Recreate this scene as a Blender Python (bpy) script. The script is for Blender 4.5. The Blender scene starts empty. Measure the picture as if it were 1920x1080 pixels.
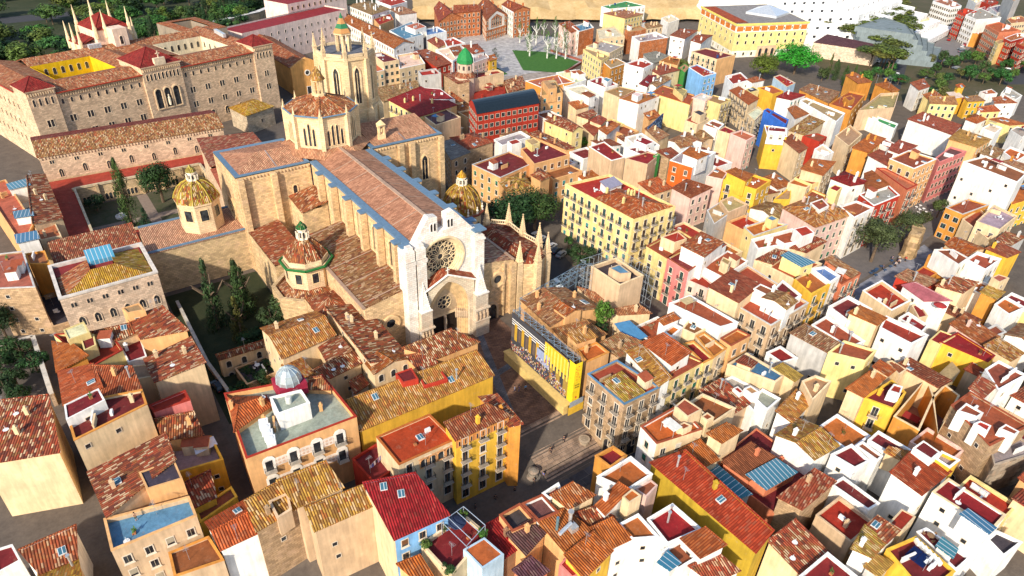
import bpy, math, random
from mathutils import Vector, Matrix
from mathutils.geometry import tessellate_polygon
from mathutils.bvhtree import BVHTree
S = bpy.context.scene
COL = S.collection
R = math.radians
# ---------------------------------------------------------------- camera, sky, sun, exposure
YAW, PITCH, ROLL, CAMZ = R(36.66), R(33.38), R(2.157), 100.0
def camera():
    f = Vector((math.sin(YAW)*math.cos(PITCH), math.cos(YAW)*math.cos(PITCH), -math.sin(PITCH)))
    r = Vector((math.cos(YAW), -math.sin(YAW), 0)); u = r.cross(f)
    r2 = r*math.cos(ROLL)+u*math.sin(ROLL); u2 = u*math.cos(ROLL)-r*math.sin(ROLL)
    m = Matrix((r2, u2, -f)).transposed().to_4x4(); m.translation = (0, 0, CAMZ)
    cd = bpy.data.cameras.new('camera'); cd.lens = 24.0; cd.sensor_width = 36.0; cd.clip_start = 1; cd.clip_end = 6000
    o = bpy.data.objects.new('camera', cd); COL.objects.link(o); o.matrix_world = m; S.camera = o
camera()
SUN_EL, SUN_FROM = R(31), Vector((-0.86, -0.51, 0)).normalized()
w = bpy.data.worlds.new('World'); S.world = w; w.use_nodes = True
nt = w.node_tree; sk = nt.nodes.new('ShaderNodeTexSky'); sk.sky_type = 'NISHITA'; sk.sun_disc = False
sk.sun_elevation = SUN_EL; sk.sun_rotation = math.atan2(SUN_FROM.x, SUN_FROM.y); sk.air_density = 1.0; sk.dust_density = 1.0
bg = nt.nodes['Background']; nt.links.new(sk.outputs[0], bg.inputs[0]); bg.inputs[1].default_value = 0.15
sl = bpy.data.lights.new('sun', 'SUN'); sl.energy = 4.0; sl.angle = R(2.0); sl.color = (1.0, 0.90, 0.74)
so = bpy.data.objects.new('sun', sl); COL.objects.link(so)
so.rotation_euler = (-(SUN_FROM*math.cos(SUN_EL)+Vector((0, 0, math.sin(SUN_EL))))).to_track_quat('-Z', 'Y').to_euler()
S.view_settings.view_transform = 'Standard'; S.view_settings.look = 'None'; S.view_settings.gamma = 1
S.view_settings.exposure = 0.55
S.render.engine = 'CYCLES'; S.cycles.max_bounces = 5; S.cycles.diffuse_bounces = 3
S.cycles.use_denoising = True
# ---------------------------------------------------------------- materials (all take the object's own colour)
def nmat(name, rough=0.85, metal=0.0):
    m = bpy.data.materials.new(name); m.use_nodes = True; n = m.node_tree
    b = n.nodes['Principled BSDF']; b.inputs['Roughness'].default_value = rough; b.inputs['Metallic'].default_value = metal
    b.inputs['Specular IOR Level'].default_value = 0.25
    return m, n, b
def nd(n, t, **k):
    x = n.nodes.new(t)
    for a, v in k.items(): setattr(x, a, v)
    return x
def math_(n, op, a, b=None, c=None):
    x = nd(n, 'ShaderNodeMath', operation=op)
    for i, v in enumerate((a, b, c)):
        if v is None: continue
        if isinstance(v, (int, float)): x.inputs[i].default_value = v
        else: n.links.new(v, x.inputs[i])
    return x.outputs[0]
def mix(n, bt, fac, a, b):
    x = nd(n, 'ShaderNodeMix', data_type='RGBA', blend_type=bt)
    for i, v in ((0, fac), (6, a), (7, b)):
        if isinstance(v, (int, float)): x.inputs[i].default_value = v
        elif isinstance(v, tuple): x.inputs[i].default_value = (*v, 1)[:4]
        else: n.links.new(v, x.inputs[i])
    return x.outputs[2]
def noise(n, vec, scale, detail=3, rough=.6):
    x = nd(n, 'ShaderNodeTexNoise'); x.inputs['Scale'].default_value = scale; x.inputs['Detail'].default_value = detail
    x.inputs['Roughness'].default_value = rough
    if vec is not None: n.links.new(vec, x.inputs['Vector'])
    return x.outputs['Fac']
def ramp(n, v, a, b, lo=0., hi=1.):
    x = nd(n, 'ShaderNodeMapRange'); n.links.new(v, x.inputs[0])
    for i, q in zip((1, 2, 3, 4), (a, b, lo, hi)): x.inputs[i].default_value = q
    return x.outputs[0]
def comb(n, x, y, z=0.):
    c = nd(n, 'ShaderNodeCombineXYZ')
    for i, v in enumerate((x, y, z)):
        if isinstance(v, (int, float)): c.inputs[i].default_value = v
        else: n.links.new(v, c.inputs[i])
    return c.outputs[0]
def base(n):
    oi = nd(n, 'ShaderNodeObjectInfo'); uv = nd(n, 'ShaderNodeUVMap'); g = nd(n, 'ShaderNodeNewGeometry')
    s = nd(n, 'ShaderNodeSeparateXYZ'); n.links.new(uv.outputs[0], s.inputs[0])
    return oi, s.outputs[0], s.outputs[1], g.outputs['Position'], uv.outputs[0]
def bump(n, b, h, strength, dist=.1):
    x = nd(n, 'ShaderNodeBump'); x.inputs['Strength'].default_value = strength; x.inputs['Distance'].default_value = dist
    n.links.new(h, x.inputs['Height']); n.links.new(x.outputs[0], b.inputs['Normal'])
def gray(n, v): return comb(n, v, v, v)
def m_plaster():
    m, n, b = nmat('plaster', .9); oi, u, v, pos, uv = base(n)
    st = noise(n, comb(n, math_(n, 'MULTIPLY', u, 1.3), math_(n, 'MULTIPLY', v, .16)), 1.0, 4)
    lg = noise(n, pos, .35, 4)
    f = math_(n, 'MULTIPLY', ramp(n, st, .3, .7, .78, 1.1), ramp(n, lg, .3, .7, .82, 1.1))
    c = mix(n, 'MULTIPLY', 1.0, oi.outputs['Color'], gray(n, f))
    ds = noise(n, pos, .9, 5, .7)
    c = mix(n, 'MIX', ramp(n, ds, .62, .72, 0, .38), c, (.42, .33, .24))
    n.links.new(c, b.inputs['Base Color']); bump(n, b, noise(n, pos, 6, 3), .15, .05); return m
def m_stone(name='stone_blocks', bw=.9, bh=.45, contrast=.3):
    m, n, b = nmat(name, .92); oi, u, v, pos, uv = base(n)
    br = nd(n, 'ShaderNodeTexBrick'); n.links.new(uv, br.inputs['Vector']); br.inputs['Scale'].default_value = 1
    br.inputs['Brick Width'].default_value = bw; br.inputs['Row Height'].default_value = bh; br.inputs['Mortar Size'].default_value = .025
    br.inputs['Color1'].default_value = (1-contrast, 1-contrast, 1-contrast, 1); br.inputs['Color2'].default_value = (1+contrast*.5, 1+contrast*.5, 1+contrast*.45, 1)
    br.inputs['Mortar'].default_value = (.55, .5, .45, 1)
    lg = noise(n, pos, .25, 5, .65)
    c = mix(n, 'MULTIPLY', 1.0, oi.outputs['Color'], br.outputs['Color'])
    c = mix(n, 'MULTIPLY', 1.0, c, gray(n, ramp(n, lg, .3, .7, .75, 1.15)))
    pk = noise(n, pos, .6, 3); c = mix(n, 'MIX', ramp(n, pk, .52, .68, 0, .4), c, (.60, .40, .27))
    gy = noise(n, comb(n, math_(n, 'MULTIPLY', u, .8), math_(n, 'MULTIPLY', v, .2)), 1, 4); c = mix(n, 'MIX', ramp(n, gy, .62, .75, 0, .35), c, (.2, .18, .15))
    n.links.new(c, b.inputs['Base Color']); bump(n, b, br.outputs['Fac'], -.25, .06); return m
def m_tile():
    m, n, b = nmat('clay_tile', .85); oi, u, v, pos, uv = base(n)
    cu = math_(n, 'DIVIDE', u, .40); cv = math_(n, 'DIVIDE', v, .85)
    col = math_(n, 'FLOOR', cu); fr = math_(n, 'FRACT', cu)
    wn = nd(n, 'ShaderNodeTexWhiteNoise', noise_dimensions='2D')
    offs = nd(n, 'ShaderNodeTexWhiteNoise', noise_dimensions='1D'); n.links.new(col, offs.inputs['W'])
    n.links.new(comb(n, col, math_(n, 'FLOOR', math_(n, 'ADD', cv, offs.outputs[0]))), wn.inputs['Vector'])
    rnd = wn.outputs['Value']; a = oi.outputs['Alpha']
    c = mix(n, 'MULTIPLY', 1.0, oi.outputs['Color'], gray(n, ramp(n, rnd, 0, 1, .62, 1.3)))
    wn2 = nd(n, 'ShaderNodeTexWhiteNoise', noise_dimensions='3D'); n.links.new(comb(n, col, math_(n, 'FLOOR', math_(n, 'ADD', cv, offs.outputs[0])), 7.3), wn2.inputs['Vector'])
    r2 = wn2.outputs['Value']
    c = mix(n, 'MIX', math_(n, 'MULTIPLY', a, ramp(n, r2, .80, .84)), c, (.62, .45, .27))
    c = mix(n, 'MIX', math_(n, 'MULTIPLY', a, ramp(n, r2, .22, .18)), c, (.10, .035, .025))
    c = mix(n, 'MIX', math_(n, 'MULTIPLY', a, math_(n, 'MULTIPLY', ramp(n, r2, .3, .31), ramp(n, r2, .45, .44))), c, (.36, .06, .025))
    lg = noise(n, pos, .33, 4); c = mix(n, 'MULTIPLY', 1.0, c, gray(n, ramp(n, lg, .3, .7, .72, 1.18)))
    li = noise(n, pos, .8, 4); c = mix(n, 'MIX', math_(n, 'MULTIPLY', ramp(n, li, .52, .66), math_(n, 'MULTIPLY', a, .55)), c, (.30, .20, .06))
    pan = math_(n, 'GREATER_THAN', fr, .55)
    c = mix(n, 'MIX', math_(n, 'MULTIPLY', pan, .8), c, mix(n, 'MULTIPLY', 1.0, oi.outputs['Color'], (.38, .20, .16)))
    n.links.new(c, b.inputs['Base Color'])
    wv = math_(n, 'SINE', math_(n, 'MULTIPLY', fr, math.pi)); bump(n, b, wv, .55, .12); return m
def m_flat():
    m, n, b = nmat('roof_deck', .8); oi, u, v, pos, uv = base(n)
    lg = noise(n, pos, .5, 5, .65); sm = noise(n, pos, 2.2, 4)
    c = mix(n, 'MULTIPLY', 1.0, oi.outputs['Color'], gray(n, math_(n, 'MULTIPLY', ramp(n, lg, .3, .7, .7, 1.2), ramp(n, sm, .3, .7, .85, 1.12))))
    st = noise(n, pos, .8, 5, .7); c = mix(n, 'MIX', ramp(n, st, .58, .72, 0, .35), c, (.36, .22, .14))
    br = nd(n, 'ShaderNodeTexBrick'); n.links.new(uv, br.inputs['Vector']); br.inputs['Brick Width'].default_value = .6; br.inputs['Row Height'].default_value = .6
    br.offset = 0; br.inputs['Mortar Size'].default_value = .03
    for k, q in (('Color1', .93), ('Color2', 1.05), ('Mortar', .72)): br.inputs[k].default_value = (q, q, q, 1)
    c = mix(n, 'MULTIPLY', .8, c, br.outputs['Color'])
    n.links.new(c, b.inputs['Base Color']); return m
def m_plain(name, rough=.7, metal=0., var=.15, scale=1.5):
    m, n, b = nmat(name, rough, metal); oi, u, v, pos, uv = base(n)
    c = mix(n, 'MULTIPLY', 1.0, oi.outputs['Color'], gray(n, ramp(n, noise(n, pos, scale, 4), .3, .7, 1-var, 1+var)))
    n.links.new(c, b.inputs['Base Color']); return m
def m_glass():
    m, n, b = nmat('window_glass', .12); b.inputs['Specular IOR Level'].default_value = .6
    g = nd(n, 'ShaderNodeNewGeometry'); c = mix(n, 'MIX', ramp(n, noise(n, g.outputs['Position'], .7, 2), .35, .65), (.012, .012, .016), (.05, .055, .06))
    n.links.new(c, b.inputs['Base Color']); return m
def m_skylight():
    m, n, b = nmat('skylight_glass', .2); oi, u, v, pos, uv = base(n)
    fr = math_(n, 'FRACT', math_(n, 'DIVIDE', u, .9)); bar = math_(n, 'LESS_THAN', fr, .12)
    c = mix(n, 'MIX', bar, oi.outputs['Color'], (.55, .58, .6)); n.links.new(c, b.inputs['Base Color']); return m
def m_leaf():
    m, n, b = nmat('leaves', .7); oi, u, v, pos, uv = base(n); g = nd(n, 'ShaderNodeNewGeometry')
    c = mix(n, 'MULTIPLY', 1.0, oi.outputs['Color'], gray(n, math_(n, 'MULTIPLY', ramp(n, noise(n, pos, .55, 3), .3, .7, .5, 1.55), ramp(n, g.outputs['Random Per Island'], 0, 1, .6, 1.45))))
    n.links.new(c, b.inputs['Base Color']); b.inputs['Subsurface Weight'].default_value = 0
    return m
def m_ground(name, c1, c2, scale, rough=.95):
    m, n, b = nmat(name, rough); g = nd(n, 'ShaderNodeNewGeometry'); p = g.outputs['Position']
    f = math_(n, 'ADD', math_(n, 'MULTIPLY', noise(n, p, scale, 5, .65), .6), math_(n, 'MULTIPLY', noise(n, p, scale*6, 4), .4))
    n.links.new(mix(n, 'MIX', ramp(n, f, .35, .65), c1, c2), b.inputs['Base Color']); return m
def m_paver(name, c1, c2, mort, bw, bh, rot=0.):
    m, n, b = nmat(name, .8); g = nd(n, 'ShaderNodeNewGeometry')
    mp = nd(n, 'ShaderNodeMapping'); mp.inputs['Rotation'].default_value = (0, 0, rot); n.links.new(g.outputs['Position'], mp.inputs[0])
    br = nd(n, 'ShaderNodeTexBrick'); n.links.new(mp.outputs[0], br.inputs['Vector']); br.inputs['Scale'].default_value = 1
    br.inputs['Brick Width'].default_value = bw; br.inputs['Row Height'].default_value = bh; br.inputs['Mortar Size'].default_value = .03
    br.inputs['Color1'].default_value = (*c1, 1); br.inputs['Color2'].default_value = (*c2, 1); br.inputs['Mortar'].default_value = (*mort, 1)
    c = mix(n, 'MULTIPLY', 1.0, br.outputs['Color'], gray(n, ramp(n, noise(n, g.outputs['Position'], .4, 5), .3, .7, .6, 1.35)))
    n.links.new(c, b.inputs['Base Color']); bump(n, b, br.outputs['Fac'], -.3, .05); return m
M = dict(plaster=m_plaster(), stone=m_stone(), rubble=m_stone('rubble_stone', 1.6, 1.0, .5), ashlar=m_stone('pale_ashlar', 1.1, .5, .14), tile=m_tile(), flat=m_flat(), glass=m_glass(), sky=m_skylight(),
         frame=m_plain('painted_frame', .6), metal=m_plain('metal_sheet', .4, .6), iron=m_plain('dark_iron', .5), cloth=m_plain('cloth', .9), plain=m_plain('painted', .7), trim=m_plain('stone_trim', .9, 0, .25, .8),
         bark=m_plain('bark', .95, 0, .3, 2), leaf=m_leaf(), skin=m_plain('skin', .6), paint=m_plain('car_paint', .25), ribbed=None)
# ---------------------------------------------------------------- mesh helpers
class MB:
    def __init__(s): s.v = []; s.f = []; s.m = []; s.uv = []
    def poly(s, pts, mi=0, uv=None):
        pts = [Vector(p) for p in pts]
        if uv is None:
            nrm = Vector((0, 0, 0))
            for i in range(len(pts)):
                a, b = pts[i], pts[(i+1) % len(pts)]; nrm += Vector(((a.y-b.y)*(a.z+b.z), (a.z-b.z)*(a.x+b.x), (a.x-b.x)*(a.y+b.y)))
            if nrm.length < 1e-9: return
            nrm.normalize(); e = Vector((0, 0, 1)).cross(nrm)
            e = e.normalized() if e.length > .02 else Vector((1, 0, 0))
            t = nrm.cross(e); uv = [(p.dot(e), p.dot(t)) for p in pts]
        i0 = len(s.v); s.v += [tuple(p) for p in pts]; s.f.append(tuple(range(i0, i0+len(pts)))); s.m.append(mi); s.uv += list(uv)
    def box(s, c, d, mi=0, rz=0., top=1.):
        if isinstance(mi, float): mi, rz = 0, mi
        cx, cy, cz = c; dx, dy, dz = d[0]/2, d[1]/2, d[2]/2; q = []
        for z, k in ((-dz, 1), (dz, top)):
            for x, y in ((-dx*k, -dy*k), (dx*k, -dy*k), (dx*k, dy*k), (-dx*k, dy*k)):
                q.append((cx+x*math.cos(rz)-y*math.sin(rz), cy+x*math.sin(rz)+y*math.cos(rz), cz+z))
        for f in ((3, 2, 1, 0), (4, 5, 6, 7), (0, 1, 5, 4), (1, 2, 6, 5), (2, 3, 7, 6), (3, 0, 4, 7)): s.poly([q[i] for i in f], mi)
    def prism(s, ring, z0, z1, mi=0, cap=True, bottom=False):
        n = len(ring)
        for i in range(n):
            a, b = ring[i], ring[(i+1) % n]; s.poly([(a[0], a[1], z0), (b[0], b[1], z0), (b[0], b[1], z1), (a[0], a[1], z1)], mi)
        if cap: s.poly([(p[0], p[1], z1) for p in ring], mi)
        if bottom: s.poly([(p[0], p[1], z0) for p in reversed(ring)], mi)
    def rings(s, prof, n, c=(0, 0), rot=0., mi=0, cap=True):
        R_ = [[(c[0]+r*math.cos(rot+2*math.pi*i/n), c[1]+r*math.sin(rot+2*math.pi*i/n), z) for i in range(n)] for r, z in prof]
        for a, b in zip(R_, R_[1:]):
            for i in range(n):
                j = (i+1) % n; s.poly([a[i], a[j], b[j], b[i]], mi)
        if cap: s.poly(R_[-1], mi)
    def tube(s, a, b, r, mi=0, n=6, r2=None):
        a, b = Vector(a), Vector(b); d = (b-a).normalized(); x = d.orthogonal().normalized(); y = d.cross(x); r2 = r if r2 is None else r2
        A = [a+(x*math.cos(2*math.pi*i/n)+y*math.sin(2*math.pi*i/n))*r for i in range(n)]; B = [b+(x*math.cos(2*math.pi*i/n)+y*math.sin(2*math.pi*i/n))*r2 for i in range(n)]
        for i in range(n):
            j = (i+1) % n; s.poly([A[i], A[j], B[j], B[i]], mi)
        s.poly(B, mi); s.poly(A[::-1], mi)
    def mesh(s, name, mats):
        me = bpy.data.meshes.new(name); me.from_pydata(s.v, [], s.f)
        for m in mats: me.materials.append(m)
        me.polygons.foreach_set('material_index', s.m)
        l = me.uv_layers.new(name='UVMap'); l.data.foreach_set('uv', [c for q in s.uv for c in q]); return me
SOLID_V, SOLID_F = [], []
def solid(mb, off=(0, 0, 0)):
    i0 = len(SOLID_V); SOLID_V.extend([(v[0]+off[0], v[1]+off[1], v[2]+off[2]) for v in mb.v]); SOLID_F.extend([tuple(i+i0 for i in f) for f in mb.f])
def obj(name, me, parent=None, color=None, loc=None):
    o = bpy.data.objects.new(name, me); COL.objects.link(o)
    if parent is not None: o.parent = parent
    if color is not None: o.color = color if len(color) == 4 else (*color, 1)
    if loc is not None: o.location = loc
    return o
def part(name, mb, mats, parent, color=None, block=False):
    """geometry given in world coordinates, stored relative to the thing's base"""
    L = Vector((0, 0, 0)); p = parent
    while p is not None: L += p.location; p = p.parent
    if block: solid(mb)
    mb.v = [(v[0]-L.x, v[1]-L.y, v[2]-L.z) for v in mb.v]
    if not isinstance(mats, (list, tuple)): mats = [mats]
    return obj(name, mb.mesh(name, mats), parent, color)
def thing(name, label, cat, loc, group=None):
    o = obj(name, None, None, None, loc); o.empty_display_size = .5; o['label'] = label; o['category'] = cat
    if group: o['group'] = group
    return o
def tag(o, label, cat, group=None):
    o['label'] = label; o['category'] = cat
    if group: o['group'] = group
    return o
def offset(P, d):
    n = len(P); out = []
    for i in range(n):
        a, b, c = Vector(P[i-1]), Vector(P[i]), Vector(P[(i+1) % n])
        e1 = (b-a).normalized(); e2 = (c-b).normalized(); n1 = Vector((-e1.y, e1.x)); n2 = Vector((-e2.y, e2.x))
        k = 1+n1.dot(n2); v = (n1+n2)*(d/max(k, .45)); out.append((b.x+v.x, b.y+v.y))
    return out
def lerp(a, b, t): return tuple(x+(y-x)*t for x, y in zip(a, b))
WC = dict(W=(.86,.83,.78), C=(.74,.55,.33), Y=(.78,.45,.05), y=(.80,.62,.26), O=(.62,.27,.05), o=(.72,.40,.17), P=(.70,.22,.20), p=(.74,.50,.42), S=(.46,.31,.18), S2=(.34,.28,.22), b=(.60,.42,.26),
          G=(.52,.50,.47), B=(.22,.45,.75), BB=(.04,.16,.60), lb=(.5,.66,.78), R=(.45,.04,.02), R2=(.75,.13,.02), N=(.30,.16,.09), r=(.62,.20,.10), g=(.06,.28,.06), K=(.52,.17,.06), mu=(.48,.32,.03),
          r_=(.3,.05,.03))
RC = dict(tr=(.30,.085,.035), to=(.42,.115,.025), ty=(.46,.26,.05), tb=(.36,.19,.085), rr=(.30,.07,.03), rb=(.38,.05,.015), cr=(.26,.015,.015), pu=(.13,.055,.06), n=(.24,.08,.03), r=(.34,.03,.015), m=(.17,.018,.02),
          g=(.34,.31,.29), g2=(.25,.22,.2), gr=(.25,.24,.25), b=(.10,.22,.36), b2=(.30,.2,.15), d=(.055,.045,.05), k=(.40,.27,.12), p=(.5,.3,.27), s=(.42,.12,.06), c=(.7,.6,.45), gl=(.05,.16,.24), mt=(.45,.46,.46), dk=(.035,.05,.06), gn=(.05,.25,.08), pk=(.42,.12,.11), O=(.6,.25,.05))
RC.update(ve=(.40,.045,.012), W=WC['W'], C=WC['C'], G=WC['G'], y=WC['y'], Y=WC['Y'], o=WC['o'], P=WC['P'], S2=WC['S2'], BB=WC['BB'], R=WC['R'], S=WC['S'])
# ---------------------------------------------------------------- houses
CUR = {}
WINS = []      # openings wait here until every wall stands, so that ones walled in by a neighbour are left out
ROOFTOPS = []
rng = random.Random(5)
def roof_planes(P, z, sh, r):
    p = [Vector((a[0], a[1], z)) for a in P]; up = Vector((0, 0, r)); k = sh[0]
    if k == 'g':
        if sh[1] == '0': a, b = (p[3]+p[0])/2+up, (p[1]+p[2])/2+up; return [[p[0], p[1], b, a], [p[2], p[3], a, b]], {3: a, 1: b}, [(a, b)]
        a, b = (p[0]+p[1])/2+up, (p[2]+p[3])/2+up; return [[p[1], p[2], b, a], [p[3], p[0], a, b]], {0: a, 2: b}, [(a, b)]
    if k == 's':
        e = int(sh[1]); p[e] = p[e]+up; p[(e+1) % 4] = p[(e+1) % 4]+up; return [p], {}, [(p[e], p[(e+1) % 4])]
    if k == 'h':
        l0, l1 = (p[1]-p[0]).length, (p[2]-p[1]).length
        if l0 >= l1: a, b = (p[3]+p[0])/2, (p[1]+p[2])/2; t = min(.42, l1/l0*.5); A, B = a.lerp(b, t)+up, b.lerp(a, t)+up; return [[p[0], p[1], B, A], [p[1], p[2], B], [p[2], p[3], A, B], [p[3], p[0], A]], {}, [(A, B), (A, p[0]), (A, p[3]), (B, p[1]), (B, p[2])]
        a, b = (p[0]+p[1])/2, (p[2]+p[3])/2; t = min(.42, l0/l1*.5); A, B = a.lerp(b, t)+up, b.lerp(a, t)+up
        return [[p[1], p[2], B, A], [p[2], p[3], B], [p[3], p[0], A, B], [p[0], p[1], A]], {}, [(A, B), (A, p[0]), (A, p[1]), (B, p[2]), (B, p[3])]
    if k == 'p':
        a = sum(p, Vector())/4+up; return [[p[i], p[(i+1) % 4], a] for i in range(4)], {}, [(a, q) for q in p]
    if k == 'v':
        out = []; prev = (p[3], p[2])
        for i in range(1, 11):
            t = i/10; h = math.sin(math.pi*t)*r; c = (p[3].lerp(p[0], t)+Vector((0, 0, h)), p[2].lerp(p[1], t)+Vector((0, 0, h))); out.append([prev[0], prev[1], c[1], c[0]]); prev = c
        return out, {}, []
MO = dict(tr=.9, to=.35, ty=.75, tb=.6, rr=.25, cr=.05, gr=.1, n=.2, pu=.1, rb=.15)
def volume(root, z, P, roof, wall, win, zg, name, par=.6, r=1.2, cop=None, mo=None, fl=None, ff=None, deep=None):
    sh, rc = roof.split(':'); wc = WC[wall]; stone = wall in ('S', 'S2', 'b') and rng.random() < .8 or wall in ('S', 'S2')
    wm = M['rubble'] if wall == 'S2' else M['stone'] if wall in ('S', 'K') else M['plaster']
    jit = 1+rng.uniform(-.07, .07); wc = tuple(min(c*jit, .9) for c in wc)
    W = MB(); Rm = MB(); main = root
    if sh == 'f':
        th = min(.28, .2*min((Vector(P[i])-Vector(P[i-1])).length for i in range(4))); I = offset(P, -th); fz = z-par
        W.prism(P[::-1], zg, z, cap=False); W.prism(I, fz, z, cap=False)
        for i in range(4):
            j = (i+1) % 4; W.poly([(*P[j], z), (*P[i], z), (*I[i], z), (*I[j], z)])
        wo = part(name, W, wm, root, wc, True)
        Rm.poly([(p[0], p[1], fz) for p in I[::-1]])
        rmat = M['flat']; rcol = RC[rc]
        ro = part('roof', Rm, rmat, root if name == 'wall' else wo, tuple(c*rng.uniform(.85, 1.15) for c in rcol), True)
        if cop or par > .35:
            A, B = offset(P, .05), offset(P, -th-.05); Cm = MB(); cc = RC[cop] if cop else tuple(min(.85, c*1.05) for c in wc)
            for i in range(4):
                j = (i+1) % 4
                Cm.poly([(*A[j], z+.1), (*A[i], z+.1), (*B[i], z+.1), (*B[j], z+.1)]); Cm.poly([(*A[j], z-.06), (*A[i], z-.06), (*A[i], z+.1), (*A[j], z+.1)]); Cm.poly([(*B[i], z-.06), (*B[j], z-.06), (*B[j], z+.1), (*B[i], z+.1)])
                Cm.poly([(*A[i], z-.06), (*A[j], z-.06), (*B[j], z-.06), (*B[i], z-.06)])
            part('coping', Cm, M['trim'], root if name == 'wall' else wo, cc)
        ROOFTOPS.append((root if name == 'wall' else wo, I, fz, 'f', wc)); topz = [z]*4; rowz = z-par
    else:
        planes, gab, ridges = roof_planes(P, z, sh, r); topz = [z]*4
        if sh[0] == 's': e = int(sh[1]); topz[e] += r; topz[(e+1) % 4] += r
        for i in range(4):
            j = (i+1) % 4; q = [(*P[j], zg), (*P[i], zg), (*P[i], topz[i])]
            if i in gab: q.append(gab[i])
            if sh == 'v' and i in (1, 3):
                n_ = 10; pr = [Vector((*P[i], z)).lerp(Vector((*P[j], z)), t/n_)+Vector((0, 0, math.sin(math.pi*t/n_)*r)) for t in range(1, n_)]; q += pr
            q.append((*P[j], topz[j])); W.poly(q)
        wo = part(name, W, wm, root, wc, True)
        PX = offset(P, .3); planes, gab, ridges = roof_planes(PX, z+.03, sh, r)
        for pl in planes:
            nn = (pl[1]-pl[0]).cross(pl[2]-pl[0]); pl = pl if nn.z > 0 else pl[::-1]
            Rm.poly(pl)
        tz = [z+.03]*4
        if sh[0] == 's': tz[e] += r; tz[(e+1) % 4] += r
        if sh != 'v':
            for i in range(4):
                j = (i+1) % 4; q = [(*PX[j], tz[j]), (*PX[i], tz[i])]
                if i in gab: q.insert(1, tuple(gab[i]))
                lo = [(a[0], a[1], a[2]-.16) for a in q][::-1]; Rm.poly(lo+q)
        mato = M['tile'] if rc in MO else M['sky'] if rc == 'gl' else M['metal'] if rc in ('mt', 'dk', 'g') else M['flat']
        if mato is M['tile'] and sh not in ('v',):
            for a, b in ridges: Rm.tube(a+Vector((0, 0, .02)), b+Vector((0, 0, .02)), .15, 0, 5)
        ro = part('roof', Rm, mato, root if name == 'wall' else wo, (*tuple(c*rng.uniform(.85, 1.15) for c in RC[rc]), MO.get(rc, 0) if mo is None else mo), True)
        if mato is M['tile']: ROOFTOPS.append((root if name == 'wall' else wo, planes, z, 't', wc))
        rowz = z
    for side, st, fc in ((2, win[0], ff), (3, win[1], fl)):
        a, b = Vector(P[(side+1) % 4]), Vector(P[side]); L = (b-a).length; d = (b-a)/L; nrm = Vector((d.y, -d.x))
        if fc:
            F = MB(); q = [a+nrm*.04, b+nrm*.04]; zt = z-.12 if sh == 'f' else min(topz[side], topz[(side+1) % 4])-.18
            F.poly([(*q[0], zg), (*q[1], zg), (*q[1], zt), (*q[0], zt)]); F.poly([(*q[0], zt), (*q[1], zt), (*b, zt), (*a, zt)]); F.poly([(*a, zg), (*q[0], zg), (*q[0], zt), (*a, zt)]); F.poly([(*q[1], zg), (*b, zg), (*b, zt), (*q[1], zt)])
            part('facade', F, M['plaster'] if fc != 'K' else M['stone'], root if name == 'wall' else wo, WC[fc])
        zt = rowz if side == 2 else min(topz[side], topz[(side+1) % 4]) if sh != 'f' else rowz
        openings(root if name == 'wall' else wo, a, d, nrm, L, zt, zg, st, wc, .07 if fc else .02)
    return wo
def openings(root, a, d, nrm, L, zt, zg, st, wc, out):
    if st == 'n' or L < 1.6: return
    rows = int(min(5, max(1, (zt-max(zg, -3.5)-1.0)//3.2))); ang = math.atan2(d.y, d.x)
    sp = {'s': 3.6, 'w': 2.9, 'b': 2.9, 'a': 2.6, 'W': 2.3}[st]; n = max(1, int(L/sp))
    if st == 's': n = max(1, min(n, 4))
    acc = rng.choice([(.03,.16,.10), (.16,.07,.03), (.5,.45,.38), (.05,.25,.25), (.35,.30,.22), (.12,.12,.12)])
    for k in range(rows):
        z = zt-2.75-k*3.2+(.5 if st == 's' else 0)
        for i in range(n):
            if st == 's' and rng.random() < .45: continue
            t = (i+.5)*L/n+(rng.uniform(-.5, .5) if st == 's' and L > 3 else 0)
            kind = {'s': 'small', 'w': 'window', 'b': 'balcony', 'a': 'arch', 'W': 'wide'}[st]
            if st == 'b' and k == rows-1 and rows > 2: kind = 'door'
            if st == 'b' and rng.random() < .15: kind = 'window'
            WINS.append((root, a+d*t+nrm*out, z, ang, nrm, kind, acc, wc))
def h(label, z, P, roof, wall, win, zg=-4.5, cat=None, id=None, name=None, **k):
    cx, cy = sum(p[0] for p in P)/4, sum(p[1] for p in P)/4
    if cat is None:
        L = label.lower()
        name, cat = next(((n_, c_) for w_, n_, c_ in (('villa', 'villa', 'villa'), ('cottage', 'cottage', 'cottage'), ('apartment', 'apartment_building', 'apartment building'), ('school', 'school_building', 'school'), ('church', 'church', 'church'), ('market', 'market_hall', 'market hall'),
            ('workshop', 'workshop', 'workshop'), ('ruin', 'ruin', 'ruin'), ('shed', 'shed', 'shed'), ('hotel', 'hotel', 'hotel'), ('block', 'town_block', 'building'), ('institute', 'institute_building', 'institute'), ('palace', 'palace', 'palace'), ('building', 'building', 'building'), ('wing', 'wing_building', 'building')) if w_ in L), ('house', 'house'))
        if 'house' in L.split()[:6] and cat != 'palace': name, cat = 'house', 'house'
    root = thing(name, label, cat, (cx, cy, 0)); CUR.update(root=root, z=z, P=P)
    volume(root, z, P, roof, wall, win, zg, 'wall', **k)
    FOOTS.append(P)
    if id: IDS[id] = (root, P, z)
    return root
IDS = {}; FOOTS = []
def b(z, P, roof, wall, win, par=.15, **k):
    volume(CUR['root'], z, P, roof, wall, win, min(CUR['z'], z)-3.2, 'penthouse', par=par, **k)
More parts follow.
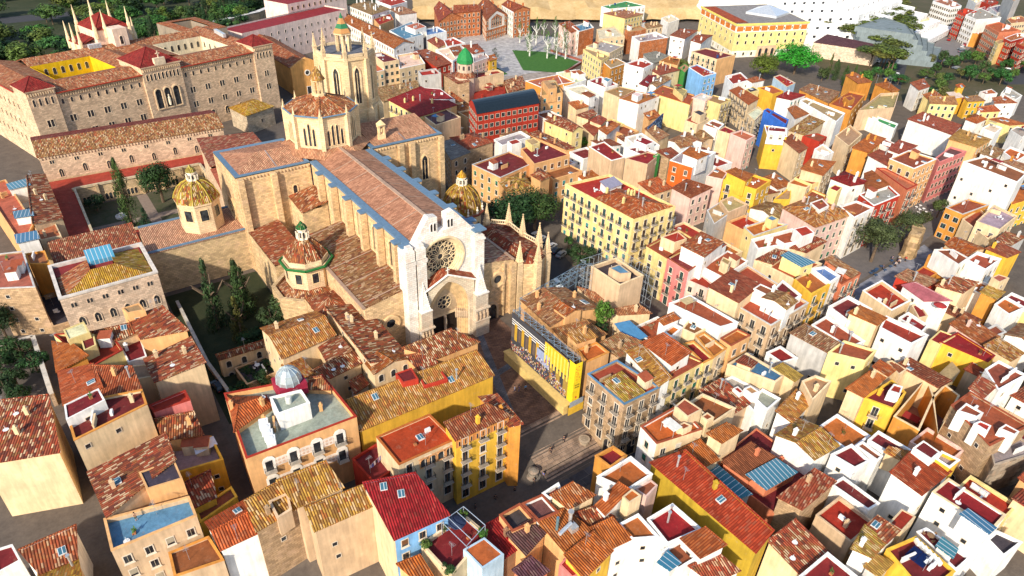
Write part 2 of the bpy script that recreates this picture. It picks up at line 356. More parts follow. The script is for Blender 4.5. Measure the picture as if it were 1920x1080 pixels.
h('beige corner house with a blue painted roof terrace where a man stands',13,((-9.1,87.9),(2.4,85.2),(2.4,80.8),(-9.2,81.3)),'f:b','b','ws',par=0.9,cop='o')
h('house with dash-mottled tile roof and white skylight behind the blue terrace',13.6,((-9.4,98.3),(2.3,98),(2.2,91.3),(-8.5,87.6)),'s1:tr','b','nn',r=2.2)
b(15.2,((-2.9,92.3),(2.3,91.9),(2.4,87.2),(-2.6,88)),'f:d','o','sn')
h('house with a blank cream party wall and maroon terraces above mottled tiles',17,((-10.1,113),(1.6,109.9),(1.5,105.5),(-9.9,102.9)),'f:m','C','sn',par=0.5,cop='O')
b(18.6,((-9.9,110.8),(-4.5,112.2),(-4.1,108.4),(-10.1,106.7)),'f:m','W','sn')
h('house with plain orange tile roof along the dark lane',15.5,((-9.8,125.3),(-4.5,122.5),(-4.2,114.9),(-10.2,115.2)),'s1:to','o','nn',mo=0.15)
h('house with rusty tile roof in straight courses beside the orange one',16,((-4.4,121.4),(1.2,117.4),(1.4,111.4),(-4.2,112.2)),'s0:rr','o','nn',mo=0.2,r=1)
h('orange roofed house at the narrow end of the dark lane row',15,((-9.8,136.8),(-6.7,131.9),(-5,126.9),(-10.1,126.2)),'s1:to','O','nn',mo=0.15,r=1)
h('house cluttered with crimson flat roofs and cream stair boxes below the stone palace',14,((-9.4,140.8),(-0.1,136.6),(1,128),(-4.6,125.8)),'f:r','y','ns',cop='r')
b(17.2,((-7.3,136.2),(-3.6,137.1),(-3.2,132.5),(-7,132.1)),'f:c','y','ss')
b(16,((-5.1,133.4),(-2.7,133.5),(-2.9,129.5),(-5.1,128.8)),'f:m','y','sn')
b(14.5,((-2.8,135.4),(3.6,134.4),(4.4,132.1),(0.7,131.2)),'s0:tr','C','nn',r=0.8)
h('house with a speckled tile roof, a grey skylight and an ochre dormer below the palace',15,((4,136.9),(10.2,135.6),(12.5,124.4),(4.7,128.4)),'s1:tr','o','nn',r=1.5)
b(17.2,((3.4,138),(6.7,138.2),(7.2,134.9),(4,135.6)),'f:k','o','sn',par=0.2)
h('house with a broad dull speckled tile roof ending at the garden lane',14,((3.9,122.8),(12.5,123.3),(12.8,114.2),(4.1,114.9)),'s1:tr','C','ns')
h('low house with a mustard flat roof between speckled tile roofs',13.2,((1.2,123.3),(4.6,121.9),(4.5,117.7),(1.1,118.6)),'f:k','C','nn',par=0.15)
h('small house with a blank white lean-to wall facing the maroon yard',12.5,((0.7,134.1),(4.8,134.1),(4.5,125.7),(1.1,125.6)),'f:m','W','nn',par=0.3)
h('pink walled house with a red strip terrace and blue water tank',13,((1.7,110.1),(8.1,110.7),(8.2,107.5),(2.1,107.8)),'f:r','P','ns',par=0.3,cop='r')
h('low tiled house with a red skylight box below the pink house',11,((2.1,106.7),(7.8,105.1),(7.8,100),(2.1,102)),'s0:tr','o','nn',r=1)
h('yellow house with stepped parapets and a pink floored yard under a white awning',9.5,((2.3,103.3),(9.2,100.1),(9.3,93.5),(1.7,94.8)),'f:p','Y','ss',par=1.6,cop='Y')
h('yellow house front with two small dark windows above a brown terrace',9.6,((2.1,90.7),(6.5,91.1),(5.9,86.1),(2.4,85.9)),'s0:tr','Y','sn',r=0.8)
h('brown roofed low yellow house at the mouth of the narrow alley',8,((2.6,86.6),(8.8,88.3),(9,85.6),(2.6,83.8)),'f:n','Y','nn',par=0.25,cop='Y')
h('white house with a bright orange ribbed gable roof',10.5,((3.4,81.1),(9.4,81.9),(9.2,74.9),(3.9,75)),'g0:to','W','sn',mo=0.1)
h('low house with a rust-stained flat roof and orange rim',9,((-2.7,80),(3,79.6),(3.7,74.1),(-3,75.3)),'f:n','b','nn',par=0.3,cop='O')
h('peeling stone house with striped tile roof and a sunken red roof well',12,((9.3,79),(14.8,79.8),(15.9,74.8),(9.1,74.1)),'s0:ty','S','sn',mo=0.55,r=1.4)
b(12.9,((12.2,77.5),(15.2,77.5),(14.6,74.1),(12.2,73.6)),'f:r','b','nn',par=1.3)
h('house with wide yellow-striped tile roof against the painted palace',13,((14.6,79),(22.1,78.6),(22.7,73.7),(15.6,74)),'s0:ty','b','nn',mo=0.55,r=1.6)
h('peeling front house with yellow and red striped tiles over a whitewashed gable',11.5,((16.6,73.4),(25.9,72.4),(25.7,69),(16.4,69.6)),'s0:ty','b','sn',mo=0.55,r=1)
h('crimson ribbed hip roofed house with pale blue front',13,((25.6,71.2),(33,68.5),(33.9,59.8),(25.2,60.5)),'s0:cr','B','wn',mo=0.05,fl='C',r=1.4)
h('orange palace with painted white window ornaments and a paved roof terrace',15,((13.4,103.5),(30,98.7),(30.6,85),(11.8,86)),'f:g','o','nn',par=1.1,cop='r',id='palace2')
b(17.6,((19.2,95),(24.4,93.9),(24.4,89.9),(18.9,90.1)),'f:g','W','nn',par=0.4,cop='W')
b(15.2,((13.8,101.5),(19.1,98.4),(19.3,95.7),(12.3,93.1)),'h:to','o','nn',mo=0.1,r=1.3)
b(15.1,((25.4,98.3),(29.1,96.9),(29.6,93.9),(25.2,97.2)),'s0:tr','o','nn',r=1)
h('long yellow house with white framed windows and a wide striped tile roof',11,((31.6,91.5),(59.2,90.7),(59.3,84.9),(31.1,85.5)),'s0:ty','Y','nn',mo=0.5,id='yellowlong',r=2.2)
b(13.8,((42.1,92.9),(45.5,92.7),(45,89.1),(42,89.7)),'f:m','R','sn',par=0.15)
b(12.6,((46.2,91.9),(50.7,92.1),(50.2,87.1),(45.4,87.8)),'f:n','R','nn',par=0.4,cop='R')
h('house with a low gabled brown tile roof facing the cathedral steps',12.2,((47.2,99),(58.3,99),(61.7,94.1),(52,94.3)),'s0:tr','o','nn',r=1.6)
h('tile roofed lean-to block between the red box and the gabled house',11.8,((47,97.5),(50.8,96.4),(51.4,93.5),(47.5,93.7)),'s0:tr','o','nn',r=0.8)
h('long speckled red tile roof house beside the cathedral front',12,((40,121.2),(47.8,119.9),(47.6,98),(39.8,98.8)),'s3:tr','C','ns',r=1.6)
h('cream gable end with three arched windows closing the speckled roof',12.2,((39.5,100.4),(45.2,101.7),(47.6,97.1),(39.5,96.9)),'g1:to','C','an',mo=0.5)
h('big house with two striped tile slopes above the garden',12,((26.3,123.3),(37.9,122.9),(38.2,112.8),(26.5,111.3)),'g0:ty','C','ns',mo=0.55,r=1.8)
h('tile roofed wing on the right of a small blue windowed courtyard',10.8,((34.4,112.8),(38.7,112),(38.8,106.5),(33.9,106.9)),'s1:tr','C','nn',r=1)
h('tile roofed wing closing the small courtyard on its near side',10.3,((30.6,105.1),(39.4,106.8),(39.5,103.4),(32.5,102.5)),'s0:tr','C','sn',r=1)
h('mossy tile roofed wing on the left of the small courtyard',10,((26.3,111.7),(30,113),(30.3,105),(26.5,105.4)),'s2:ty','C','ns',r=0.6)
h('tumbledown tile shed behind the orange palace',8,((35.9,100.8),(38.6,101.4),(38.9,99.2),(35.6,98.3)),'s0:tr','G','sn',r=0.8)
h('arcaded garden porch with a narrow tile roof',5,((17.2,128),(26.8,127.6),(26.9,126.3),(17.3,126.9)),'s0:tr','C','an',r=0.5)
h('dark paved courtyard terrace below the garden porch',2.4,((19.6,125.7),(26.7,125.8),(27.1,119.4),(20.1,118.9)),'f:d','S','nn',par=0.5)
h('rounded stone house with a salmon flat roof at the left edge',13,((-17.4,185),(-11.2,183.1),(-10.6,163.9),(-18.4,168)),'f:s','S','sn',par=0.4,cop='G')
h('red roofed stone gap building between rounded house and palace',3,((-12.1,180.5),(-7.3,181.2),(-6.8,162.1),(-10.4,162)),'f:d','S','nn',par=0.4)
h('narrow ochre house in the shadowed gap beside the rounded stone house',12,((-11.1,183.5),(-7.1,182.7),(-6.8,175.1),(-10.8,177.6)),'f:s','O','sn',par=0.4)
h('large red terrace house with glazed lanterns at the left edge',11,((-17.5,234.7),(-11.7,236.9),(-7.8,202.3),(-11.4,190.6)),'f:s','o','nn',par=0.4)
b(12.2,((-11.4,230.1),(-6.5,231.3),(-6.2,224.9),(-11,224.4)),'s2:gl','W','nn',r=0.5)
b(12.4,((-11.3,209.1),(-7.4,208.5),(-7.4,203.1),(-11.2,203.7)),'s2:gl','W','nn',r=0.5)
b(12.6,((-12.1,194.1),(-7.8,193.6),(-7.6,188.1),(-11.9,188.2)),'s2:gl','W','nn',r=0.5)
h('house with a speckled pinkish tile roof along the red cloister terrace',11.5,((-6,232.7),(-1.9,234.4),(-1.3,200.6),(-7.7,198.4)),'s3:tr','C','ns')
h('flat maroon roofed annex with a washing yard near the cloister',10.5,((-8,200.6),(-3.2,201.1),(-2.8,192.2),(-7.5,192.4)),'f:s','C','sn',par=0.2)
h('church with speckled tile roofs, oculus and arched door at the left edge',13,((-21.9,124.5),(-12.5,120.6),(-12.8,106.5),(-23.1,110.2)),'s0:tr','C','nn',id='church2',r=1.5)
h('front house with red and cream striped tiles by the dark lane',8.5,((-20.4,92.1),(-13.4,92.3),(-14.2,87.1),(-18.7,87.3)),'s0:tr','W','ns',mo=0.5,r=1)
h('low house with yellow striped tiles at the lower left corner',8,((-18.9,87.7),(-14.2,87.5),(-14.1,81),(-19,83.5)),'s2:ty','C','ns',mo=0.5,r=1)
h('red roofed shed with a white satellite dish at the lower left corner',8,((-24.3,96),(-21.7,95.6),(-20.9,91.7),(-24.2,91.1)),'f:m','W','nn',par=0.3)
h('cream apartment block with green awnings and balconies by the parked cars',16,((121.3,138.9),(137.3,137.2),(138.2,111.1),(122.7,111.8)),'f:r','y','bb',par=0.7,cop='y',id='creamblock')
b(16.3,((122.4,126.4),(132,128.7),(136.7,111.6),(123,112)),'h:to','y','nn',mo=0.5,r=1.6)
b(17.6,((128.4,131.5),(133.7,131.9),(133,127.6),(127.5,127.2)),'s0:mt','W','nn',r=0.4)
h('school block with maroon roof terraces and a mesh fence by the big tree',11,((112,174.8),(129,177.8),(130.8,165.6),(114,161.4)),'f:m','o','ww',par=0.5,cop='G',id='school')
h('taller school wing with a maroon roof and slit windows',13,((130.5,173.3),(140.9,175.1),(141.6,160.9),(126.5,160.6)),'f:m','o','wn',par=0.3,cop='o')
h('lower school wing with a red terrace',9,((131.4,160.9),(142.4,161.9),(142.7,155.3),(130.2,155.1)),'f:n','o','wn',par=0.3,cop='o')
h('school wing with a mossy speckled hip roof beside the big tree',9.5,((114.4,163.5),(124.4,164.7),(120.7,153.5),(111.7,153.7)),'h:ty','o','ns',r=1.4)
h('small square tower with a pyramid tile roof beside the school',13,((120.8,154.4),(126.1,156.7),(125.2,150.9),(120.8,149.8)),'p:tr','o','nn')
h('yellow roof lantern house on top of the school terraces',15,((133.5,174.9),(137.3,175.1),(136.6,170.8),(132.5,169.9)),'f:k','y','ss',par=0.1,zg=10)
h('white walled grey roofed school gym with small red hut',11.5,((129.7,188.2),(142.7,190),(142.3,183.7),(128.9,182)),'f:g','W','nn',par=0.8,cop='W')
b(13,((130.6,181.3),(134.7,181.7),(134.4,178.1),(130.1,177.8)),'f:r','W','nn',par=0.1)
h('grey roofed stone house with an arcade beside the dome chapel',12,((112,194.5),(115.1,193.7),(114.9,180.8),(107.2,179.6)),'s1:gr','S','aa',r=0.6)
h('house with a rusty red hip roof behind the dome chapel',11.5,((117.6,197.4),(127.4,197.6),(128.3,186.8),(116.6,185.3)),'h:rr','S','sn',r=1.6)
h('red and white striped residence with a dark barrel vault roof',15.5,((137.3,216.4),(166.1,216.8),(160,202.1),(133,203.9)),'v:dk','R','WW',id='barrel',r=2.6)
h('house with a big crimson roof and chimney near the bell tower',13,((114.2,237.5),(133.1,245.8),(135.6,222.5),(116.9,218.3)),'s0:cr','y','sb',mo=0.05)
b(13.6,((133.2,247.5),(139.5,241.2),(137.5,226.7),(129,231.6)),'f:cr','W','nn',par=0.1)
h('tan house with a purple-brown flat roof and blue skylight behind the transept',12.5,((119.1,219.8),(130.2,225.4),(130.3,211),(118,208.4)),'f:pu','b','nn',par=0.25,cop='C')
h('old house with a mossy tan roof at the foot of the bell tower',9,((120.5,264.6),(141.4,265.7),(137.9,256.3),(118.3,251.4)),'s0:tb','C','ns')
h('long monastery hall with an orange tile roof and white gable end',12,((157.1,378.3),(166.9,392.4),(168.2,316.9),(154.8,312.4)),'g1:to','W','sw',mo=0.45,r=2.2)
h('white hospital wing with a tan hip roof and slit windows',14,((173.1,407),(189.5,413.6),(190.2,385.9),(174.2,376.6)),'h:tb','W','sw',mo=0.3,r=1.6)
h('peach house with a crimson strip roof beside the hospital wing',11.5,((175.2,376.7),(189.8,384.9),(184.7,370.6),(171.6,362.5)),'f:r','o','nn',par=0.3)
h('white house with a pale blue terrace and a red roof box',11,((171.4,350),(193,363.9),(183.1,333.8),(169.5,329.1)),'f:b','W','sn',par=0.5,cop='W')
b(13.2,((179.6,347.4),(189.8,351.6),(188.8,340.3),(180.1,336.8)),'f:s','W','sn',par=0.1)
h('ochre and tan house with a low roof behind the blue terrace',11,((194.7,394.6),(205.5,399.2),(206.4,383.4),(194.4,382.6)),'s0:tb','W','nn',r=0.8)
h('white house with a bright blue roof deck by the market halls',10.5,((191.1,345.6),(200.1,348.1),(198.9,335.8),(184.8,333.1)),'f:b','W','nn',par=0.5,cop='W')
h('house with rust-red double slopes beside a white terrace',10,((179.1,321.9),(186.5,326.5),(187.5,315.9),(178.7,310.5)),'s0:rr','C','nn',mo=0.3,r=1)
h('white terraced house with a red deck facing the car free square',10.5,((187.9,320.7),(195.4,323.1),(194.5,309.8),(182.5,308.1)),'f:r','W','sn',par=0.5,cop='W')
h('ochre institute wing with a red terrace next to the bell tower',12,((132.2,296),(139.5,298),(134,281.2),(125.4,279.7)),'f:s','C','wn',par=0.5,cop='W')
h('ochre institute middle block with maroon roof and red panelled front',15,((136.2,299),(141.9,298.6),(142.4,282.8),(134.4,282.3)),'f:m','C','Wn',par=0.2,cop='C')
h('ochre institute wing with green shutters and a white upper terrace',12.5,((149.4,299.2),(160.9,300.2),(154.1,280.2),(140,278.2)),'f:c','C','wn',par=0.8,cop='W')
h('grey concrete stair tower with a slit roof near the crimson roof',14,((143,266.6),(151.7,266.4),(149.7,258.2),(140.7,259.5)),'f:r','G','sn',par=0.6,cop='G')
h('decayed stone house with a brown tile roof under the green turret',13,((152,260.9),(158.4,257.2),(154.4,243),(150.3,245.6)),'s1:tr','S','sn',r=1)
h('cream house with a blank lit front beside the green turret',13,((159.8,256.5),(176.7,254.2),(176.7,249.5),(159.5,247.7)),'f:r','C','nn',par=0.5,cop='C')
h('low crimson flat roofed garage behind the barrel vault',7.5,((161.9,251.1),(178.7,252),(171.2,240),(151.8,234.8)),'f:r','R','nn',par=0.2)
h('red-orange house with a curved long flat parapet and yellow framed windows',10,((162.9,306.7),(170.3,307.5),(173.4,284.3),(160.4,280.4)),'s0:rr','R','wn',mo=0.2,r=0.8)
h('white house cluster with a tiny blue pool deck behind the red-orange house',11,((173.4,304),(183.1,305.6),(179,289.6),(169.9,282.1)),'f:c','W','sn',par=0.5)
h('house with a plain red tile square roof left of the green turret',11.5,((178.8,299.1),(184.8,299.7),(181,290),(175.1,288.7)),'s0:rr','W','nn',mo=0.2,r=0.8)
h('house with a red hip roof right behind the green turret',12,((187.5,301.6),(195.7,300.2),(191,287.1),(183.6,285.5)),'h:rr','W','nn',mo=0.2,r=1)
h('pale pink house with green shutters and white upper deck',10.5,((184.9,287.7),(193.6,291.4),(190.1,281.2),(178.5,276.8)),'f:g','p','wn',par=0.6,cop='W')
h('narrow yellow house on the corner of the square',9.5,((191,284.2),(195.9,285.3),(194.2,280.5),(188.8,278.9)),'s0:to','Y','wn',r=0.6)
h('long white house with salmon roof deck behind the hospital wing',12,((198.1,421.2),(216.7,426.4),(213.8,408.9),(198.8,401.4)),'f:r','W','nn',par=0.4)
h('brick market hall with red roof and arched window rows',14,((222.7,367),(236.2,363),(235.2,357.7),(217.6,359.3)),'s0:rr','K','an',mo=0.2,r=2.5)
h('brick market gable hall with a tall white edged five light window',12,((248.2,380.2),(260.2,382.3),(249.8,351.2),(230.1,343.7)),'g1:rr','K','aw',mo=0.2,id='gable',r=4.2)
h('brick market gable hall partly behind the white decks',11,((221.8,389.2),(228.5,387.8),(224.1,358.9),(205.9,356.3)),'g1:rr','K','an',mo=0.2,r=4)
h('tall brick and white market block with a red hip roof',15,((254.2,362.8),(265,365.4),(262.5,344.7),(248.9,343.1)),'g1:rr','K','ww',mo=0.2,fl='W',r=2)
h('mellow ochre house with wide gated front opposite the stair square',13,((177.6,234.5),(196.1,235.1),(195.2,222.7),(177.8,224)),'f:s','O','wn',par=0.5,cop='W')
h('orange house with white upper deck by the stair square',14,((180.5,227.2),(187,225.4),(179.4,211.3),(169.4,212.7)),'f:k','o','ww',par=0.3)
b(16.4,((176.8,221.9),(181.5,221.1),(176.2,211.4),(172.1,211.9)),'f:k','o','sn',par=0.1)
h('white house with stacked decks above the orange house',12.5,((198.1,239.1),(209,238.3),(203.1,224),(187.6,220.4)),'f:c','W','sn',par=0.5)
b(14.5,((203,232.5),(206,232.5),(204.6,226.4),(200.3,225.8)),'f:to','W','sn',par=0.1)
h('rust roofed low house next to the barrel vault',8,((177.6,250.7),(189.1,252.5),(182.8,240.8),(171.4,237.8)),'s0:tr','C','nn',r=0.8)
h('pinkish house row with orange roof along the tree square',12,((262.6,317.1),(268.6,315.5),(260.6,297.1),(254.8,296.5)),'s1:to','p','ws',mo=0.3,r=1)
h('white row house with brick infill panels by the tree square',13,((261.5,304.5),(277.2,308.4),(270.8,296.5),(257,292.9)),'f:b','W','nw',par=0.6,ff='K')
h('beige flat roofed house behind the brick panelled row house',11,((275.6,299.2),(289.8,299.9),(278.6,279.3),(261.3,281.1)),'f:c','C','wn',par=0.4)
h('pale yellow house with a tan hip roof and green shutters below the earth slope',13,((301.6,322.6),(320.6,325.1),(321.7,309.5),(303.6,306.1)),'h:tb','y','wn',mo=0.2,r=1.3)
h('long white house with a green roof edge at the top of the town',12,((317.3,342.1),(344.6,348.2),(345.5,331.1),(317.2,334.3)),'f:gn','W','wn',par=0.3)
h('brick house with a tan terrace near the pale yellow house',12,((286,287.3),(300.7,290.2),(298.1,282.6),(283.9,282.2)),'f:k','K','nn',par=0.3)
h('white framed house with big brick panels on its front',13,((275.4,270.8),(294.9,272.5),(291.6,259.9),(271,260.1)),'f:g','W','nn',par=0.7,ff='K')
h('tan roofed cottage with three windows under the white framed house',10,((311.4,296.9),(322.4,298.2),(320.3,290.9),(307.5,290.9)),'s0:tb','C','wn',r=0.7)
h('red roofed low cottage by the car park road',8,((313.5,315.7),(327.3,321.7),(326.5,311.1),(315.6,308.6)),'h:rr','W','nn',r=0.8)
h('half ruined white house at the edge of the park road',9,((338.6,309.6),(352.1,314),(346.6,301.8),(331.6,297)),'f:c','W','nn',par=0.6)
h('cream house with a domed white roof deck above the tree square',13,((239.7,266.9),(255.4,272),(257.9,258.4),(241.1,250.8)),'f:g','C','wn',par=0.6)
h('pale ochre street house with rows of windows by the tree square',12,((237.3,266.2),(244.2,268.2),(239.9,249.7),(231.1,245.4)),'f:k','y','ww',par=0.3)
h('low orange house with a wide white eave',10,((236.1,250.7),(246.1,250.5),(244.2,241.5),(231,238.4)),'f:k','O','wn',par=0.3,cop='W')
h('white cube house with stepped balconies and a stair tower',13,((234.6,233.1),(249.1,236),(246.7,226.4),(236.9,222.9)),'f:r','W','ss',par=0.4)
h('house with rust tile roof and orange cube beside the white cube house',11,((240.7,220.6),(254.2,227.6),(256.3,218.1),(241.3,216.7)),'s0:rr','C','sn',mo=0.2,r=1)
h('grey roofed workshop in the middle of the hill houses',9,((264.6,250.3),(274.7,251.1),(276.5,242.7),(257.9,236.9)),'s0:gr','G','nn',r=0.8)
h('orange house with a sun deck beside the grey workshop',10.5,((260.4,235.2),(270.9,239.3),(273.1,233.1),(262.2,224.8)),'f:to','o','nn',par=0.3)
h('white house with crimson shed roof and striped gable front',11,((221,209),(234.5,216.5),(240.1,217.4),(223.3,206.6)),'s0:cr','W','sn',r=1)
h('tan roofed house beside the crimson shed roof',10.8,((226.8,209.3),(241.2,215.4),(242.2,210.2),(227.3,205.1)),'g0:tb','W','sn',r=0.8)
h('cream house with red roofs below the yellow ministry',12,((297.6,263.6),(314.6,271.6),(322.8,266.5),(301.4,256.6)),'s0:rr','W','ns',mo=0.2,r=0.8)
h('white house with a dark red gable below the yellow ministry',12,((301.6,252.1),(317.5,260),(321.9,254.6),(301.5,245.1)),'g1:rr','W','ns',mo=0.2,r=0.8)
h('house with rust terraces carrying small yellow stair cubes',12,((216.5,197.5),(228.5,202.3),(230.2,185.7),(218.8,177.9)),'f:rr','y','wn',par=0.3,cop='to')
b(14.2,((224.1,192.4),(227.6,192.6),(226.9,187.1),(219.3,182.6)),'f:k','y','sn',par=0.2)
h('bright blue house with white trim on the hill',13,((257.4,213.9),(264.8,215.4),(261.5,200.8),(251.7,199.9)),'f:r','B','wn',par=0.5,cop='W')
h('green walled house squeezed beside the bright blue one',11,((258.8,221.3),(267.1,224.8),(264.6,219.2),(254.8,213.5)),'f:k','g','nn',par=0.2)
h('cream corner house with teal balconies and a peach blind wall',13,((280.8,233.2),(292.9,234.5),(295.6,217.6),(280.5,216.6)),'f:m','C','nb',par=0.4,ff='o')
h('pale yellow house with iron balconies and a tan roof edge',12,((229.8,179.2),(237.6,181.8),(239.3,173.7),(230.4,171.9)),'f:tb','y','bn',par=0.3)
h('pinkish house joined to the pale yellow balcony house',12.2,((225.9,183.4),(234.5,185.6),(234.1,179.5),(227.3,177.3)),'f:c','p','bn',par=0.4)
h('house with a long plain red-brown tile roof and balconies below it',12,((249.1,182.6),(254.2,182.4),(248.5,167.3),(240.5,165.8)),'s1:to','C','nb',mo=0.15,r=0.8)
h('white stepped house in front of the round garden tree',11,((267.4,200.1),(278.9,200.5),(272.1,190.1),(260.1,189.7)),'f:r','W','sn',par=0.5)
h('white house with an orange-red low roof beside the garden tree',11,((270.9,190.3),(278.4,190.9),(278.9,186.9),(270.3,187)),'s0:to','W','nn',r=0.5)
h('pale yellow cube house with a dark flat roof',12,((256.9,180.1),(262.9,180.9),(261,176.2),(254.6,176.1)),'f:d','y','sn',par=0.3)
h('big white windowless box house with a terracotta roof',13,((196.9,196.3),(209.3,200.1),(213.9,190.4),(198.8,187.1)),'f:to','W','sn',par=0.3,cop='to')
b(15,((200.5,193.1),(204.4,194.4),(204.9,191.4),(200.5,189.7)),'f:c','W','nn',par=0.1)
h('small orange house with tile roof at the foot of the white box house',9,((200.3,184.8),(207.1,185.7),(205,180.5),(198.1,179.8)),'s0:to','o','sn',r=0.5)
h('peach town house with small balconies behind the tall blue house',12,((230.6,158.8),(241.7,162),(239,157.1),(226.5,151.9)),'f:c','C','bb',par=0.4)
h('white house with a red flat roof and bare front by the salmon bow house',11.5,((209.5,160.5),(214.9,161.9),(214.1,156.3),(208.4,153.8)),'f:rr','W','sn',par=0.4)
h('tan town house with white windows under a brown terrace',12,((199.9,208.7),(210.8,210.9),(213.4,203.8),(199.9,198.5)),'f:tb','C','wn',par=0.3)
h('white house with crimson and teal roof decks',13,((201.2,221.2),(210.8,223.2),(209.4,210.8),(201.4,209.7)),'f:cr','W','sn',par=0.4)
b(15,((204.4,215.6),(207.2,216),(207.4,212.5),(203,210.6)),'f:b','W','nn',par=0.1)
h('white cube block with bare lit walls right of the orange house',12,((188,220.5),(198.3,220.3),(196,207.3),(187.3,207.5)),'f:c','W','sn',par=0.4)
b(13.5,((186.1,207),(189.6,207.1),(190.1,203.5),(186.2,202.8)),'s0:rr','W','nn',r=0.4)
h('cream blind walled house with a tile strip and blue corner window',12,((156.4,193),(165,192),(163.3,179.6),(157.8,179)),'g1:tr','y','ws',r=1.4)
h('rust roof house tucked behind the cream blind wall',8,((171.4,188.4),(177.6,190.8),(179.8,186.6),(169.1,179.5)),'s0:rr','C','nn',mo=0.2,r=0.6)
h('house with bright orange tile roof and skylight beside the white block',10,((179.9,207.8),(184.9,207.5),(185.8,202.1),(179.1,201.9)),'s0:to','C','nn',r=0.8)
h('house with three brown roof panels below the white block',10,((173.4,194.7),(183.1,196.6),(182.7,193.8),(175.5,190.5)),'s0:tr','C','sn',r=0.6)
h('house with a rust roof and white skylight plate beside the mural wall',9.5,((175.2,188.9),(182.2,191.3),(182.7,187.9),(176.5,184.1)),'s0:rr','C','sn',r=0.5)
h('house with a dark mural painted wall and orange roof',9,((173,181.5),(182.6,183.5),(184.6,182.1),(172.6,176.4)),'s0:to','W','nn',r=0.5)
h('long low rust tile roof beside the school terraces',8.5,((147.2,191),(152.2,191.8),(154.8,173.8),(150.9,173.9)),'s0:tr','o','nn',r=0.8)
h('peach blind walled house with a crimson terrace and dishes',13,((151.7,162.9),(159.3,163.6),(155.9,149.6),(150,149.8)),'f:cr','b','nn',par=0.3,cop='W')
h('house with a beige blind wall and crimson roof beside the green strip',13,((155.5,149),(165.9,149.2),(167.7,145.3),(158.2,141.4)),'f:cr','b','sn',par=0.3)
h('narrow green painted house front at the corner of the blind walls',13.2,((164.7,145.4),(167.3,146.2),(167.5,144.9),(164.7,144.2)),'f:c','g','nn',par=0.2)
h('decayed brown house with old balconies between green and red fronts',12,((169.6,148.1),(176,147.9),(175.5,143),(170.2,143.3)),'s0:rr','S','bn',r=0.8)
h('vivid orange-red house with white framed tall windows',13,((167,139.9),(180.6,144.6),(186,136.7),(169.1,131.9)),'f:g','W','nw',par=0.6,fl='R2')
b(15.6,((169.5,136.9),(175.8,139.3),(177,133),(170.7,132)),'s0:to','W','sn',mo=0.1,r=0.4)
h('pale pink house with a big plain red-brown roof and blue skylight',11,((155.3,127.4),(162.1,128),(164.2,119.8),(154.9,119.6)),'s1:rr','p','wn',mo=0.15,r=1)
h('house with cup-like terrace parapet above the yellow corner house',12,((169.6,126.3),(178.6,129.7),(178,124.7),(172,121.7)),'f:to','p','wn',par=0.4)
h('white terrace house with a crimson hut in the middle of the hill',12,((170.5,164.9),(178.8,164.9),(175.7,152.9),(167.1,154.1)),'f:c','W','sn',par=0.4)
b(13.8,((168,158),(172.8,158.6),(173,153),(168.3,152.3)),'f:cr','W','sn',par=0.1)
h('terrace with a long white party wall ending at the green strip',12,((163.4,157.8),(169.5,156.6),(170,148.3),(164.1,148.3)),'f:m','W','nn',par=0.6)
h('house with mossy tan tile slopes in the hill centre',11,((183.6,167.8),(189.3,169.9),(188.3,160.3),(180.7,158.3)),'s0:tb','C','nn',r=0.8)
h('plain cream tower house with a tan stair box',13,((200.5,164.1),(212.4,168.8),(210.2,160.8),(201.1,158.4)),'f:rr','C','ss',par=0.4)
b(16,((203.7,163.8),(207.6,164.1),(207.3,160.2),(202.7,159)),'f:d','C','nn',par=0.2)
h('white gabled house with two dark slits beside the cream tower house',11.5,((206.7,159.9),(213.5,162.3),(214,156.3),(207.4,154.1)),'f:rr','W','sn',par=0.3)
h('salmon bow fronted house with a grey roof plate',12,((206.7,147.4),(213.5,147.8),(213.2,141.1),(206.2,139.6)),'f:s','p','wn',par=0.4)
h('house with an orange flat roof and red deck joined to the salmon bow house',11.8,((206.3,152.7),(212.1,154.3),(211.6,148.8),(207,147.8)),'f:cr','C','nn',par=0.3)
h('white gabled house with a small round window and tan roof',11,((184.3,156.6),(195.8,158.6),(188.3,149),(182.5,149.2)),'g0:tb','W','sn',r=0.9)
h('house with a dark loft window in a rusty double slope roof',10.5,((189.5,157.3),(197.6,159),(194.7,149.9),(189.9,151.4)),'g1:tb','W','nn',r=1)
h('small mossy gabled house under the white gabled wall',9.5,((200.8,158.5),(206.4,159.1),(203.3,151.8),(196.9,151.3)),'g1:tb','C','nn',r=0.9)
h('tall narrow cobalt blue house front on the steep alley',14,((234.3,154.2),(237.8,154.9),(233.8,142.3),(228.3,139.6)),'f:m','BB','nn',par=0.4,cop='BB')
h('tall house with a blank yellow end wall on the steep alley',13,((223.1,145.1),(228,138.6),(220.1,133),(215.2,137.9)),'f:cr','Y','sn',par=0.5,cop='W')
b(14.8,((218.8,140.5),(222.6,135.7),(219.4,133.3),(214.8,137.6)),'f:cr','W','wn',par=0.1)
h('ochre house with a red roof beside the blank yellow wall',11,((219.1,132.9),(227.2,135.4),(222.5,125.4),(215.6,124.1)),'s0:rr','C','wn',mo=0.15,r=0.8)
h('crimson roofed white house with two dormer vents and green shutters',11.5,((258.1,165.1),(269.1,167.5),(274.6,162.5),(262.8,161.5)),'s0:cr','W','wn',r=1)
h('house with a bright vermilion tile corner roof and dish',11,((250.9,154.2),(257.4,155.4),(255.7,147.8),(245.4,146.7)),'s0:to','W','nn',mo=0.1,r=0.8)
h('house with a yellow lichen tile roof inside grey parapets',11,((231.8,139.8),(251.2,144.6),(250.3,137.4),(232.8,134)),'s1:ty','C','nn',r=0.8)
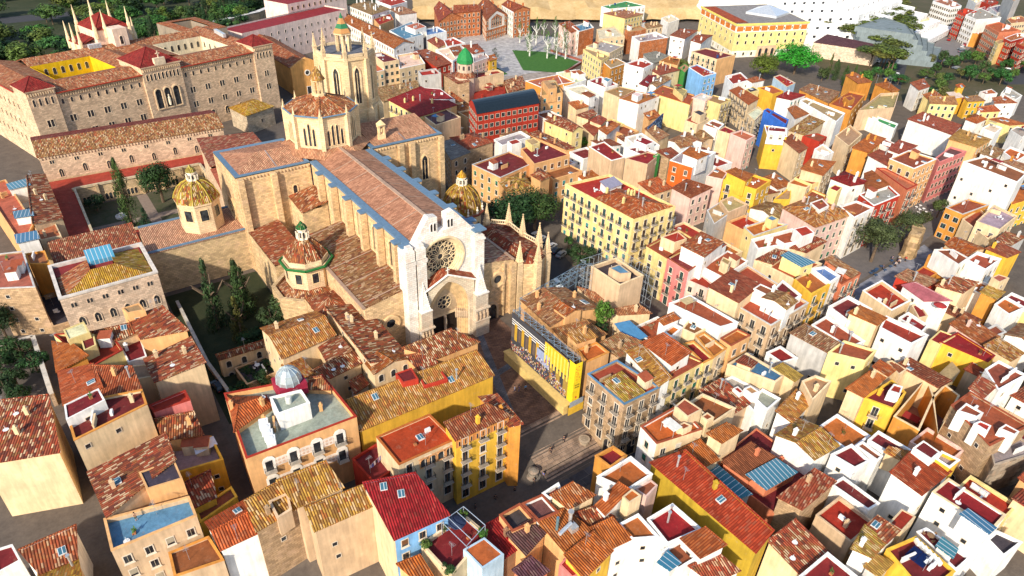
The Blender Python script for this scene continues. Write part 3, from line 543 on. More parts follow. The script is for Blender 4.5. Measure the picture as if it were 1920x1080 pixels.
h('long white party walled building with a tan deck',11,((266.9,159.6),(272.8,160.6),(269.2,140),(256.7,135.9)),'f:k','W','nn',par=0.6)
h('large tan tiled manor roof with a small white roof hut',11.5,((279.4,168.6),(287.3,169.2),(288.1,155.2),(273.9,150.7)),'s1:tb','O','nn',r=1)
h('orange villa courtyard with rust tile terraces beside the manor roof',11,((274.2,150.5),(298.7,156.6),(300.5,149.8),(274.3,140.3)),'f:rr','O','sn',par=0.6,cop='O')
b(13,((282.5,149.3),(287,149.4),(285.1,146),(279.1,145)),'f:rr','O','sn',par=0.2)
h('sunken yard with a red wall and pale blue side by the garden tree',7,((299.5,196.1),(305.8,197),(300.7,184.5),(291.4,182.5)),'f:r','lb','nn',par=0.3,cop='C')
h('orange house with a terracotta deck and yellow cube',11,((266.5,181.1),(274.6,179.7),(272.3,171.6),(264.4,171.4)),'f:to','Y','nn',par=0.3)
h('stepped ruin of bare earth walls beside the green court',9,((283.6,142.3),(315,150.5),(324.4,147),(301.4,136.3)),'f:k','b','nn',par=1.2)
h('sunken green sports court behind a wire fence',5.5,((291,145.1),(295.4,145),(293.4,129),(286.3,126.5)),'f:gn','W','nn',par=0.6)
h('dark red side walled house with white shuttered front',12,((239.6,125.6),(255.1,129.3),(249.7,121),(234.2,116.8)),'f:k','C','wn',par=0.5)
h('bright red low house with dark openings under the lichen roof',10.5,((232.6,134.3),(240,133.1),(240,128.8),(232.7,127.2)),'f:rr','R','wn',par=0.3)
h('white stepped house with a small red stair roof on the slope',11,((223.2,123.1),(230.7,124.5),(226.7,117.6),(220.5,117.3)),'f:c','W','sn',par=0.5)
h('house with a smooth rust-orange roof above the yellow wall house',14,((194.8,109.7),(205.3,113),(212,108.6),(198.5,104.3)),'s0:to','C','wn',mo=0.1,r=1)
h('yellow house with a brown deck and tall shutters by the hairpin alley',11.5,((194.6,111.1),(199.9,112.2),(199.8,104.7),(194.7,104.7)),'f:rr','y','wn',par=0.3)
h('white house with a wide crimson hip roof and antennas',14,((198.5,101.3),(207.4,102.1),(206.5,93),(198.7,95)),'h:cr','W','sn',mo=0.05)
h('rust shed roofed house with a white loggia facing the terrace garden',14,((211.7,97.8),(213,96.8),(207.7,87.9),(197.5,89.1)),'s1:to','W','wn',mo=0.15,r=1)
h('long salmon terrace house ending in a pink balcony front',14,((219.2,98.3),(221.6,96.7),(218,83.9),(211.4,83.7)),'f:s','r','bn',par=0.6,cop='r')
h('red balcony house with a planted roof terrace above the plane trees',14,((195.3,89.8),(210.3,89.8),(205.5,82.8),(191.8,83)),'f:g','R','bn',par=0.6,cop='W')
h('white and yellow row house with pale blue shutters above the plane trees',13.5,((183.8,88.9),(191.5,88.2),(191.7,82.7),(180.7,82.2)),'f:rr','W','bn',par=0.5)
h('cream house with a big mossy hip roof beside the plane trees',13,((169.6,97.8),(183.9,97.8),(184.6,84.3),(167.2,85.5)),'h:ty','p','ws',r=1.8)
b(15.2,((174.9,93.1),(180.6,92.9),(178,89),(172.8,88.7)),'f:rr','W','sn',par=0.2)
b(17.5,((183.6,93.5),(187.4,94),(187.5,91.6),(183.5,90.6)),'f:cr','y','nn',par=0.1)
h('yellow penthouse terrace with brown floor behind the mossy hip roof',13,((181.8,99.2),(188.4,100.9),(188.3,95.6),(183.8,94.2)),'f:rr','y','nn',par=0.6,cop='O')
h('bright yellow corner house with a glazed roof hut and white awning',13,((169.9,120),(180.4,123.5),(182.8,111.8),(173,109.8)),'f:to','Y','wb',par=0.6,cop='Y')
b(15.2,((170.7,119.9),(175.4,120.2),(176.9,114.8),(171.1,113)),'s0:to','Y','sn',mo=0.1,r=0.5)
h('ragged tan house with buttress pipes beside the yellow corner house',10,((162.6,114.5),(168.4,114.7),(168.1,108.3),(158.5,107.9)),'f:k','b','ns',par=0.5)
h('grey patched wall house below the yellow corner house',9,((156,113.6),(163.8,115.2),(159,108.1),(150.8,106.4)),'f:k','G','ns',par=0.4)
h('cream house with two shuttered balcony doors by the hairpin alley',11,((189.8,110.1),(199.1,112.3),(198.7,105.7),(191.9,104.7)),'f:to','C','bn',par=0.4)
h('yellow arched house at the bottom of the hairpin alley',9,((179.6,107.3),(188.7,109.6),(194.3,111.4),(184.1,104.5)),'f:k','Y','sn',par=0.4)
h('yellow balcony house with a maroon corner terrace opposite the scaffolding',13,((119.6,103.2),(133.9,105.3),(133.3,97.3),(119.5,95.8)),'f:rr','y','nb',par=0.6,cop='rr')
b(15.6,((122.7,101.5),(128.7,101.2),(127.7,97.2),(123.4,97.4)),'f:r','C','sn',par=0.2)
h('bright pink house with dark green doors and a furnished roof terrace',13,((119.7,95.9),(137.5,100.5),(138.2,92.4),(119.4,88.5)),'f:m','W','nb',par=0.6,cop='rr',fl='P')
b(15.8,((122.5,94.4),(133.3,97.3),(133.9,90.7),(123,87.6)),'s3:to','W','sn',mo=0.6,r=0.8)
h('white house with terracotta deck and an ochre stair cap above the pink houses',12.2,((125.1,88.9),(137.2,91),(137.4,84.6),(125.7,82.9)),'f:rr','W','nn',par=0.3)
b(14.8,((127.5,85.8),(129.6,86.8),(129.8,84.4),(127.4,83.3)),'f:k','C','sn',par=0.1)
h('pale pink house with two brown doors and a red deck',10,((120.2,89.4),(125.2,88.6),(124.3,84.4),(121.5,83.4)),'f:r','p','bb',par=0.3)
h('stone corner block with teal shutters, washing lines and a long cornice',11.5,((119.4,82.1),(136.7,84),(134.9,65),(119.8,64.2)),'f:rr','b','bb',par=0.6,cop='G',id='stoneblock')
b(14.1,((116.2,79.5),(126.9,81.4),(127.7,74.1),(117.6,72.2)),'s0:rr','C','sn',mo=0.1,r=0.6)
b(14.5,((123.4,70),(128.2,70.4),(128.7,64.8),(124,64.2)),'g0:tb','W','sn',r=0.7)
b(14.5,((124.6,73.6),(127.7,74),(128.3,70.3),(125,69.9)),'f:rr','W','sn',par=0.2)
h('cream house with an orange deck edged in teal beside the mossy hip roof',12,((151.7,97.3),(160.3,96.6),(163.7,91.6),(149.7,92.4)),'f:to','y','ns',par=0.4,cop='G')
b(14.2,((157.7,95.1),(160.5,95.3),(160.4,92.8),(157.6,92.9)),'f:b','y','nn',par=0.1)
h('white walled red terrace with toothed parapet and steel chimneys',13,((146,90.6),(160.8,88.4),(158.3,82.2),(143.2,86.3)),'f:rr','W','sn',par=0.9,cop='W')
b(15.6,((156.3,85.5),(160.7,84.7),(159.2,81.1),(154.3,81.5)),'f:r','W','nn',par=0.1)
h('patched tile roof house beside the steel chimneys',12,((153,82.9),(161.7,83.1),(162.1,79.1),(154.4,79.3)),'s1:tr','C','ns',r=1)
h('long beige walled house with blue glazed roof lantern',12.5,((138.7,83.7),(150,82.7),(151.9,73.1),(139.3,72.5)),'f:rr','C','ns',par=0.5)
b(15.3,((141.1,78.1),(144,78.3),(146,72.4),(141.6,72.8)),'s0:gl','y','sn',r=0.6)
b(13,((138.7,83.1),(145.7,82.9),(147,80.5),(140.2,79.5)),'s1:tr','C','nn',r=0.8)
h('yellow fronted house with curved orange roof terraces',12.5,((139.5,72.8),(147.5,73.3),(145.3,66.3),(137,66.1)),'f:to','Y','bn',par=0.7,cop='Y')
h('white narrow house with roof air conditioners and black balconies',13,((146.6,72.8),(150.6,71.5),(149.7,66.7),(144.8,66.3)),'f:b','W','bn',par=0.6,cop='W')
h('salmon corner house with turquoise shutters above the stepped street',11,((153.2,73),(160.3,75.2),(158.8,66.1),(149.8,65.8)),'f:rr','r','bn',par=0.6,cop='rr')
b(11.5,((155.5,74.2),(158.5,74.3),(157.9,66.4),(154.1,66)),'s0:tb','r','nn',r=0.5)
h('white terrace house with a crimson pergola and folded awnings',12.8,((131.4,72.3),(136.2,73.5),(134.3,66.9),(129.4,66.6)),'f:m','W','sn',par=0.5,cop='W')
h('peach house with green doors and a white cornice below the hill villas',16,((225.3,97.9),(238.1,98.4),(239,89.3),(224.2,89)),'f:rr','o','ww',par=0.5,cop='W')
h('long pink apartment house with rows of yellow framed windows',15,((242.5,91.1),(257.7,93.5),(258.1,88.3),(239.9,88.4)),'f:pu','P','Wn',par=0.5,cop='P')
h('rust roofed house with a pair of dark windows above the salmon terrace',14,((225.2,104.8),(233.5,105.5),(235.2,101.9),(224.2,97.3)),'s0:rr','W','wn',mo=0.1,r=0.8)
h('smooth rust roof house with yellow walls and parapet fins',14,((226.4,111.3),(245.1,115.4),(247.7,111.5),(229.5,107.4)),'s0:to','O','wn',mo=0.1,r=1)
h('white house with a square red roof and skylight',13.5,((242.4,110.6),(248.6,111.8),(247.6,106.5),(241,106.3)),'f:rr','W','sn',par=0.2)
h('white house with an L shaped rust roof round a grey stair head',13.8,((236.9,104.4),(249.1,106.9),(251.6,101.9),(238.6,100.8)),'s0:rr','W','sn',mo=0.1,r=0.8)
h('apricot hall with a broad moss-tan tile roof near the villas',13,((268.5,98.8),(283,101.6),(285.1,91.5),(272.1,90.4)),'s0:ty','o','wn',mo=0.3,r=1)
h('tall white apartment house with flower balconies and a blank lit wall',18,((238.8,81.4),(250.6,79.8),(246.9,65.9),(236.5,64.3)),'f:tr','W','ns',par=0.4,cop='W',id='bigwhite')
h('orange corner office with blue windows on the paved square',10,((219.1,74.2),(232,73.6),(233,67.7),(218.8,68.9)),'f:rr','O','nW',par=0.5,cop='G')
h('house with brown tile roof and blue skylight above the big white house',10.5,((272.9,88.7),(284.1,90.1),(285.7,85.9),(272.9,84.1)),'s0:tb','W','nn',r=0.7)
h('tan roofed house with orange wall at the right edge',11,((268,80.5),(274.3,79.3),(276.2,74.1),(266.2,73.8)),'s0:tb','O','sn',r=0.7)
h('white stepped house with a rust deck at the right edge',11,((281.7,84.9),(289.8,85.9),(288.1,78.9),(276.2,78.3)),'f:to','W','sn',par=0.6)
h('deep yellow house with blue shutters beside the big white house',9,((258.1,70.2),(264.3,69.6),(254.1,62.4),(241.2,64.5)),'f:to','Y','wn',par=0.5)
h('cream villa with a grey flat roof and tall lit walls by the paved square',11.5,((213.9,63.4),(230.2,65.7),(228.3,58.3),(214.3,57.1)),'f:g','C','ww',par=0.6,cop='C')
h('cream lower wing with white framed windows in front of the villa',9,((217.8,68.3),(229.7,68.6),(220.1,58.6),(211.3,58)),'f:rr','C','wn',par=0.5)
h('orange walled house with white dormers over the stepped street',9,((187.3,62.8),(195.1,62.8),(193.4,54.9),(185.7,55.5)),'f:m','O','ns',par=0.3)
b(11.4,((186.9,61.9),(191.4,59.1),(190.2,54.4),(184.2,54.1)),'f:rr','W','wn',par=0.3)
h('cream gable house with a lit orange tile slope by the stepped street',10,((195.5,62.6),(202.4,62.3),(202.3,55.3),(192.5,56)),'g1:to','C','sn',mo=0.5)
h('white house with black doorways and a roof terrace near the yellow house',11,((189.6,54.7),(196.5,54.9),(198,49.5),(188.3,49.1)),'f:rr','W','wn',par=0.8,cop='W')
h('yellow house with a red tiled roof strip behind the white terrace',10,((201.5,54.6),(208.5,53.7),(208.9,49),(202.5,49.7)),'s0:rr','Y','nn',r=0.6)
h('brown striped tile roof house by the right edge above the yellow house',10,((209.3,55.3),(216.4,55.9),(219.9,52.1),(210.7,52.2)),'s0:tr','G','nn',r=0.8)
h('low red deck in front of the orange walled house',6,((181,62.1),(186.2,62.5),(185.9,58.4),(180.9,58.4)),'f:r','O','nn',par=0.3)
h('red rimmed house with tan tile roofs and a yellow tank by the stepped street',9,((167.8,61.2),(173.8,61.3),(176.5,54.7),(169.4,54.8)),'s0:tb','R','nn',r=0.6)
h('row of white walled terraces with red floors along the stepped street',9,((155.1,62.7),(163.9,62.7),(161.1,53.6),(152.9,53.9)),'f:r','C','nn',par=1,cop='W')
h('white house with one wide dusty pink roof slope',11,((162.5,57),(164.4,55.4),(163.8,46.5),(160.3,50.5)),'s1:pk','W','ns',mo=0)
h('white L shaped house with red deck and tile hut among the stepped street roofs',10,((170.4,52.5),(178.5,52),(182.4,48),(173.8,47.8)),'s0:tr','C','nn',r=0.7)
h('ochre house with striped tiles and a red roof hut above the water pipes',9,((179,45.4),(183.5,45.8),(185.3,42.6),(180,42.3)),'s0:ty','O','wn',mo=0.5,r=0.6)
b(11.4,((185,46.4),(188.1,46.1),(188.7,43.7),(184.3,44.1)),'f:s','C','sn',par=0.1)
h('white walled house with an orange deck and a long steel duct',9,((177.1,41.3),(183.3,41.4),(182.2,36.4),(175.4,37.2)),'f:to','W','nn',par=0.6,cop='W')
h('grey yard house with a salmon deck below the steel duct',7,((166.1,38.7),(172.4,38),(170.9,35.1),(165.9,36)),'f:rr','G','nn',par=0.4)
h('house with a broad mossy yellow tile slope at the right edge',8.5,((157.3,34.6),(163,34.1),(163.1,28.9),(157.7,29.3)),'s0:ty','C','nn',r=0.8)
h('cream house with a crimson roof and wooden door above the yellow wall',9,((149.2,42.9),(155,43.4),(155.7,40.3),(149.4,40.6)),'f:cr','y','sn',par=0.2)
h('long bright yellow house with a crimson roof and orange shutters',9,((150.3,41.2),(157.5,40.7),(155.8,31.8),(152,31.6)),'f:cr','Y','ns',par=0.2,cop='cr')
h('big white house with a sunken red deck and graffiti on its front',12,((139.2,50),(144.7,51.7),(145.7,42.4),(139.3,42.8)),'f:r','W','ns',par=0.8,cop='W')
h('dark maroon yards between white walls near the yellow tank',8.5,((152.1,51.6),(156.5,51.6),(155.3,46.1),(151.4,45.5)),'f:cr','W','nn',par=0.6)
h('small white shed roof house with a pale blue awning in the yards',8.8,((159.6,52.5),(162.6,52.3),(158.6,48),(155.7,48.7)),'f:cr','C','nn',par=0.3)
h('white walled terraces in dark maroon facing the lane of balconies',11,((138.4,61.9),(146.6,61.9),(146.2,55.6),(136.9,55.6)),'f:m','W','nn',par=0.8,cop='W')
h('cream gable house with half crimson half orange roof',12.5,((137,56.3),(141.7,56.4),(143.2,51),(138.8,50.7)),'s0:to','C','sn',mo=0.1,r=0.6)
h('pale grey house with a dark brown ribbed roof and red cornice',11,((122,60.5),(126.7,60.3),(126.7,52.2),(122.8,51.8)),'s1:tb','G','ss',r=0.6)
h('cream house with a green carpeted loggia and red deck',11.5,((122.1,51.5),(128.7,52),(131.4,46.1),(126.1,45.3)),'f:rr','y','ss',par=0.4)
h('house with rust terraces and a grey water tank behind the loggia house',10,((130,60.4),(136.1,60.6),(134.7,50.1),(129.6,50.7)),'f:rr','W','nn',par=0.6,cop='W')
h('crimson decked house with glass rail beside the pale grey house',8,((115.3,61.1),(119.9,60.8),(119.5,56),(115.1,57)),'f:cr','W','nn',par=0.5,cop='W')
h('cream house with a tall plain lit wall and blue glass roof panels',10,((102.6,61.8),(109.1,62),(109.8,52.9),(106.3,52.6)),'f:gl','C','sn',par=0.4)
b(10.8,((103.7,60.4),(106.9,61.1),(107.2,58.3),(104.7,57.8)),'s3:rr','C','nn',r=0.4)
h('house with a mustard ribbed roof and striped awning behind the cream wall',10,((109.5,55.1),(112.2,55.1),(112.7,51),(110,50.8)),'s0:ty','C','nn',mo=0.1,r=0.4)
h('white stair stepped house with small red and mustard roof caps',7.5,((100.4,60.6),(103.2,60.4),(104.5,54.2),(98.3,50.9)),'f:g','W','sn',par=0.4)
b(9.5,((99.9,55.3),(101.8,55.1),(101.8,52.9),(99.8,53.2)),'f:k','W','nn',par=0.1)
b(9.1,((98.5,56.8),(99.9,56.7),(99.6,54.9),(98.4,54.9)),'f:r','W','sn',par=0.1)
h('white house with grey decks and a lit blank wall',8,((100.9,53.3),(104.7,54),(105.3,50.1),(100.3,49.5)),'f:g','W','sn',par=0.5)
h('white house with an orange and cream striped gable roof and cable',9,((99.8,47.3),(108.2,48.7),(109.2,45.8),(100.4,44.2)),'s0:ty','W','wn',mo=0.6,r=0.8)
h('house with a weathered flat deck behind a white fin wall',11,((109.9,49.3),(113.8,48.8),(114.9,45.9),(106.7,44.7)),'f:k','C','nn',par=0.4)
h('cream street house with orange ribbed roof and shuttered windows',11,((114.8,42.4),(124.1,42.7),(125.1,40.5),(116.1,39.7)),'s0:to','C','ws',mo=0.1,r=0.8)
h('small house with orange striped tiles beside the graffiti wall',9.5,((128.1,44.1),(131.3,44.4),(131.7,41.4),(128.5,41.2)),'s0:to','C','nn',mo=0.4,r=0.5)
h('dark roofed lean-to by the graffiti wall',9,((133.5,44.1),(134.9,43.7),(134.6,40.2),(131.5,40.2)),'f:n','C','nn',par=0.2)
h('yellow balcony house with a maroon deck and a round table beside the ruin',10,((117.1,40),(127.2,39.7),(125.8,36),(119.1,34.8)),'f:m','Y','nb',par=0.5,cop='Y')
b(12,((120.7,37.5),(123.6,38),(124.3,36.5),(121.7,35.6)),'f:r','W','sn',par=0.2)
h('roofless ruin with ochre inner walls and broken pink floors',8,((119.8,34.5),(136.7,36.8),(132.1,32.8),(120.2,29.6)),'f:b2','O','nn',par=6.5,cop='C')
h('roofless ruin shell with deep orange inner walls',8,((131.7,33),(138,33.6),(137.1,30.1),(122.3,27.1)),'f:b2','O','nn',par=7,cop='C')
h('stone house with wide red decks, white huts and a green sheet roof',12,((126.9,28.4),(134.2,28.2),(133.6,17.3),(121.9,19.1)),'f:rr','S','ns',par=0.3,cop='rr')
b(13.5,((124.3,26.5),(127.9,26.6),(127.9,23.4),(125.7,23.5)),'f:rr','W','sn',par=0.3)
b(13.5,((123.4,23.1),(125.1,22.8),(125.5,21),(123.3,20.6)),'f:r','W','nn',par=0.1)
b(13.5,((126,19.9),(128.2,19.7),(128.3,17.4),(126.6,17.4)),'f:rr','W','sn',par=0.1)
h('house with cream and red ribbed tiles above the wide red decks',12,((134.3,28.4),(139.8,29),(140.8,26.2),(134.7,26)),'s0:tr','W','nn',mo=0.5,r=0.6)
h('white terraced house with red roof and black doorway at the right edge',12,((143.9,29.8),(149.4,29.5),(149.3,24.1),(139.3,25.2)),'f:rr','W','sn',par=0.4)
h('shed with a tan tarpaulin roof in the yards by the yellow house',6,((142.4,36.5),(148.8,36.8),(147.4,34.7),(142.4,33.8)),'s1:k','b','nn',mo=0,r=0.6)
h('small rust roofed hut in the yards under the yellow house',7,((147.9,33.7),(152.1,33.7),(152.3,31.8),(148.6,31.5)),'s0:rr','b','nn',mo=0.1,r=0.4)
h('ruined rubble retaining wall of grey stone blocks at the right edge',8.5,((126.3,19.7),(134,18.1),(133.5,13.8),(122.4,17.2)),'f:g2','S2','nn',par=0.2,cop='S2')
h('white house with maroon decks and a mustard mossy hut',9,((108.3,33.4),(112.2,33.6),(112.7,27.3),(108.7,27.4)),'f:m','W','sn',par=0.5,cop='W')
b(9.6,((107.2,29.5),(108.9,29.7),(111.5,27.1),(108.1,27.2)),'s0:ty','C','nn',r=0.4)
h('house with a long brown deck behind the white house with a sail',8.7,((105.4,34),(107.5,33.9),(107.2,29.7),(105.3,29.6)),'f:n','W','nn',par=0.3,cop='W')
h('white walled house with red ribbed roof, three vents and a white penthouse',11,((101.5,25.8),(108.9,26.3),(111,20.5),(101.9,20.7)),'s0:rb','W','ss',mo=0.2,r=0.7)
b(13,((108.6,26.4),(111.9,26.3),(111.6,23.1),(108.6,23.1)),'f:m','W','sn',par=0.1)
b(12,((110.6,23.1),(113.3,23.4),(113.9,20.5),(110.5,20.6)),'f:g','Y','nn',par=0.8,cop='W')
h('long white house with a crimson roof and a strip of blue skylights',11,((103.9,19.9),(109.2,19.8),(109.3,10.6),(104.4,10.5)),'f:cr','W','ns',par=0.4,cop='C')
b(11.7,((102.3,14.6),(104,14.4),(104.3,10.5),(102.5,10.6)),'s0:gl','W','nn',r=0.3)
h('dark cluttered yard terrace at the end of the long white house',6,((107.5,10.8),(110.7,10.6),(111.8,7.1),(106.3,7.6)),'f:d','W','nn',par=0.5)
h('maroon decked house with solar panels and a row of air conditioners',9.6,((88.1,18.5),(94.3,17.1),(93.2,10.4),(85.4,10.9)),'f:m','Y','nn',par=0.5,cop='Y',id='solardeck')
h('dark red terraces below the long white wall',7.5,((97.5,17.9),(99.6,17.4),(99.8,10.4),(95.6,10.6)),'f:m','W','ns',par=0.4)
b(8.7,((96.2,14.3),(98.3,14.5),(98.4,12.4),(96.4,12.1)),'s0:gl','W','nn',r=0.3)
h('small house with bright red roof and white loungers',9.6,((93.2,21),(97.7,21.3),(98.2,19.1),(93.4,18.8)),'f:r','C','nn',par=0.1)
h('small mustard tiled hut beside the solar deck',9,((82.8,18.6),(86.1,18.8),(87.1,16.9),(83.3,16.8)),'s0:ty','G','nn',mo=0.3,r=0.4)
h('house with orange and cream striped tiles beside the solar deck',11,((82.1,21),(87.3,22.1),(88.1,19),(83.6,18.8)),'s0:ty','W','nn',mo=0.6,r=0.7)
b(11.3,((87.8,22.2),(90.7,22.1),(90.9,18.9),(87.9,18.9)),'s1:tr','W','nn',r=0.3)
h('house with tawny tile slopes, a mustard panel and a looping cable',9,((95.1,43.8),(102.3,43.9),(102.4,35.8),(95.8,36.3)),'g0:ty','W','sn',mo=0.6)
h('workshop with a big sloping brown roof behind a salmon wall',6.5,((83.1,45.7),(91.2,45.9),(92.8,40.6),(84.3,40.9)),'s0:n','r','nn',mo=0,r=0.8)
h('workshop with a ribbed teal glass roof and fan units',6.5,((84.5,41.4),(91.8,40.8),(92.8,37.3),(85.2,37.9)),'s0:gl','r','nn',r=0.7)
h('maroon yard behind a peeling salmon boundary wall',4.5,((83,47.9),(98.1,49.4),(98,36.7),(83.7,34.5)),'f:m','r','nn',par=0.3)
h('workshop with a grey barrel skylight beside the long red roof',6.5,((79.4,47),(81.6,46.1),(81.4,38.6),(78.9,39.6)),'s1:gl','G','nn',r=0.6)
h('house with wine-red striped tiles and a blue skylight',8.5,((83.7,34.7),(93.2,34.6),(93.8,31.1),(84.8,31.1)),'s1:tr','S','nn',mo=0.5,r=0.8)
h('white house with a green sail awning and a maroon hut roof',9,((99.3,35.2),(104.8,34.5),(103.8,30.3),(99.9,30.8)),'f:m','W','ss',par=0.5,cop='W')
h('maroon deck house below the white sail house',7.5,((94.6,31.7),(98,31.4),(97.9,24.5),(94.9,24.8)),'f:m','W','nn',par=0.4)
h('long mustard yellow building with a red ribbed roof and white framed windows',10,((70,51.4),(75.7,49.3),(74.6,30.2),(70.5,29.7)),'s1:rb','mu','nn',mo=0.1,id='mustard',r=1.4)
h('corner house with white pipe frames over an orange deck',12,((73,57.6),(83,57.7),(81.8,50.8),(72.3,52.9)),'f:to','W','ww',par=0.5,cop='rr',ff='C')
b(14.3,((80,56.3),(83.1,56.8),(83.5,52.9),(79.8,53)),'f:rr','C','sn',par=0.1)
b(13.4,((77.6,53.2),(79.2,53.1),(79.7,51.6),(77.5,51.7)),'f:rr','C','nn',par=0.1)
h('house with a wide brown deck behind the pipe frame house',10.8,((86.5,57.8),(90.4,58),(92.6,51.7),(86,51.4)),'f:n','C','nn',par=0.6,cop='C')
b(12.3,((83.9,53),(85.7,53.1),(85.8,51.5),(84,51.6)),'f:rr','C','sn',par=0.1)
h('low house with rust ribbed roof under the pipe frame house',9,((76.5,50.6),(81.4,50.3),(81.2,46),(77.3,46.3)),'s0:to','C','nn',mo=0.1,r=0.8)
h('peeling house with a small red ribbed roof and stained white walls',11.5,((81.9,49.3),(86.7,49.1),(87.9,47),(82.7,47)),'s0:to','C','nn',mo=0.1,r=0.6)
h('white rimmed house with a big orange deck and antennas',11,((59.3,53.8),(67.2,53.9),(67.5,48.9),(61.5,48.8)),'f:to','W','nn',par=0.8,cop='W')
h('house with an ochre rimmed maroon deck by the lower stairs',11,((62.1,57.5),(66.3,57.4),(66.8,54.4),(62.5,54)),'f:m','O','nn',par=0.7,cop='O')
h('pink walled house with a rust deck beside the mustard building',10,((63.5,49),(67.2,48.8),(67.3,47.3),(63.9,46.6)),'f:n','p','sn',par=0.2)
h('white house with steep orange ribbed roof and wall fans',11,((55.4,49.4),(60.8,50.3),(61.2,48.5),(55.4,47.4)),'s1:to','W','nn',mo=0.1,r=0.7)
b(12.2,((59.2,47.7),(61.6,48),(61.9,46.1),(59.2,46.1)),'f:to','C','sn',par=0.1)
h('white rimmed house with a large crimson deck',10,((60.9,43.4),(66.5,43.2),(66.7,37.1),(60.1,38.2)),'f:cr','W','nn',par=0.8,cop='W')
h('white house with an orange deck and an outside staircase',10,((56.4,45.2),(60.4,44.9),(60,39.8),(56.2,41.9)),'f:to','W','sn',par=0.4)
h('house with red ribbed roof and a white gable near the mustard building',11,((62.1,37.2),(66,36.3),(66.2,32.7),(62,33.5)),'s1:to','W','ns',mo=0.1,r=0.6)
h('house with a brown yard deck and turquoise skylights',9.5,((59,38.1),(62.7,37.8),(63,34.1),(58.5,34.4)),'f:n','W','nn',par=0.5)
b(10.1,((56.7,36.7),(59.1,37.1),(59,34.9),(57,34.9)),'s2:gl','W','nn',r=0.3)
h('house with red ribbed roof and white gutter below the fans',10,((52.2,46.6),(55.9,46.2),(56.4,42.2),(52.8,42.7)),'s0:to','W','sn',mo=0.1,r=0.6)
h('house with speckled tile patch behind the steel chimney pipe',9.6,((52,50.5),(55.3,49.7),(57,46.7),(53,47)),'s0:tr','C','nn',r=0.4)
h('house with patterned crimson and cream tiles at the bottom edge',8.5,((60.9,33.8),(66.1,32.5),(66.7,29.6),(61.9,30.5)),'s0:tr','W','nn',mo=0.6,r=0.6)
h('ochre house with wide orange ribbed roof at the bottom edge',10,((45.6,45.1),(51.6,45.7),(52.2,42.3),(45.8,41.2)),'s0:to','Y','sn',mo=0.15,r=0.8)
h('house with orange ribbed roof carrying solar water heaters and a steel flue',10,((45.9,52.1),(50.5,51.6),(52.1,46.2),(46.3,45.7)),'s0:to','o','nn',mo=0.15,id='solarwater',r=0.9)
h('house with square tiled hut roof and grey skylight by the street',11.5,((50,54.1),(54.3,54.1),(55.9,51),(51,51.2)),'s0:to','C','nn',mo=0.4,r=0.8)
h('house with a dark plum deck and white street parapet',11,((45.5,56.4),(49.4,56),(49.4,51.7),(45.7,52.2)),'f:pu','W','nn',par=0.7,cop='rr')
h('small maroon terrace with white parapet by the street lamps',11,((49.5,56.2),(53.1,56.4),(52.5,54.8),(49.8,54.5)),'f:m','W','nn',par=0.7,cop='W')
h('house with a dark slate terrace inside an orange rim',11,((41.3,56.6),(45.3,56.6),(45.4,52.4),(41.2,52.9)),'f:d','o','nn',par=0.9,cop='rr')
h('house with plum-brown ribbed roof beside the slate terrace',10,((40.6,53),(44.5,53),(45.6,50.5),(41.1,49.2)),'s0:pu','o','nn',mo=0.1,r=0.7)
h('house with long dark red ribbed roof along the shaded street',9,((37.7,56.9),(41.4,56.9),(41.6,51.3),(38.5,51.1)),'s0:cr','N','nn',mo=0.05,r=0.5)
h('pale house with a smooth orange roof and white units',11,((33.3,54.5),(37.1,54.5),(37.9,50.4),(33.9,50.2)),'f:to','lb','nn',par=0.12)
h('planted roof terrace with pergola frames and potted shrubs',10,((28.9,59.5),(37.2,60.6),(38.2,55.3),(29.8,52.3)),'f:m','C','nn',par=0.8,cop='C',id='garden')
h('house with chocolate ribbed roof at the bottom edge',9,((38.3,48.1),(41.6,48.4),(42.5,45.6),(39,45.5)),'s0:pu','r','nn',mo=0.1,r=0.5)
h('red hut roof with a white side at the bottom edge',9,((44.6,45.4),(46.3,45.8),(46.4,42.3),(44.8,42.6)),'f:cr','P','nn',par=0.1)
h('orange ribbed roof house at the lower middle edge',9,((24.7,58.5),(27.8,58),(27.8,53.6),(26.3,53.2)),'s0:to','o','nn',mo=0.15,r=0.5)
h('weathered stone corner house with arcade, green shutters and a striped roof',12,((74.4,73.9),(82.3,73.9),(83.7,63.1),(74.4,63.4)),'f:rr','S','bb',par=0.6,cop='b',id='arcade')
b(12.6,((74.9,69.4),(79.4,69.5),(79.4,63.6),(74.9,63.8)),'s0:ty','S','nn',mo=0.6,r=0.5)
h('white gabled house with a long yellow striped lean-to roof',12.5,((85.5,74.4),(88.5,73.3),(86,63.1),(83.4,63.2)),'s1:ty','W','ns',mo=0.6,r=1)
h('white house with a big orange ribbed gable roof and blue panels',14,((88.7,73.5),(93.4,72.5),(93.6,65.2),(88.6,65.2)),'s1:to','W','sn',mo=0.1,r=1)
h('cream balcony row house with a red deck along the stepped lane',12,((87.5,64.8),(95.9,67),(96.9,63.7),(84.1,63.4)),'f:rr','y','bn',par=0.4,cop='rr')
h('yellow row house with a crimson strip deck along the stepped lane',12,((97.8,70.2),(100.5,69.6),(99.5,63.3),(96.4,63.4)),'f:cr','y','bn',par=0.6,cop='O')
h('ochre row house with an orange strip deck along the stepped lane',12,((102.1,70.4),(104.8,70.5),(104.2,63.9),(99.6,63.4)),'f:to','C','bn',par=0.6,cop='O')
h('white house with a long red deck and roof pots behind the row houses',13.5,((104.6,81),(111.1,80.6),(112,67.5),(107.2,68.4)),'f:rr','W','ss',par=0.4)
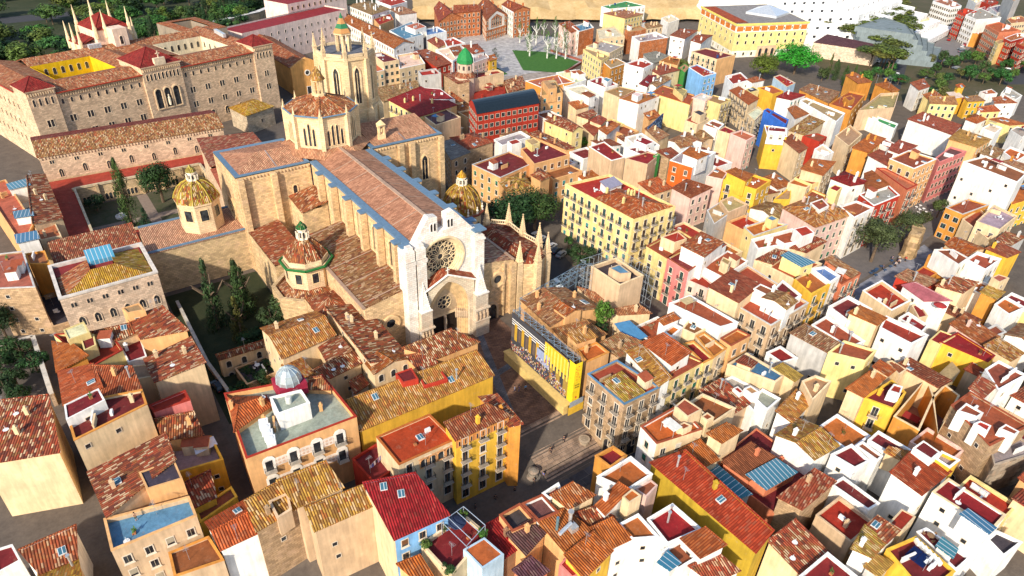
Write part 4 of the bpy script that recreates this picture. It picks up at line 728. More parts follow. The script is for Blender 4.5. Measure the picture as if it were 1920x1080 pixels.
h('peach end house with white awning poles on its corner terrace',12,((105.9,67),(111.8,67.3),(112.4,64.1),(105.8,64)),'f:to','o','wn',par=0.5,cop='rr')
h('white stair tower house with a small tiled cap',13,((98.1,77.7),(102.6,77.7),(102.7,76.2),(98.2,76.4)),'s0:to','W','nn',mo=0.4,r=0.5)
h('white roof terrace with an orange floor under the tiled cap',12,((97.5,75.8),(101.6,76.4),(102,74.1),(97.3,73.1)),'f:to','W','nn',par=0.8,cop='W')
h('pitted tile lean-to and brown decks beside the white stair tower',11.5,((102.1,74.4),(108.7,76.9),(108,71.5),(102.9,71.3)),'f:n','C','nn',par=0.5)
h('house with mossy tile roofs behind the scaffold banner',11,((79.6,103.1),(91.3,101.5),(92.3,91),(79,91.6)),'g1:tb','o','ns',mo=0.6,r=1.6)
b(12.8,((82.4,94.7),(86,95.2),(87,90.7),(82.5,90.8)),'g1:to','o','sn',mo=0.6,r=0.8)
h('sagging brown tile roof house with a striped hut behind the banner',9.5,((79.6,91),(87.8,89.5),(88.8,84.1),(79.2,85.2)),'s0:tb','o','nn',mo=0.6,r=0.6)
b(12.5,((78.5,85.1),(83.6,85.3),(83.5,81.7),(78.7,82.3)),'s0:ty','o','sn',mo=0.6,r=0.6)
h('peeling orange house with a terracotta deck at the end of the banner',11,((78.5,81.8),(83.6,81.5),(83.6,77.5),(77.4,77.6)),'f:to','o','ns',par=0.5,cop='O')
h('mossy flat tile house with two clay chimneys under the blue awning',9.5,((84.3,81.6),(91.3,81.9),(93.5,77.4),(85.7,76.7)),'s0:tb','S','nn',mo=0.6,r=0.5)
h('brown tile house with plastered wall behind the street tree',9,((95.9,90),(102.9,88),(103.4,84.9),(96.7,88.4)),'s0:tb','C','sn',mo=0.5,r=0.6)
h('peeling tan tower house wrapped in scaffolding',15,((98.5,100.9),(106.2,100.6),(106.3,91.1),(98.6,91)),'f:d','b','nn',par=1,cop='C',id='tantower')
b(16.3,((100.1,96.6),(103.4,96.5),(103,92.1),(100.5,93.2)),'f:b','b','nn',par=0.1)
h('low mossy tile roof at the foot of the tan tower',8.5,((96.2,102.4),(97.5,99.3),(101.9,95),(96.1,95.8)),'s0:tb','C','nn',mo=0.5,r=0.5)
h('pale yellow villa with green shutters and a plain brown roof',8,((328.6,135.5),(339.6,129.8),(334.4,125.4),(325,132.7)),'s0:tb','y','wn',mo=0.2,r=1.6)
h('bright yellow villa with a brown roof beside the crimson carport',8,((345.7,127.9),(353.7,125.9),(351.7,121.5),(343.7,125)),'s0:tb','Y','wn',mo=0.2,r=0.8)
h('yellow villa tower with a small orange pyramid roof',11,((352.4,135.7),(357.9,135.5),(354.4,132.9),(350.2,133.7)),'p:to','Y','nn',mo=0.2,r=1)
h('white villa with red roof and two arched verandas at the wood edge',10,((337.3,149.1),(350.1,149.7),(343.3,143),(332.8,142.6)),'s0:rr','W','wn',mo=0.2,r=0.8)
h('salmon tile roofed villa with white terrace and blue bench',10,((285.8,122.4),(300.1,123.7),(301.4,108.7),(286.5,105.2)),'s0:rr','W','sn',mo=0.2,r=1)
h('white villa with small hip roof below the salmon villa',8,((317,113.5),(327.7,114.7),(325.1,109.1),(316,108.8)),'h:to','W','sn',mo=0.2,r=1)
h('cream long villa with rust roof right of the bright yellow villa',8,((335.3,117.3),(345.2,115.1),(342.3,111),(332.3,115.4)),'s0:to','y','wn',mo=0.2,r=0.8)
h('pink-white villa with mottled hip roof and round tree',8,((356.1,120.3),(365,118.7),(361.7,112.4),(351.8,117.2)),'s0:to','W','sn',mo=0.4,r=0.8)
h('white roof terrace house at the wood edge',9,((366.1,121.3),(380.9,125),(371.7,114.5),(362.3,113.2)),'f:g','W','nn',par=0.5)
h('yellow ochre villa with low rust roofs near the right edge',8,((324.4,107.3),(332.1,105.5),(334.4,97.1),(326.1,100.4)),'s0:to','y','wn',mo=0.2,r=0.6)
h('white cube villa with two black slots on its lit wall',13,((294.6,99),(303.4,99.7),(302.3,94.9),(293.2,93.5)),'f:c','W','sn',par=0.5)
h('grey villa with flat roof and dark garage at the right edge',9,((316.6,96.4),(323.8,96.8),(322.4,91),(311.6,90)),'f:g','W','sn',par=0.3)
h('white and rust roofed cottage in the wood edge row',8,((364.2,129.4),(374.1,128.5),(369.1,123.6),(362.3,125.9)),'f:to','W','nn',par=0.3)
h('yellow cottage with a white metal roof',8,((347,136.3),(353,134.3),(348.5,129.5),(341.9,130.9)),'s0:c','Y','nn',mo=0,r=0.4)
h('low carport with a crimson roof',5,((354.7,134.3),(360.5,133.4),(354.7,128.4),(348.9,129.9)),'f:cr','Y','nn',par=0.1)
h('rust roofed orange house with terracotta pots at the wood edge',9,((325.2,174.2),(333.2,174.2),(329.2,163.1),(320.5,164.9)),'s0:to','O','nn',mo=0.2,r=0.8)
h('orange house with a broad red roof at the wood edge',9,((326.8,159.9),(337,159.8),(327.9,149.1),(322.7,149.4)),'h:to','O','nn',mo=0.2,r=0.8)
h('pale yellow cottage with an ochre red roof below the white villa',8.5,((330.2,138.8),(340.9,138.9),(338,133.7),(328.4,135.4)),'s0:to','y','sn',mo=0.2,r=0.8)
h('white and blue banded hotel beyond the pine park',15,((531.9,239.5),(554.9,241.2),(533.2,220.7),(521.1,221.6)),'f:s','W','WW',par=0.4)
h('deep red apartment block beyond the pine park',16,((505.5,210.5),(520.7,212.1),(516.8,203.6),(500.9,203.9)),'f:rr','R','WW',par=0.4)
h('white apartment block with a blank side wall beyond the pine park',16,((497.7,201.7),(531.7,208.2),(511.4,186.5),(489.3,191.2)),'f:g','W','nW',par=0.4)
h('salmon brick apartment block with many windows beyond the pine park',15,((483.5,182.9),(501.1,183.2),(487.8,165),(469,169)),'f:to','r','nW',par=0.5)
h('ochre windowless annex beside the salmon brick block',8,((490.1,191.4),(499.6,192.3),(499,188.1),(490.5,187.8)),'f:to','O','nn',par=0.2)
h('red brick apartment block with white bays at the right edge',14,((462.8,163.1),(484.4,165.2),(487,158.1),(457.9,157.6)),'f:to','R','wW',par=0.4,cop='W')
h('yellow town house between the brick apartment blocks',12,((459.7,166),(468.4,166.5),(463.7,162),(454.6,161.8)),'f:k','y','nw',par=0.2)
h('second red brick apartment block at the right edge',14,((455.2,153.7),(472.1,156.6),(475.7,151.7),(450.3,147.8)),'f:to','R','wW',par=0.4)
h('red roofed low block by the white apartment block',12,((551,218.1),(566.7,219),(555.7,208.7),(544.1,211.1)),'f:cr','W','nn',par=0.3)
h('white office slab at the top right corner',14,((553.1,211.4),(569.8,211.8),(559.1,200.9),(536.4,199.2)),'f:g','W','Wn',par=0.4)
h('cream banded apartment block at the top right corner',13,((529.6,190.2),(548.8,189.3),(537.7,177.8),(516,181.6)),'f:s','C','WW',par=0.4)
h('tall grey tower block at the top right corner',24,((543.4,201.5),(558.9,203),(544.9,192.2),(526.4,188.7)),'f:k','G','nn',par=0.3)
h('white block behind the banded hotel',14,((572.5,234),(588.2,235.9),(576.7,225),(561.1,223.6)),'f:c','W','Wn',par=0.3)
h('red and white block behind the deep red apartment block',14,((571.7,225.2),(591,227.4),(582,217.9),(563.2,215.9)),'f:rr','R','Wn',par=0.3)
h('white villa with a rust roof among the pines',6,((502.4,244.3),(513.8,243.4),(513.6,237.7),(499.6,239.6)),'s0:to','C','sn',r=0.6)
h('cream flat roofed villa among the pines',7,((514.3,241.8),(526.8,243.9),(513.4,229.3),(499.6,229.3)),'f:c','C','sn',par=0.4)
h('small cream house hidden among the pines',6,((502.7,264),(517.3,268.5),(508.8,259.6),(499.5,258)),'f:c','C','nn',par=0.4)
h('maroon roof deck with drying laundry between yellow and crimson houses',8,((28,82.8),(33.2,83.7),(34.2,76.7),(28.7,75.9)),'f:m','R','nn',par=0.4,cop='r')
h('cream house with a vermilion flat roof and four arched loft openings',13,((32,80.6),(42.4,80.4),(43,72.5),(32.3,72.8)),'f:ve','C','bn',par=0.3,cop='to',id='loft')
h('tall ochre house with a red ribbed roof and a row of slit openings',14.5,((42.5,74.8),(51.2,74.7),(53.2,70.9),(42.3,71.2)),'s0:rr','Y','bn',mo=0.3,id='ochre',r=0.8)
h('brown tile wing at the corner of the ochre house above the stairs',13,((52.5,79),(54.9,77.5),(54.4,69),(52.8,69.9)),'s1:tr','O','nn',r=0.6)
# ---------------------------------------------------------------- ground, streets, squares
def sstep(a, b_, x): t = min(1, max(0, (x-a)/(b_-a))); return t*t*(3-2*t)
def gz(x, y): return -3.6*sstep(0, 1, (78.5-y)/12.5)*(1-sstep(85, 125, x))
G_ = MB()
xs = [-900, -400, -200, -120]+list(range(-80, 141, 5))+[160, 200, 260, 340, 450, 600, 900, 1400]
ys = [-60, -20]+list(range(0, 131, 5))+[150, 200, 260, 340, 450, 600, 900, 1500]
for i in range(len(xs)-1):
    for j in range(len(ys)-1):
        G_.poly([(x, y, gz(x, y)) for x, y in ((xs[i], ys[j]), (xs[i+1], ys[j]), (xs[i+1], ys[j+1]), (xs[i], ys[j+1]))])
def struct(name, mb, m): o = obj(name, mb.mesh(name, [m])); o['kind'] = 'structure'; return o
struct('ground', G_, m_ground('street_stone', (.085, .07, .06), (.14, .115, .095), .3))
def sheet(name, P, z, m):
    s_ = MB(); s_.poly([(p[0], p[1], z) for p in P]); return struct(name, s_, m)
PAV = m_paver('plaza_paving', (.21, .115, .075), (.13, .075, .055), (.05, .04, .035), 1.1, .5, .3)
sheet('plaza', [(47, 78.5), (80, 78.5), (80, 113), (47, 113)], .012, PAV)
BL = m_paver('blue_paving', (.10, .11, .13), (.15, .15, .17), (.05, .05, .06), .8, .4, .3)
sheet('paving_band', [(60, 80), (62.4, 79.5), (73, 109), (71.5, 109)], .02, BL); sheet('paving_cross_band', [(55, 92), (76, 96), (76, 97.6), (55, 93.8)], .024, BL)
SM = m_paver('stair_stone', (.40, .28, .20), (.26, .19, .145), (.06, .05, .04), 1.6, .8)
st = MB()
for i in range(19):
    y1 = 79-i*.68; z = -.19*i; st.poly([(60, y1, z+.01), (60, y1-.70, z+.01), (79.5, y1-.70, z+.01), (79.5, y1, z+.01)]); st.poly([(60, y1, z+.2), (60, y1, z), (79.5, y1, z), (79.5, y1, z+.2)]) if i else None
struct('stairs', st, SM)
sheet('street_paving', [(20, 62), (82, 62), (84, 69), (80, 71), (66, 66.2), (20, 70.5)], -3.52, m_paver('slab_paving', (.07, .07, .08), (.055, .055, .065), (.16, .14, .12), 4, 2.2))
ASP = m_ground('asphalt', (.045, .045, .05), (.06, .06, .065), .6)
sheet('road', [(98, 96), (106, 96), (110.5, 118), (119, 148), (108, 150), (101.5, 119)], .02, ASP)
sheet('pavement', [(92, 98), (98, 96), (101.4, 119), (96, 122)], .12, m_ground('pavement_stone', (.22, .18, .15), (.30, .25, .2), .8))
GRY = m_paver('square_paving', (.36, .34, .34), (.42, .40, .38), (.25, .24, .24), 3, 3, .5)
sheet('square', [(190, 262), (262, 285), (275, 330), (240, 372), (188, 330), (176, 285)], .03, GRY)
sheet('square_stairs', [(178, 262), (196, 262), (232, 262), (236, 276), (190, 282), (170, 282)], .05, m_paver('square_stair_stone', (.36, .3, .25), (.3, .25, .22), (.2, .17, .15), 20, .8, .35))
GRASS = m_ground('grass_green', (.03, .10, .015), (.06, .16, .03), .8)
def bed(P, z=.3):
    k = MB(); k.prism(P, -.2, z, cap=False); k.prism(P, z-.02, z, cap=True); return k
sheet('lawn', [(214, 285), (228, 271), (250, 283), (246, 308), (232, 320)], .18, GRASS); sheet('small_lawn', [(193, 283), (203, 283), (205, 297), (195, 299)], .18, GRASS)
sheet('stepped_street', [(150, 60), (170, 64), (193, 65), (209, 69), (211, 73), (190, 72), (168, 71), (150, 70)], .03, m_paver('step_street_paving', (.20, .21, .25), (.25, .25, .28), (.12, .12, .14), 14, 1.2, .5))
sheet('terrace_square', [(170, 72), (190, 73), (212, 74), (256, 80), (256, 90), (232, 95), (190, 90), (176, 84)], .04, m_ground('square_earth', (.11, .10, .10), (.16, .14, .13), .5))
sheet('park', [(330, 160), (420, 120), (640, 170), (760, 260), (560, 420), (420, 300)], .02, m_ground('park_floor', (.05, .055, .02), (.11, .085, .05), .08))
sheet('park_road', [(352, 168), (362, 164), (430, 196), (520, 214), (516, 226), (424, 208)], .05, ASP); sheet('avenue', [(420, 140), (432, 134), (640, 205), (632, 216)], .05, ASP)
sheet('parking_lot', [(440, 176), (520, 196), (500, 212), (428, 190)], .06, m_ground('lot_asphalt', (.16, .15, .15), (.22, .2, .19), .3))
sheet('wood_floor', [(-120, 330), (30, 350), (110, 400), (150, 420), (330, 520), (500, 800), (-400, 900)], .02, m_ground('wood_floor_earth', (.02, .035, .012), (.06, .06, .03), .06))
sheet('motorway', [(-120, 505), (30, 512), (60, 530), (-120, 528)], .06, ASP)
er = random.Random(3); E_ = MB(); cols = 26; rows = 7; pts = []
for j in range(rows):
    row = []
    for i in range(cols):
        u = i/(cols-1); v = j/(rows-1); x = 215+u*185+v*25; y = 405-u*95+v*55
        row.append((x+er.uniform(-2, 2), y+er.uniform(-2, 2), 2+v**.7*17+er.uniform(-1.3, 1.3)*(0 < v)))
    pts.append(row)
for j in range(rows-1):
    for i in range(cols-1): E_.poly([pts[j][i], pts[j][i+1], pts[j+1][i+1], pts[j+1][i]])
struct('earth_slope_terrain', E_, m_ground('earth_slope', (.42, .27, .11), (.60, .43, .22), .12))
sheet('cloister_garden', [(3, 196), (42, 196), (42, 231), (3, 231)], .02, m_ground('garden_ground', (.03, .05, .015), (.10, .085, .06), .25))
for q in ([(20, 196), (23, 196), (23, 231), (20, 231)], [(3, 212), (42, 212), (42, 215), (3, 215)]): sheet('garden_path', q, .04+.01*(q[0][0] > 10), m_ground('path_gravel', (.20, .15, .12), (.27, .21, .17), 1))
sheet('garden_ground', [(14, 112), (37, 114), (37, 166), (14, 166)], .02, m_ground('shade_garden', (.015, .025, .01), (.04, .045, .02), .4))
# ---------------------------------------------------------------- shapes shared by the big monuments
def pointed(cx, z0, hw, zs, za, n=8):
    hgt = za-zs; c = max(0, (hgt*hgt-hw*hw)/(2*hw)); r = hw+c; a1 = math.acos(max(-1, min(1, -c/r))) if c else math.pi/2
    L = [(cx+c+r*math.cos(math.pi+(a1-math.pi)*t/n), zs+r*math.sin(math.pi+(a1-math.pi)*t/n)) for t in range(n+1)]
    if not c: L = [(cx-hw*math.cos(math.pi/2*t/n), zs+hgt*math.sin(math.pi/2*t/n)) for t in range(n+1)]
    return [(cx-hw, z0)]+L+[(2*cx-x, z) for x, z in L[-2::-1]]+[(cx+hw, z0)]
def panel(mb, outer, holes, org, ex, depth, mi=0, back=True):
    org = Vector(org); ex = Vector((*ex, 0)); nrm = Vector((ex.y, -ex.x, 0)); loops = [outer]+holes
    P3 = lambda p, d: org+ex*p[0]+Vector((0, 0, p[1]))-nrm*d
    flat = [p for l in loops for p in l]
    for t in tessellate_polygon([[Vector((p[0], p[1], 0)) for p in l] for l in loops]):
        q = [P3(flat[i], 0) for i in t]
        if (q[1]-q[0]).cross(q[2]-q[0]).dot(nrm) < 0: q.reverse()
        mb.poly(q, mi)
    for l in loops:
        for i in range(len(l)): a, c = l[i], l[(i+1) % len(l)]; mb.poly([P3(a, 0), P3(c, 0), P3(c, depth), P3(a, depth)], mi)
def arch_window(parent, org, ex, hw, h_, zs, frame=.18, name='window', col=(.62, .45, .28), bars=1, out=.14):
    """window with a stone surround standing proud of the wall; org = middle of the sill"""
    F = MB(); org = Vector(org); exv = Vector((*ex, 0)); nrm = Vector((exv.y, -exv.x, 0)); o2 = org+nrm*out
    inner = pointed(0, 0, hw, zs, h_); outer = pointed(0, -frame, hw+frame, zs, h_+frame)
    panel(F, outer, [inner], o2, ex, out, 0)
    g = org+nrm*.03; F.poly([g+exv*p[0]+Vector((0, 0, p[1])) for p in inner], 1)
    for k in range(bars): x = -hw+2*hw*(k+1)/(bars+1); F.box(tuple(org+exv*x+nrm*.07+Vector((0, 0, zs*.52))), (.14, .08, zs*1.04), 0, math.atan2(ex[1], ex[0]))
    return part(name, F, [M['trim'], M['glass']], parent, col)
def pinnacle(mb, x, y, z0, hb, ht, w_, crock=True):
    mb.box((x, y, z0+hb/2), (w_, w_, hb)); mb.box((x, y, z0+hb), (w_*1.25, w_*1.25, .25)); mb.rings([(w_*.66, z0+hb+.1), (.07, z0+hb+ht)], 4, (x, y), math.pi/4)
    if crock:
        n = int(ht/.55)
        for i in range(1, n):
            t = i/n; r = w_*.66*(1-t)
            for a in range(4): mb.box((x+r*math.cos(a*math.pi/2+math.pi/4), y+r*math.sin(a*math.pi/2+math.pi/4), z0+hb+ht*t), (.22, .22, .2), 0, math.pi/4)
    mb.box((x, y, z0+hb+ht+.1), (.28, .28, .3))
WARM, PALE, LEAD, ROSE = (.70, .48, .26), (.84, .79, .72), (.12, .20, .29), (.52, .27, .16)
def octring(c, r, n=8, rot=math.pi/8): return [(c[0]+r*math.cos(rot+2*math.pi*i/n), c[1]+r*math.sin(rot+2*math.pi*i/n)) for i in range(n)]
def slab_roof(mb, P, zz, th=.25):
    q = [(p[0], p[1], z) for p, z in zip(P, zz)]; mb.poly(q)
    for i in range(len(q)): a, c = q[i], q[(i+1) % len(q)]; mb.poly([(*a[:2], a[2]-th), (*c[:2], c[2]-th), c, a])
# ---------------------------------------------------------------- cathedral
def cathedral():
    T = thing('cathedral', 'large stone cathedral with rose window, pinkish nave roof and octagonal crossing tower', 'cathedral', (65, 140, 0))
    F0 = 113.0
    W = MB(); W.prism([(56.6, 114), (73.7, 114), (73.7, 167), (56.6, 167)], 0, 26.9, cap=False); part('nave_wall', W, M['stone'], T, WARM, True)
    Rf = MB(); slab_roof(Rf, [(58, 114.5), (65.1, 114.5), (65.1, 167.5), (58, 167.5)], [26.9, 29, 29, 26.9]); slab_roof(Rf, [(65.1, 114.5), (72.3, 114.5), (72.3, 167.5), (65.1, 167.5)], [29, 26.9, 26.9, 29])
    nr = part('nave_roof', Rf, M['tile'], T, (*ROSE, .06), True)
    L = MB(); L.box((65.1, 141, 29.05), (.9, 53, .22))
    for y in (124, 132.5, 141, 149.5, 158):
        for s in (-1, 1):
            L.poly([(65.1, y-.13, 29.06), (65.1, y+.13, 29.06), (65.1+s*7.1, y+.13, 26.98), (65.1+s*7.1, y-.13, 26.98)])
    part('ridge_walk', L, M['trim'], nr, (.42, .28, .2))
    for s in (-1, 1):
        x0, x1 = (56.3, 58.1) if s < 0 else (72.2, 74.0); Gt = MB(); Gt.prism([(x0, 114), (x1, 114), (x1, 167), (x0, 167)], 26.6, 27.15)
        xo = 55.6 if s < 0 else 74.7
        for k in range(6): y = 117+k*8.4; Gt.box((xo, y, 27.0), (1.7, 1.9, .4))
        part('gutter', Gt, M['plain'], T, LEAD, True)
        for k in range(6):
            y = 117+k*8.4; B = MB(); B.prism([(xo-.8*(s < 0)-.8*(s > 0), y-.75), (xo+.8, y-.75), (xo+.8, y+.75), (xo-.8, y+.75)], 10, 26.8, cap=False); part('buttress', B, M['stone'], T, WARM, True)
            if k < 5: arch_window(T, ((56.6 if s < 0 else 73.7), y+4.2, 18.2), (0, -1) if s < 0 else (0, 1), 1.1, 6.6, 5.2, .5, 'blind_arch', (.74, .52, .28), 1, .3)  # blind arch; the shade of its recess is put in as a dark pane
    # aisles
    for (xa, xb, ya, yb, za, zb, nm, col) in ((45.5, 56.6, 113.2, 150, 15.4, 17.2, 'aisle', (.30, .17, .075)), (73.7, 84.5, 113.2, 139, 17.2, 15.2, 'aisle', (.40, .22, .14))):
        A = MB(); P = [(xa, ya), (xb, ya), (xb, yb), (xa, yb)]
        A.prism(P, 0, min(za, zb)-.1, cap=False)
        A.poly([(xa, ya, min(za, zb)-.1), (xb, ya, min(za, zb)-.1), (xb, ya, zb), (xa, ya, za)]); A.poly([(xb, yb, min(za, zb)-.1), (xa, yb, min(za, zb)-.1), (xa, yb, za), (xb, yb, zb)])
        a = part(nm, A, M['stone'], T, WARM, True)
        Rr = MB(); slab_roof(Rr, [(xa-.2, ya+.3), (xb, ya+.3), (xb, yb), (xa-.2, yb)], [za, zb, zb, za]); part('roof', Rr, M['tile'], a, (*col, .7), True)
        D = MB()
        for k in range(5): y = ya+2+k*8.4; D.poly([(xa, y, za+.05), (xa, y+.35, za+.05), (xb, y+.35, zb+.05), (xb, y, zb+.05)])
        D.box(((xa if xa < 50 else xb)-.1, (ya+yb)/2, min(za, zb)+.1), (.7, yb-ya, .3)); part('roof_band', D, M['plain'], a, (.36, .24, .17))
    # oculus and side doors on the aisle fronts
    for cx, cz in ((51.2, 9.5), (79.8, 11.2)):
        O = MB(); c = lambda r, n=24: [(r*math.cos(2*math.pi*i/n), r*math.sin(2*math.pi*i/n)) for i in range(n)]
        for ro, ri, out in ((2.2, 1.75, .45), (1.75, 1.4, .3), (1.4, 1.1, .18)): panel(O, c(ro), [c(ri)], (cx, 113.2-out, cz), (1, 0), out)
        O.poly([(cx+p[0], 113.15, cz+p[1]) for p in c(1.1)], 1); part('oculus_window', O, [M['trim'], M['glass']], T, (.66, .45, .24))
    for cx in (50.5, 78.2): arch_window(T, (cx, 113.2, 0), (1, 0), 1.35, 4.6, 3.1, .5, 'side_door', (.62, .44, .26), 0, .5)
    D = MB(); D.box((81.4, 113.0, 7.5), (.5, .6, 15)); D.box((84, 112.8, 7.2), (1.6, 1, 14.6)); part('corner_pier', D, M['stone'], T, WARM)
    # facade
    c = lambda cx, cz, r, n=40: [(cx+r*math.cos(2*math.pi*i/n), cz+r*math.sin(2*math.pi*i/n)) for i in range(n)]
    rc = (64.5, 22.2)
    Fm = MB(); out = [(54.6, 0), (74.2, 0), (74.2, 27.2), (72.4, 27.6), (68.2, 32.4), (67.4, 33.2), (65.5, 32.8), (65.5, 29.2), (63.4, 29.0), (63.4, 32.8), (61.3, 33.2), (60.6, 32.2), (57.6, 27.6), (54.6, 27.2)]
    panel(Fm, out, [c(*rc, 5.1), pointed(64.6, .05, 5.3, 9.0, 16.8, 10)], (0, F0-.4, 0), (1, 0), 1.3)
    Fm.poly([(x, F0+.9, z) for x, z in out][::-1]) if 0 else None
    fa = part('facade', Fm, M['ashlar'], T, PALE, True)
    bk = MB(); panel(bk, out, [], (0, F0+.9, 0), (1, 0), .5); part('facade_back', bk, M['ashlar'], fa, PALE, True)
    for x in (55.6, 58.2): 
        tb = MB(); tb.box((x, F0-1.3, 12.5), (2.2, 2.4, 25)); tb.box((x, F0-1.2, 24.6), (2.7, 2.9, .8)); tb.box((x, F0-1.2, 26.2), (2.2, 2.4, 2.6)); tb.box((x+.3, F0-1.2, 27.8), (1.3, 1.4, .8)); part('tower_buttress', tb, M['ashlar'], fa, PALE, True)
    tb = MB(); tb.box((73.2, F0-1.0, 13), (2.4, 2, 26)); tb.box((73.2, F0-1, 25.2), (2.8, 2.4, .5)); part('tower_buttress', tb, M['ashlar'], fa, PALE, True)
    cp = MB(); cp.box((73.4, F0-.6, 27.3), (3, 3, .35)); cp.box((56, F0+.6, 27.5), (2.4, 2, .35)); part('lead_cap', cp, M['plain'], fa, LEAD)
    for gx in (62.3, 66.5):
        arch_window(fa, (gx-.35, F0-.4, 29.6), (1, 0), .28, 1.9, 1.5, .12, 'gable_window', PALE, 0, .08); arch_window(fa, (gx+.45, F0-.4, 29.6), (1, 0), .28, 1.9, 1.5, .12, 'gable_window', PALE, 0, .08)
    Rw = MB()
    for ro, ri, y in ((5.5, 5.1, -.75), (5.1, 4.75, -.2), (4.75, 4.4, .15), (4.4, 4.1, .45)): panel(Rw, c(*rc, ro), [c(*rc, ri)], (0, F0+y, 0), (1, 0), .5)
    Rw.poly([(x, F0+.85, z) for x, z in c(*rc, 4.3)], 1)
    P2 = lambda a, r: (rc[0]+r*math.cos(a), F0+.7, rc[1]+r*math.sin(a))
    def ringt(cx, cz, r, t, n=14):
        q = [(cx+r*math.cos(2*math.pi*i/n), F0+.7, cz+r*math.sin(2*math.pi*i/n)) for i in range(n)]
        for i in range(n): Rw.tube(q[i], q[(i+1) % n], t, 0, 4)
    ringt(*rc, .75, .12); ringt(*rc, 4.15, .16, 30)
    for k in range(12):
        a = 2*math.pi*k/12
        Rw.tube(P2(a, .75), P2(a, 2.3), .1, 0, 4); m2 = a+math.pi/12; Rw.tube(P2(m2, .85), P2(m2, 2.1), .06, 0, 4)
        Rw.tube(P2(a, 2.3), P2(a+math.pi/12, 3.0), .09, 0, 4); Rw.tube(P2(a, 2.3), P2(a-math.pi/12, 3.0), .09, 0, 4)
        ringt(rc[0]+2.75*math.cos(a), rc[1]+2.75*math.sin(a), .36, .07, 8); ringt(rc[0]+3.5*math.cos(m2), rc[1]+3.5*math.sin(m2), .5, .08, 10)
        Rw.tube(P2(m2, 3.0), P2(a, 4.1), .08, 0, 4); Rw.tube(P2(m2, 3.0), P2(a+math.pi/6, 4.1), .08, 0, 4)
    part('rose_window', Rw, [M['trim'], M['glass']], fa, (.74, .58, .36))
    # projecting portal
    yp = 110.5; Pm = MB(); out = [(58.6, 0), (71.4, 0), (71.4, 15.4), (64.3, 19.0), (58.6, 16.4)]
    hole = pointed(64.6, 0, 5.6, 9.0, 17.2, 10)
    panel(Pm, out, [hole], (0, yp, 0), (1, 0), .9); po = part('portal', Pm, M['ashlar'], fa, (.70, .58, .42), True)
    Av = MB(); prev = None
    for k in range(7):
        t = k/6; cur = [(x, yp+.9+t*1.9*1.0, z) for x, z in pointed(64.6+.3*t, 0, 5.6-2.1*t, 9.0-1.5*t, 17.2-3.4*t, 10)]
        if prev:
            mid = [(q[0], p[1], q[2]) for p, q in zip(prev, cur)]
            for A_, B_ in ((prev, mid), (mid, cur)):
                for i in range(len(cur)-1): Av.poly([A_[i], A_[i+1], B_[i+1], B_[i]])
        prev = cur
    part('archivolt', Av, M['trim'], po, (.66, .46, .24))
    Tm = MB(); Tm.poly([(x, yp+2.8, z) for x, z in pointed(64.9, 0, 3.5, 7.5, 13.8, 10)]); part('tympanum', Tm, M['trim'], po, (.5, .36, .22))
    tr = MB()
    def ringp(cx, cz, r, t, n=16):
        q = [(cx+r*math.cos(2*math.pi*i/n), yp+2.72, cz+r*math.sin(2*math.pi*i/n)) for i in range(n)]
        for i in range(n): tr.tube(q[i], q[(i+1) % n], t, 0, 4)
    ringp(64.9, 10, 1.9, .12); ringp(64.9, 10, .7, .1, 10)
    tr.poly([(64.9+1.85*math.cos(a*.3927), yp+2.76, 10+1.85*math.sin(a*.3927)) for a in range(16)], 1)
    for k in range(8): a = k*math.pi/4; ringp(64.9+1.3*math.cos(a), 10+1.3*math.sin(a), .5, .07, 8)
    tr.box((64.9, yp+2.7, 6.7), (7, .3, .5)); part('tympanum_tracery', tr, [M['trim'], M['glass']], po, (.66, .5, .3))
    for sx in (-1, 1):
        d = MB(); d.box((64.9+sx*1.75, yp+2.72, 3.2), (2.9, .12, 6.4)); 
        for q in range(5): d.box((64.9+sx*1.75, yp+2.64, .6+q*1.3), (2.8, .06, .1))
        part('door', d, M['iron'], po, (.02, .014, .012))
    d = MB(); d.box((64.9, yp+2.5, 3.2), (.55, .5, 6.4)); d.rings([(.25, 3.6), (.34, 4.3), (.3, 5.6), (.16, 5.9), (.2, 6.2)], 7, (64.9, yp+2.2)); part('trumeau_statue', d, M['trim'], po, (.55, .44, .32))
    rf = MB()
    for xa, xb, za, zb in ((58.2, 64.3, 16.7, 19.4), (64.3, 71.9, 19.4, 15.6)): slab_roof(rf, [(xa, yp-.2), (xb, yp-.2), (xb, F0-.4), (xa, F0-.4)], [za, zb, zb+.5, za+.5], .3)
    part('portal_roof', rf, M['tile'], po, (.32, .075, .03, .3))
    cs = MB(); cs.tube((58.2, yp-.25, 16.55), (64.3, yp-.25, 19.25), .22); cs.tube((64.3, yp-.25, 19.25), (71.9, yp-.25, 15.45), .22); cs.box((64.3, yp-.25, 20.3), (.16, .16, 1.8)); cs.box((64.3, yp-.25, 20.5), (.9, .16, .16)); part('gable_cross', cs, M['trim'], po, PALE)
    for x0, x1, zt in ((56.6, 59.8, 11.9), (70.9, 74.7, 11.6)):
        pr = MB(); cx = (x0+x1)/2; wd = x1-x0; pr.box((cx, yp-.1, 2.2), (wd, 3.0, 4.4)); pr.box((cx, yp-.1, 4.5), (wd+.5, 3.4, .3)); pr.box((cx, yp, 6), (wd-.4, 2.6, 3)); pr.box((cx, yp-.1, 7.6), (wd+.4, 3.3, .35)); pr.box((cx, yp, 9.8), (wd-.4, 2.5, 4.2)); pp_ = part('portal_pier', pr, M['ashlar'], po, (.62, .52, .40), True)
        sp = MB(); pinnacle(sp, cx, yp, zt-.2, .5, 6.8, wd*.72); part('pinnacle', sp, M['ashlar'], po, PALE)
        sta = MB()
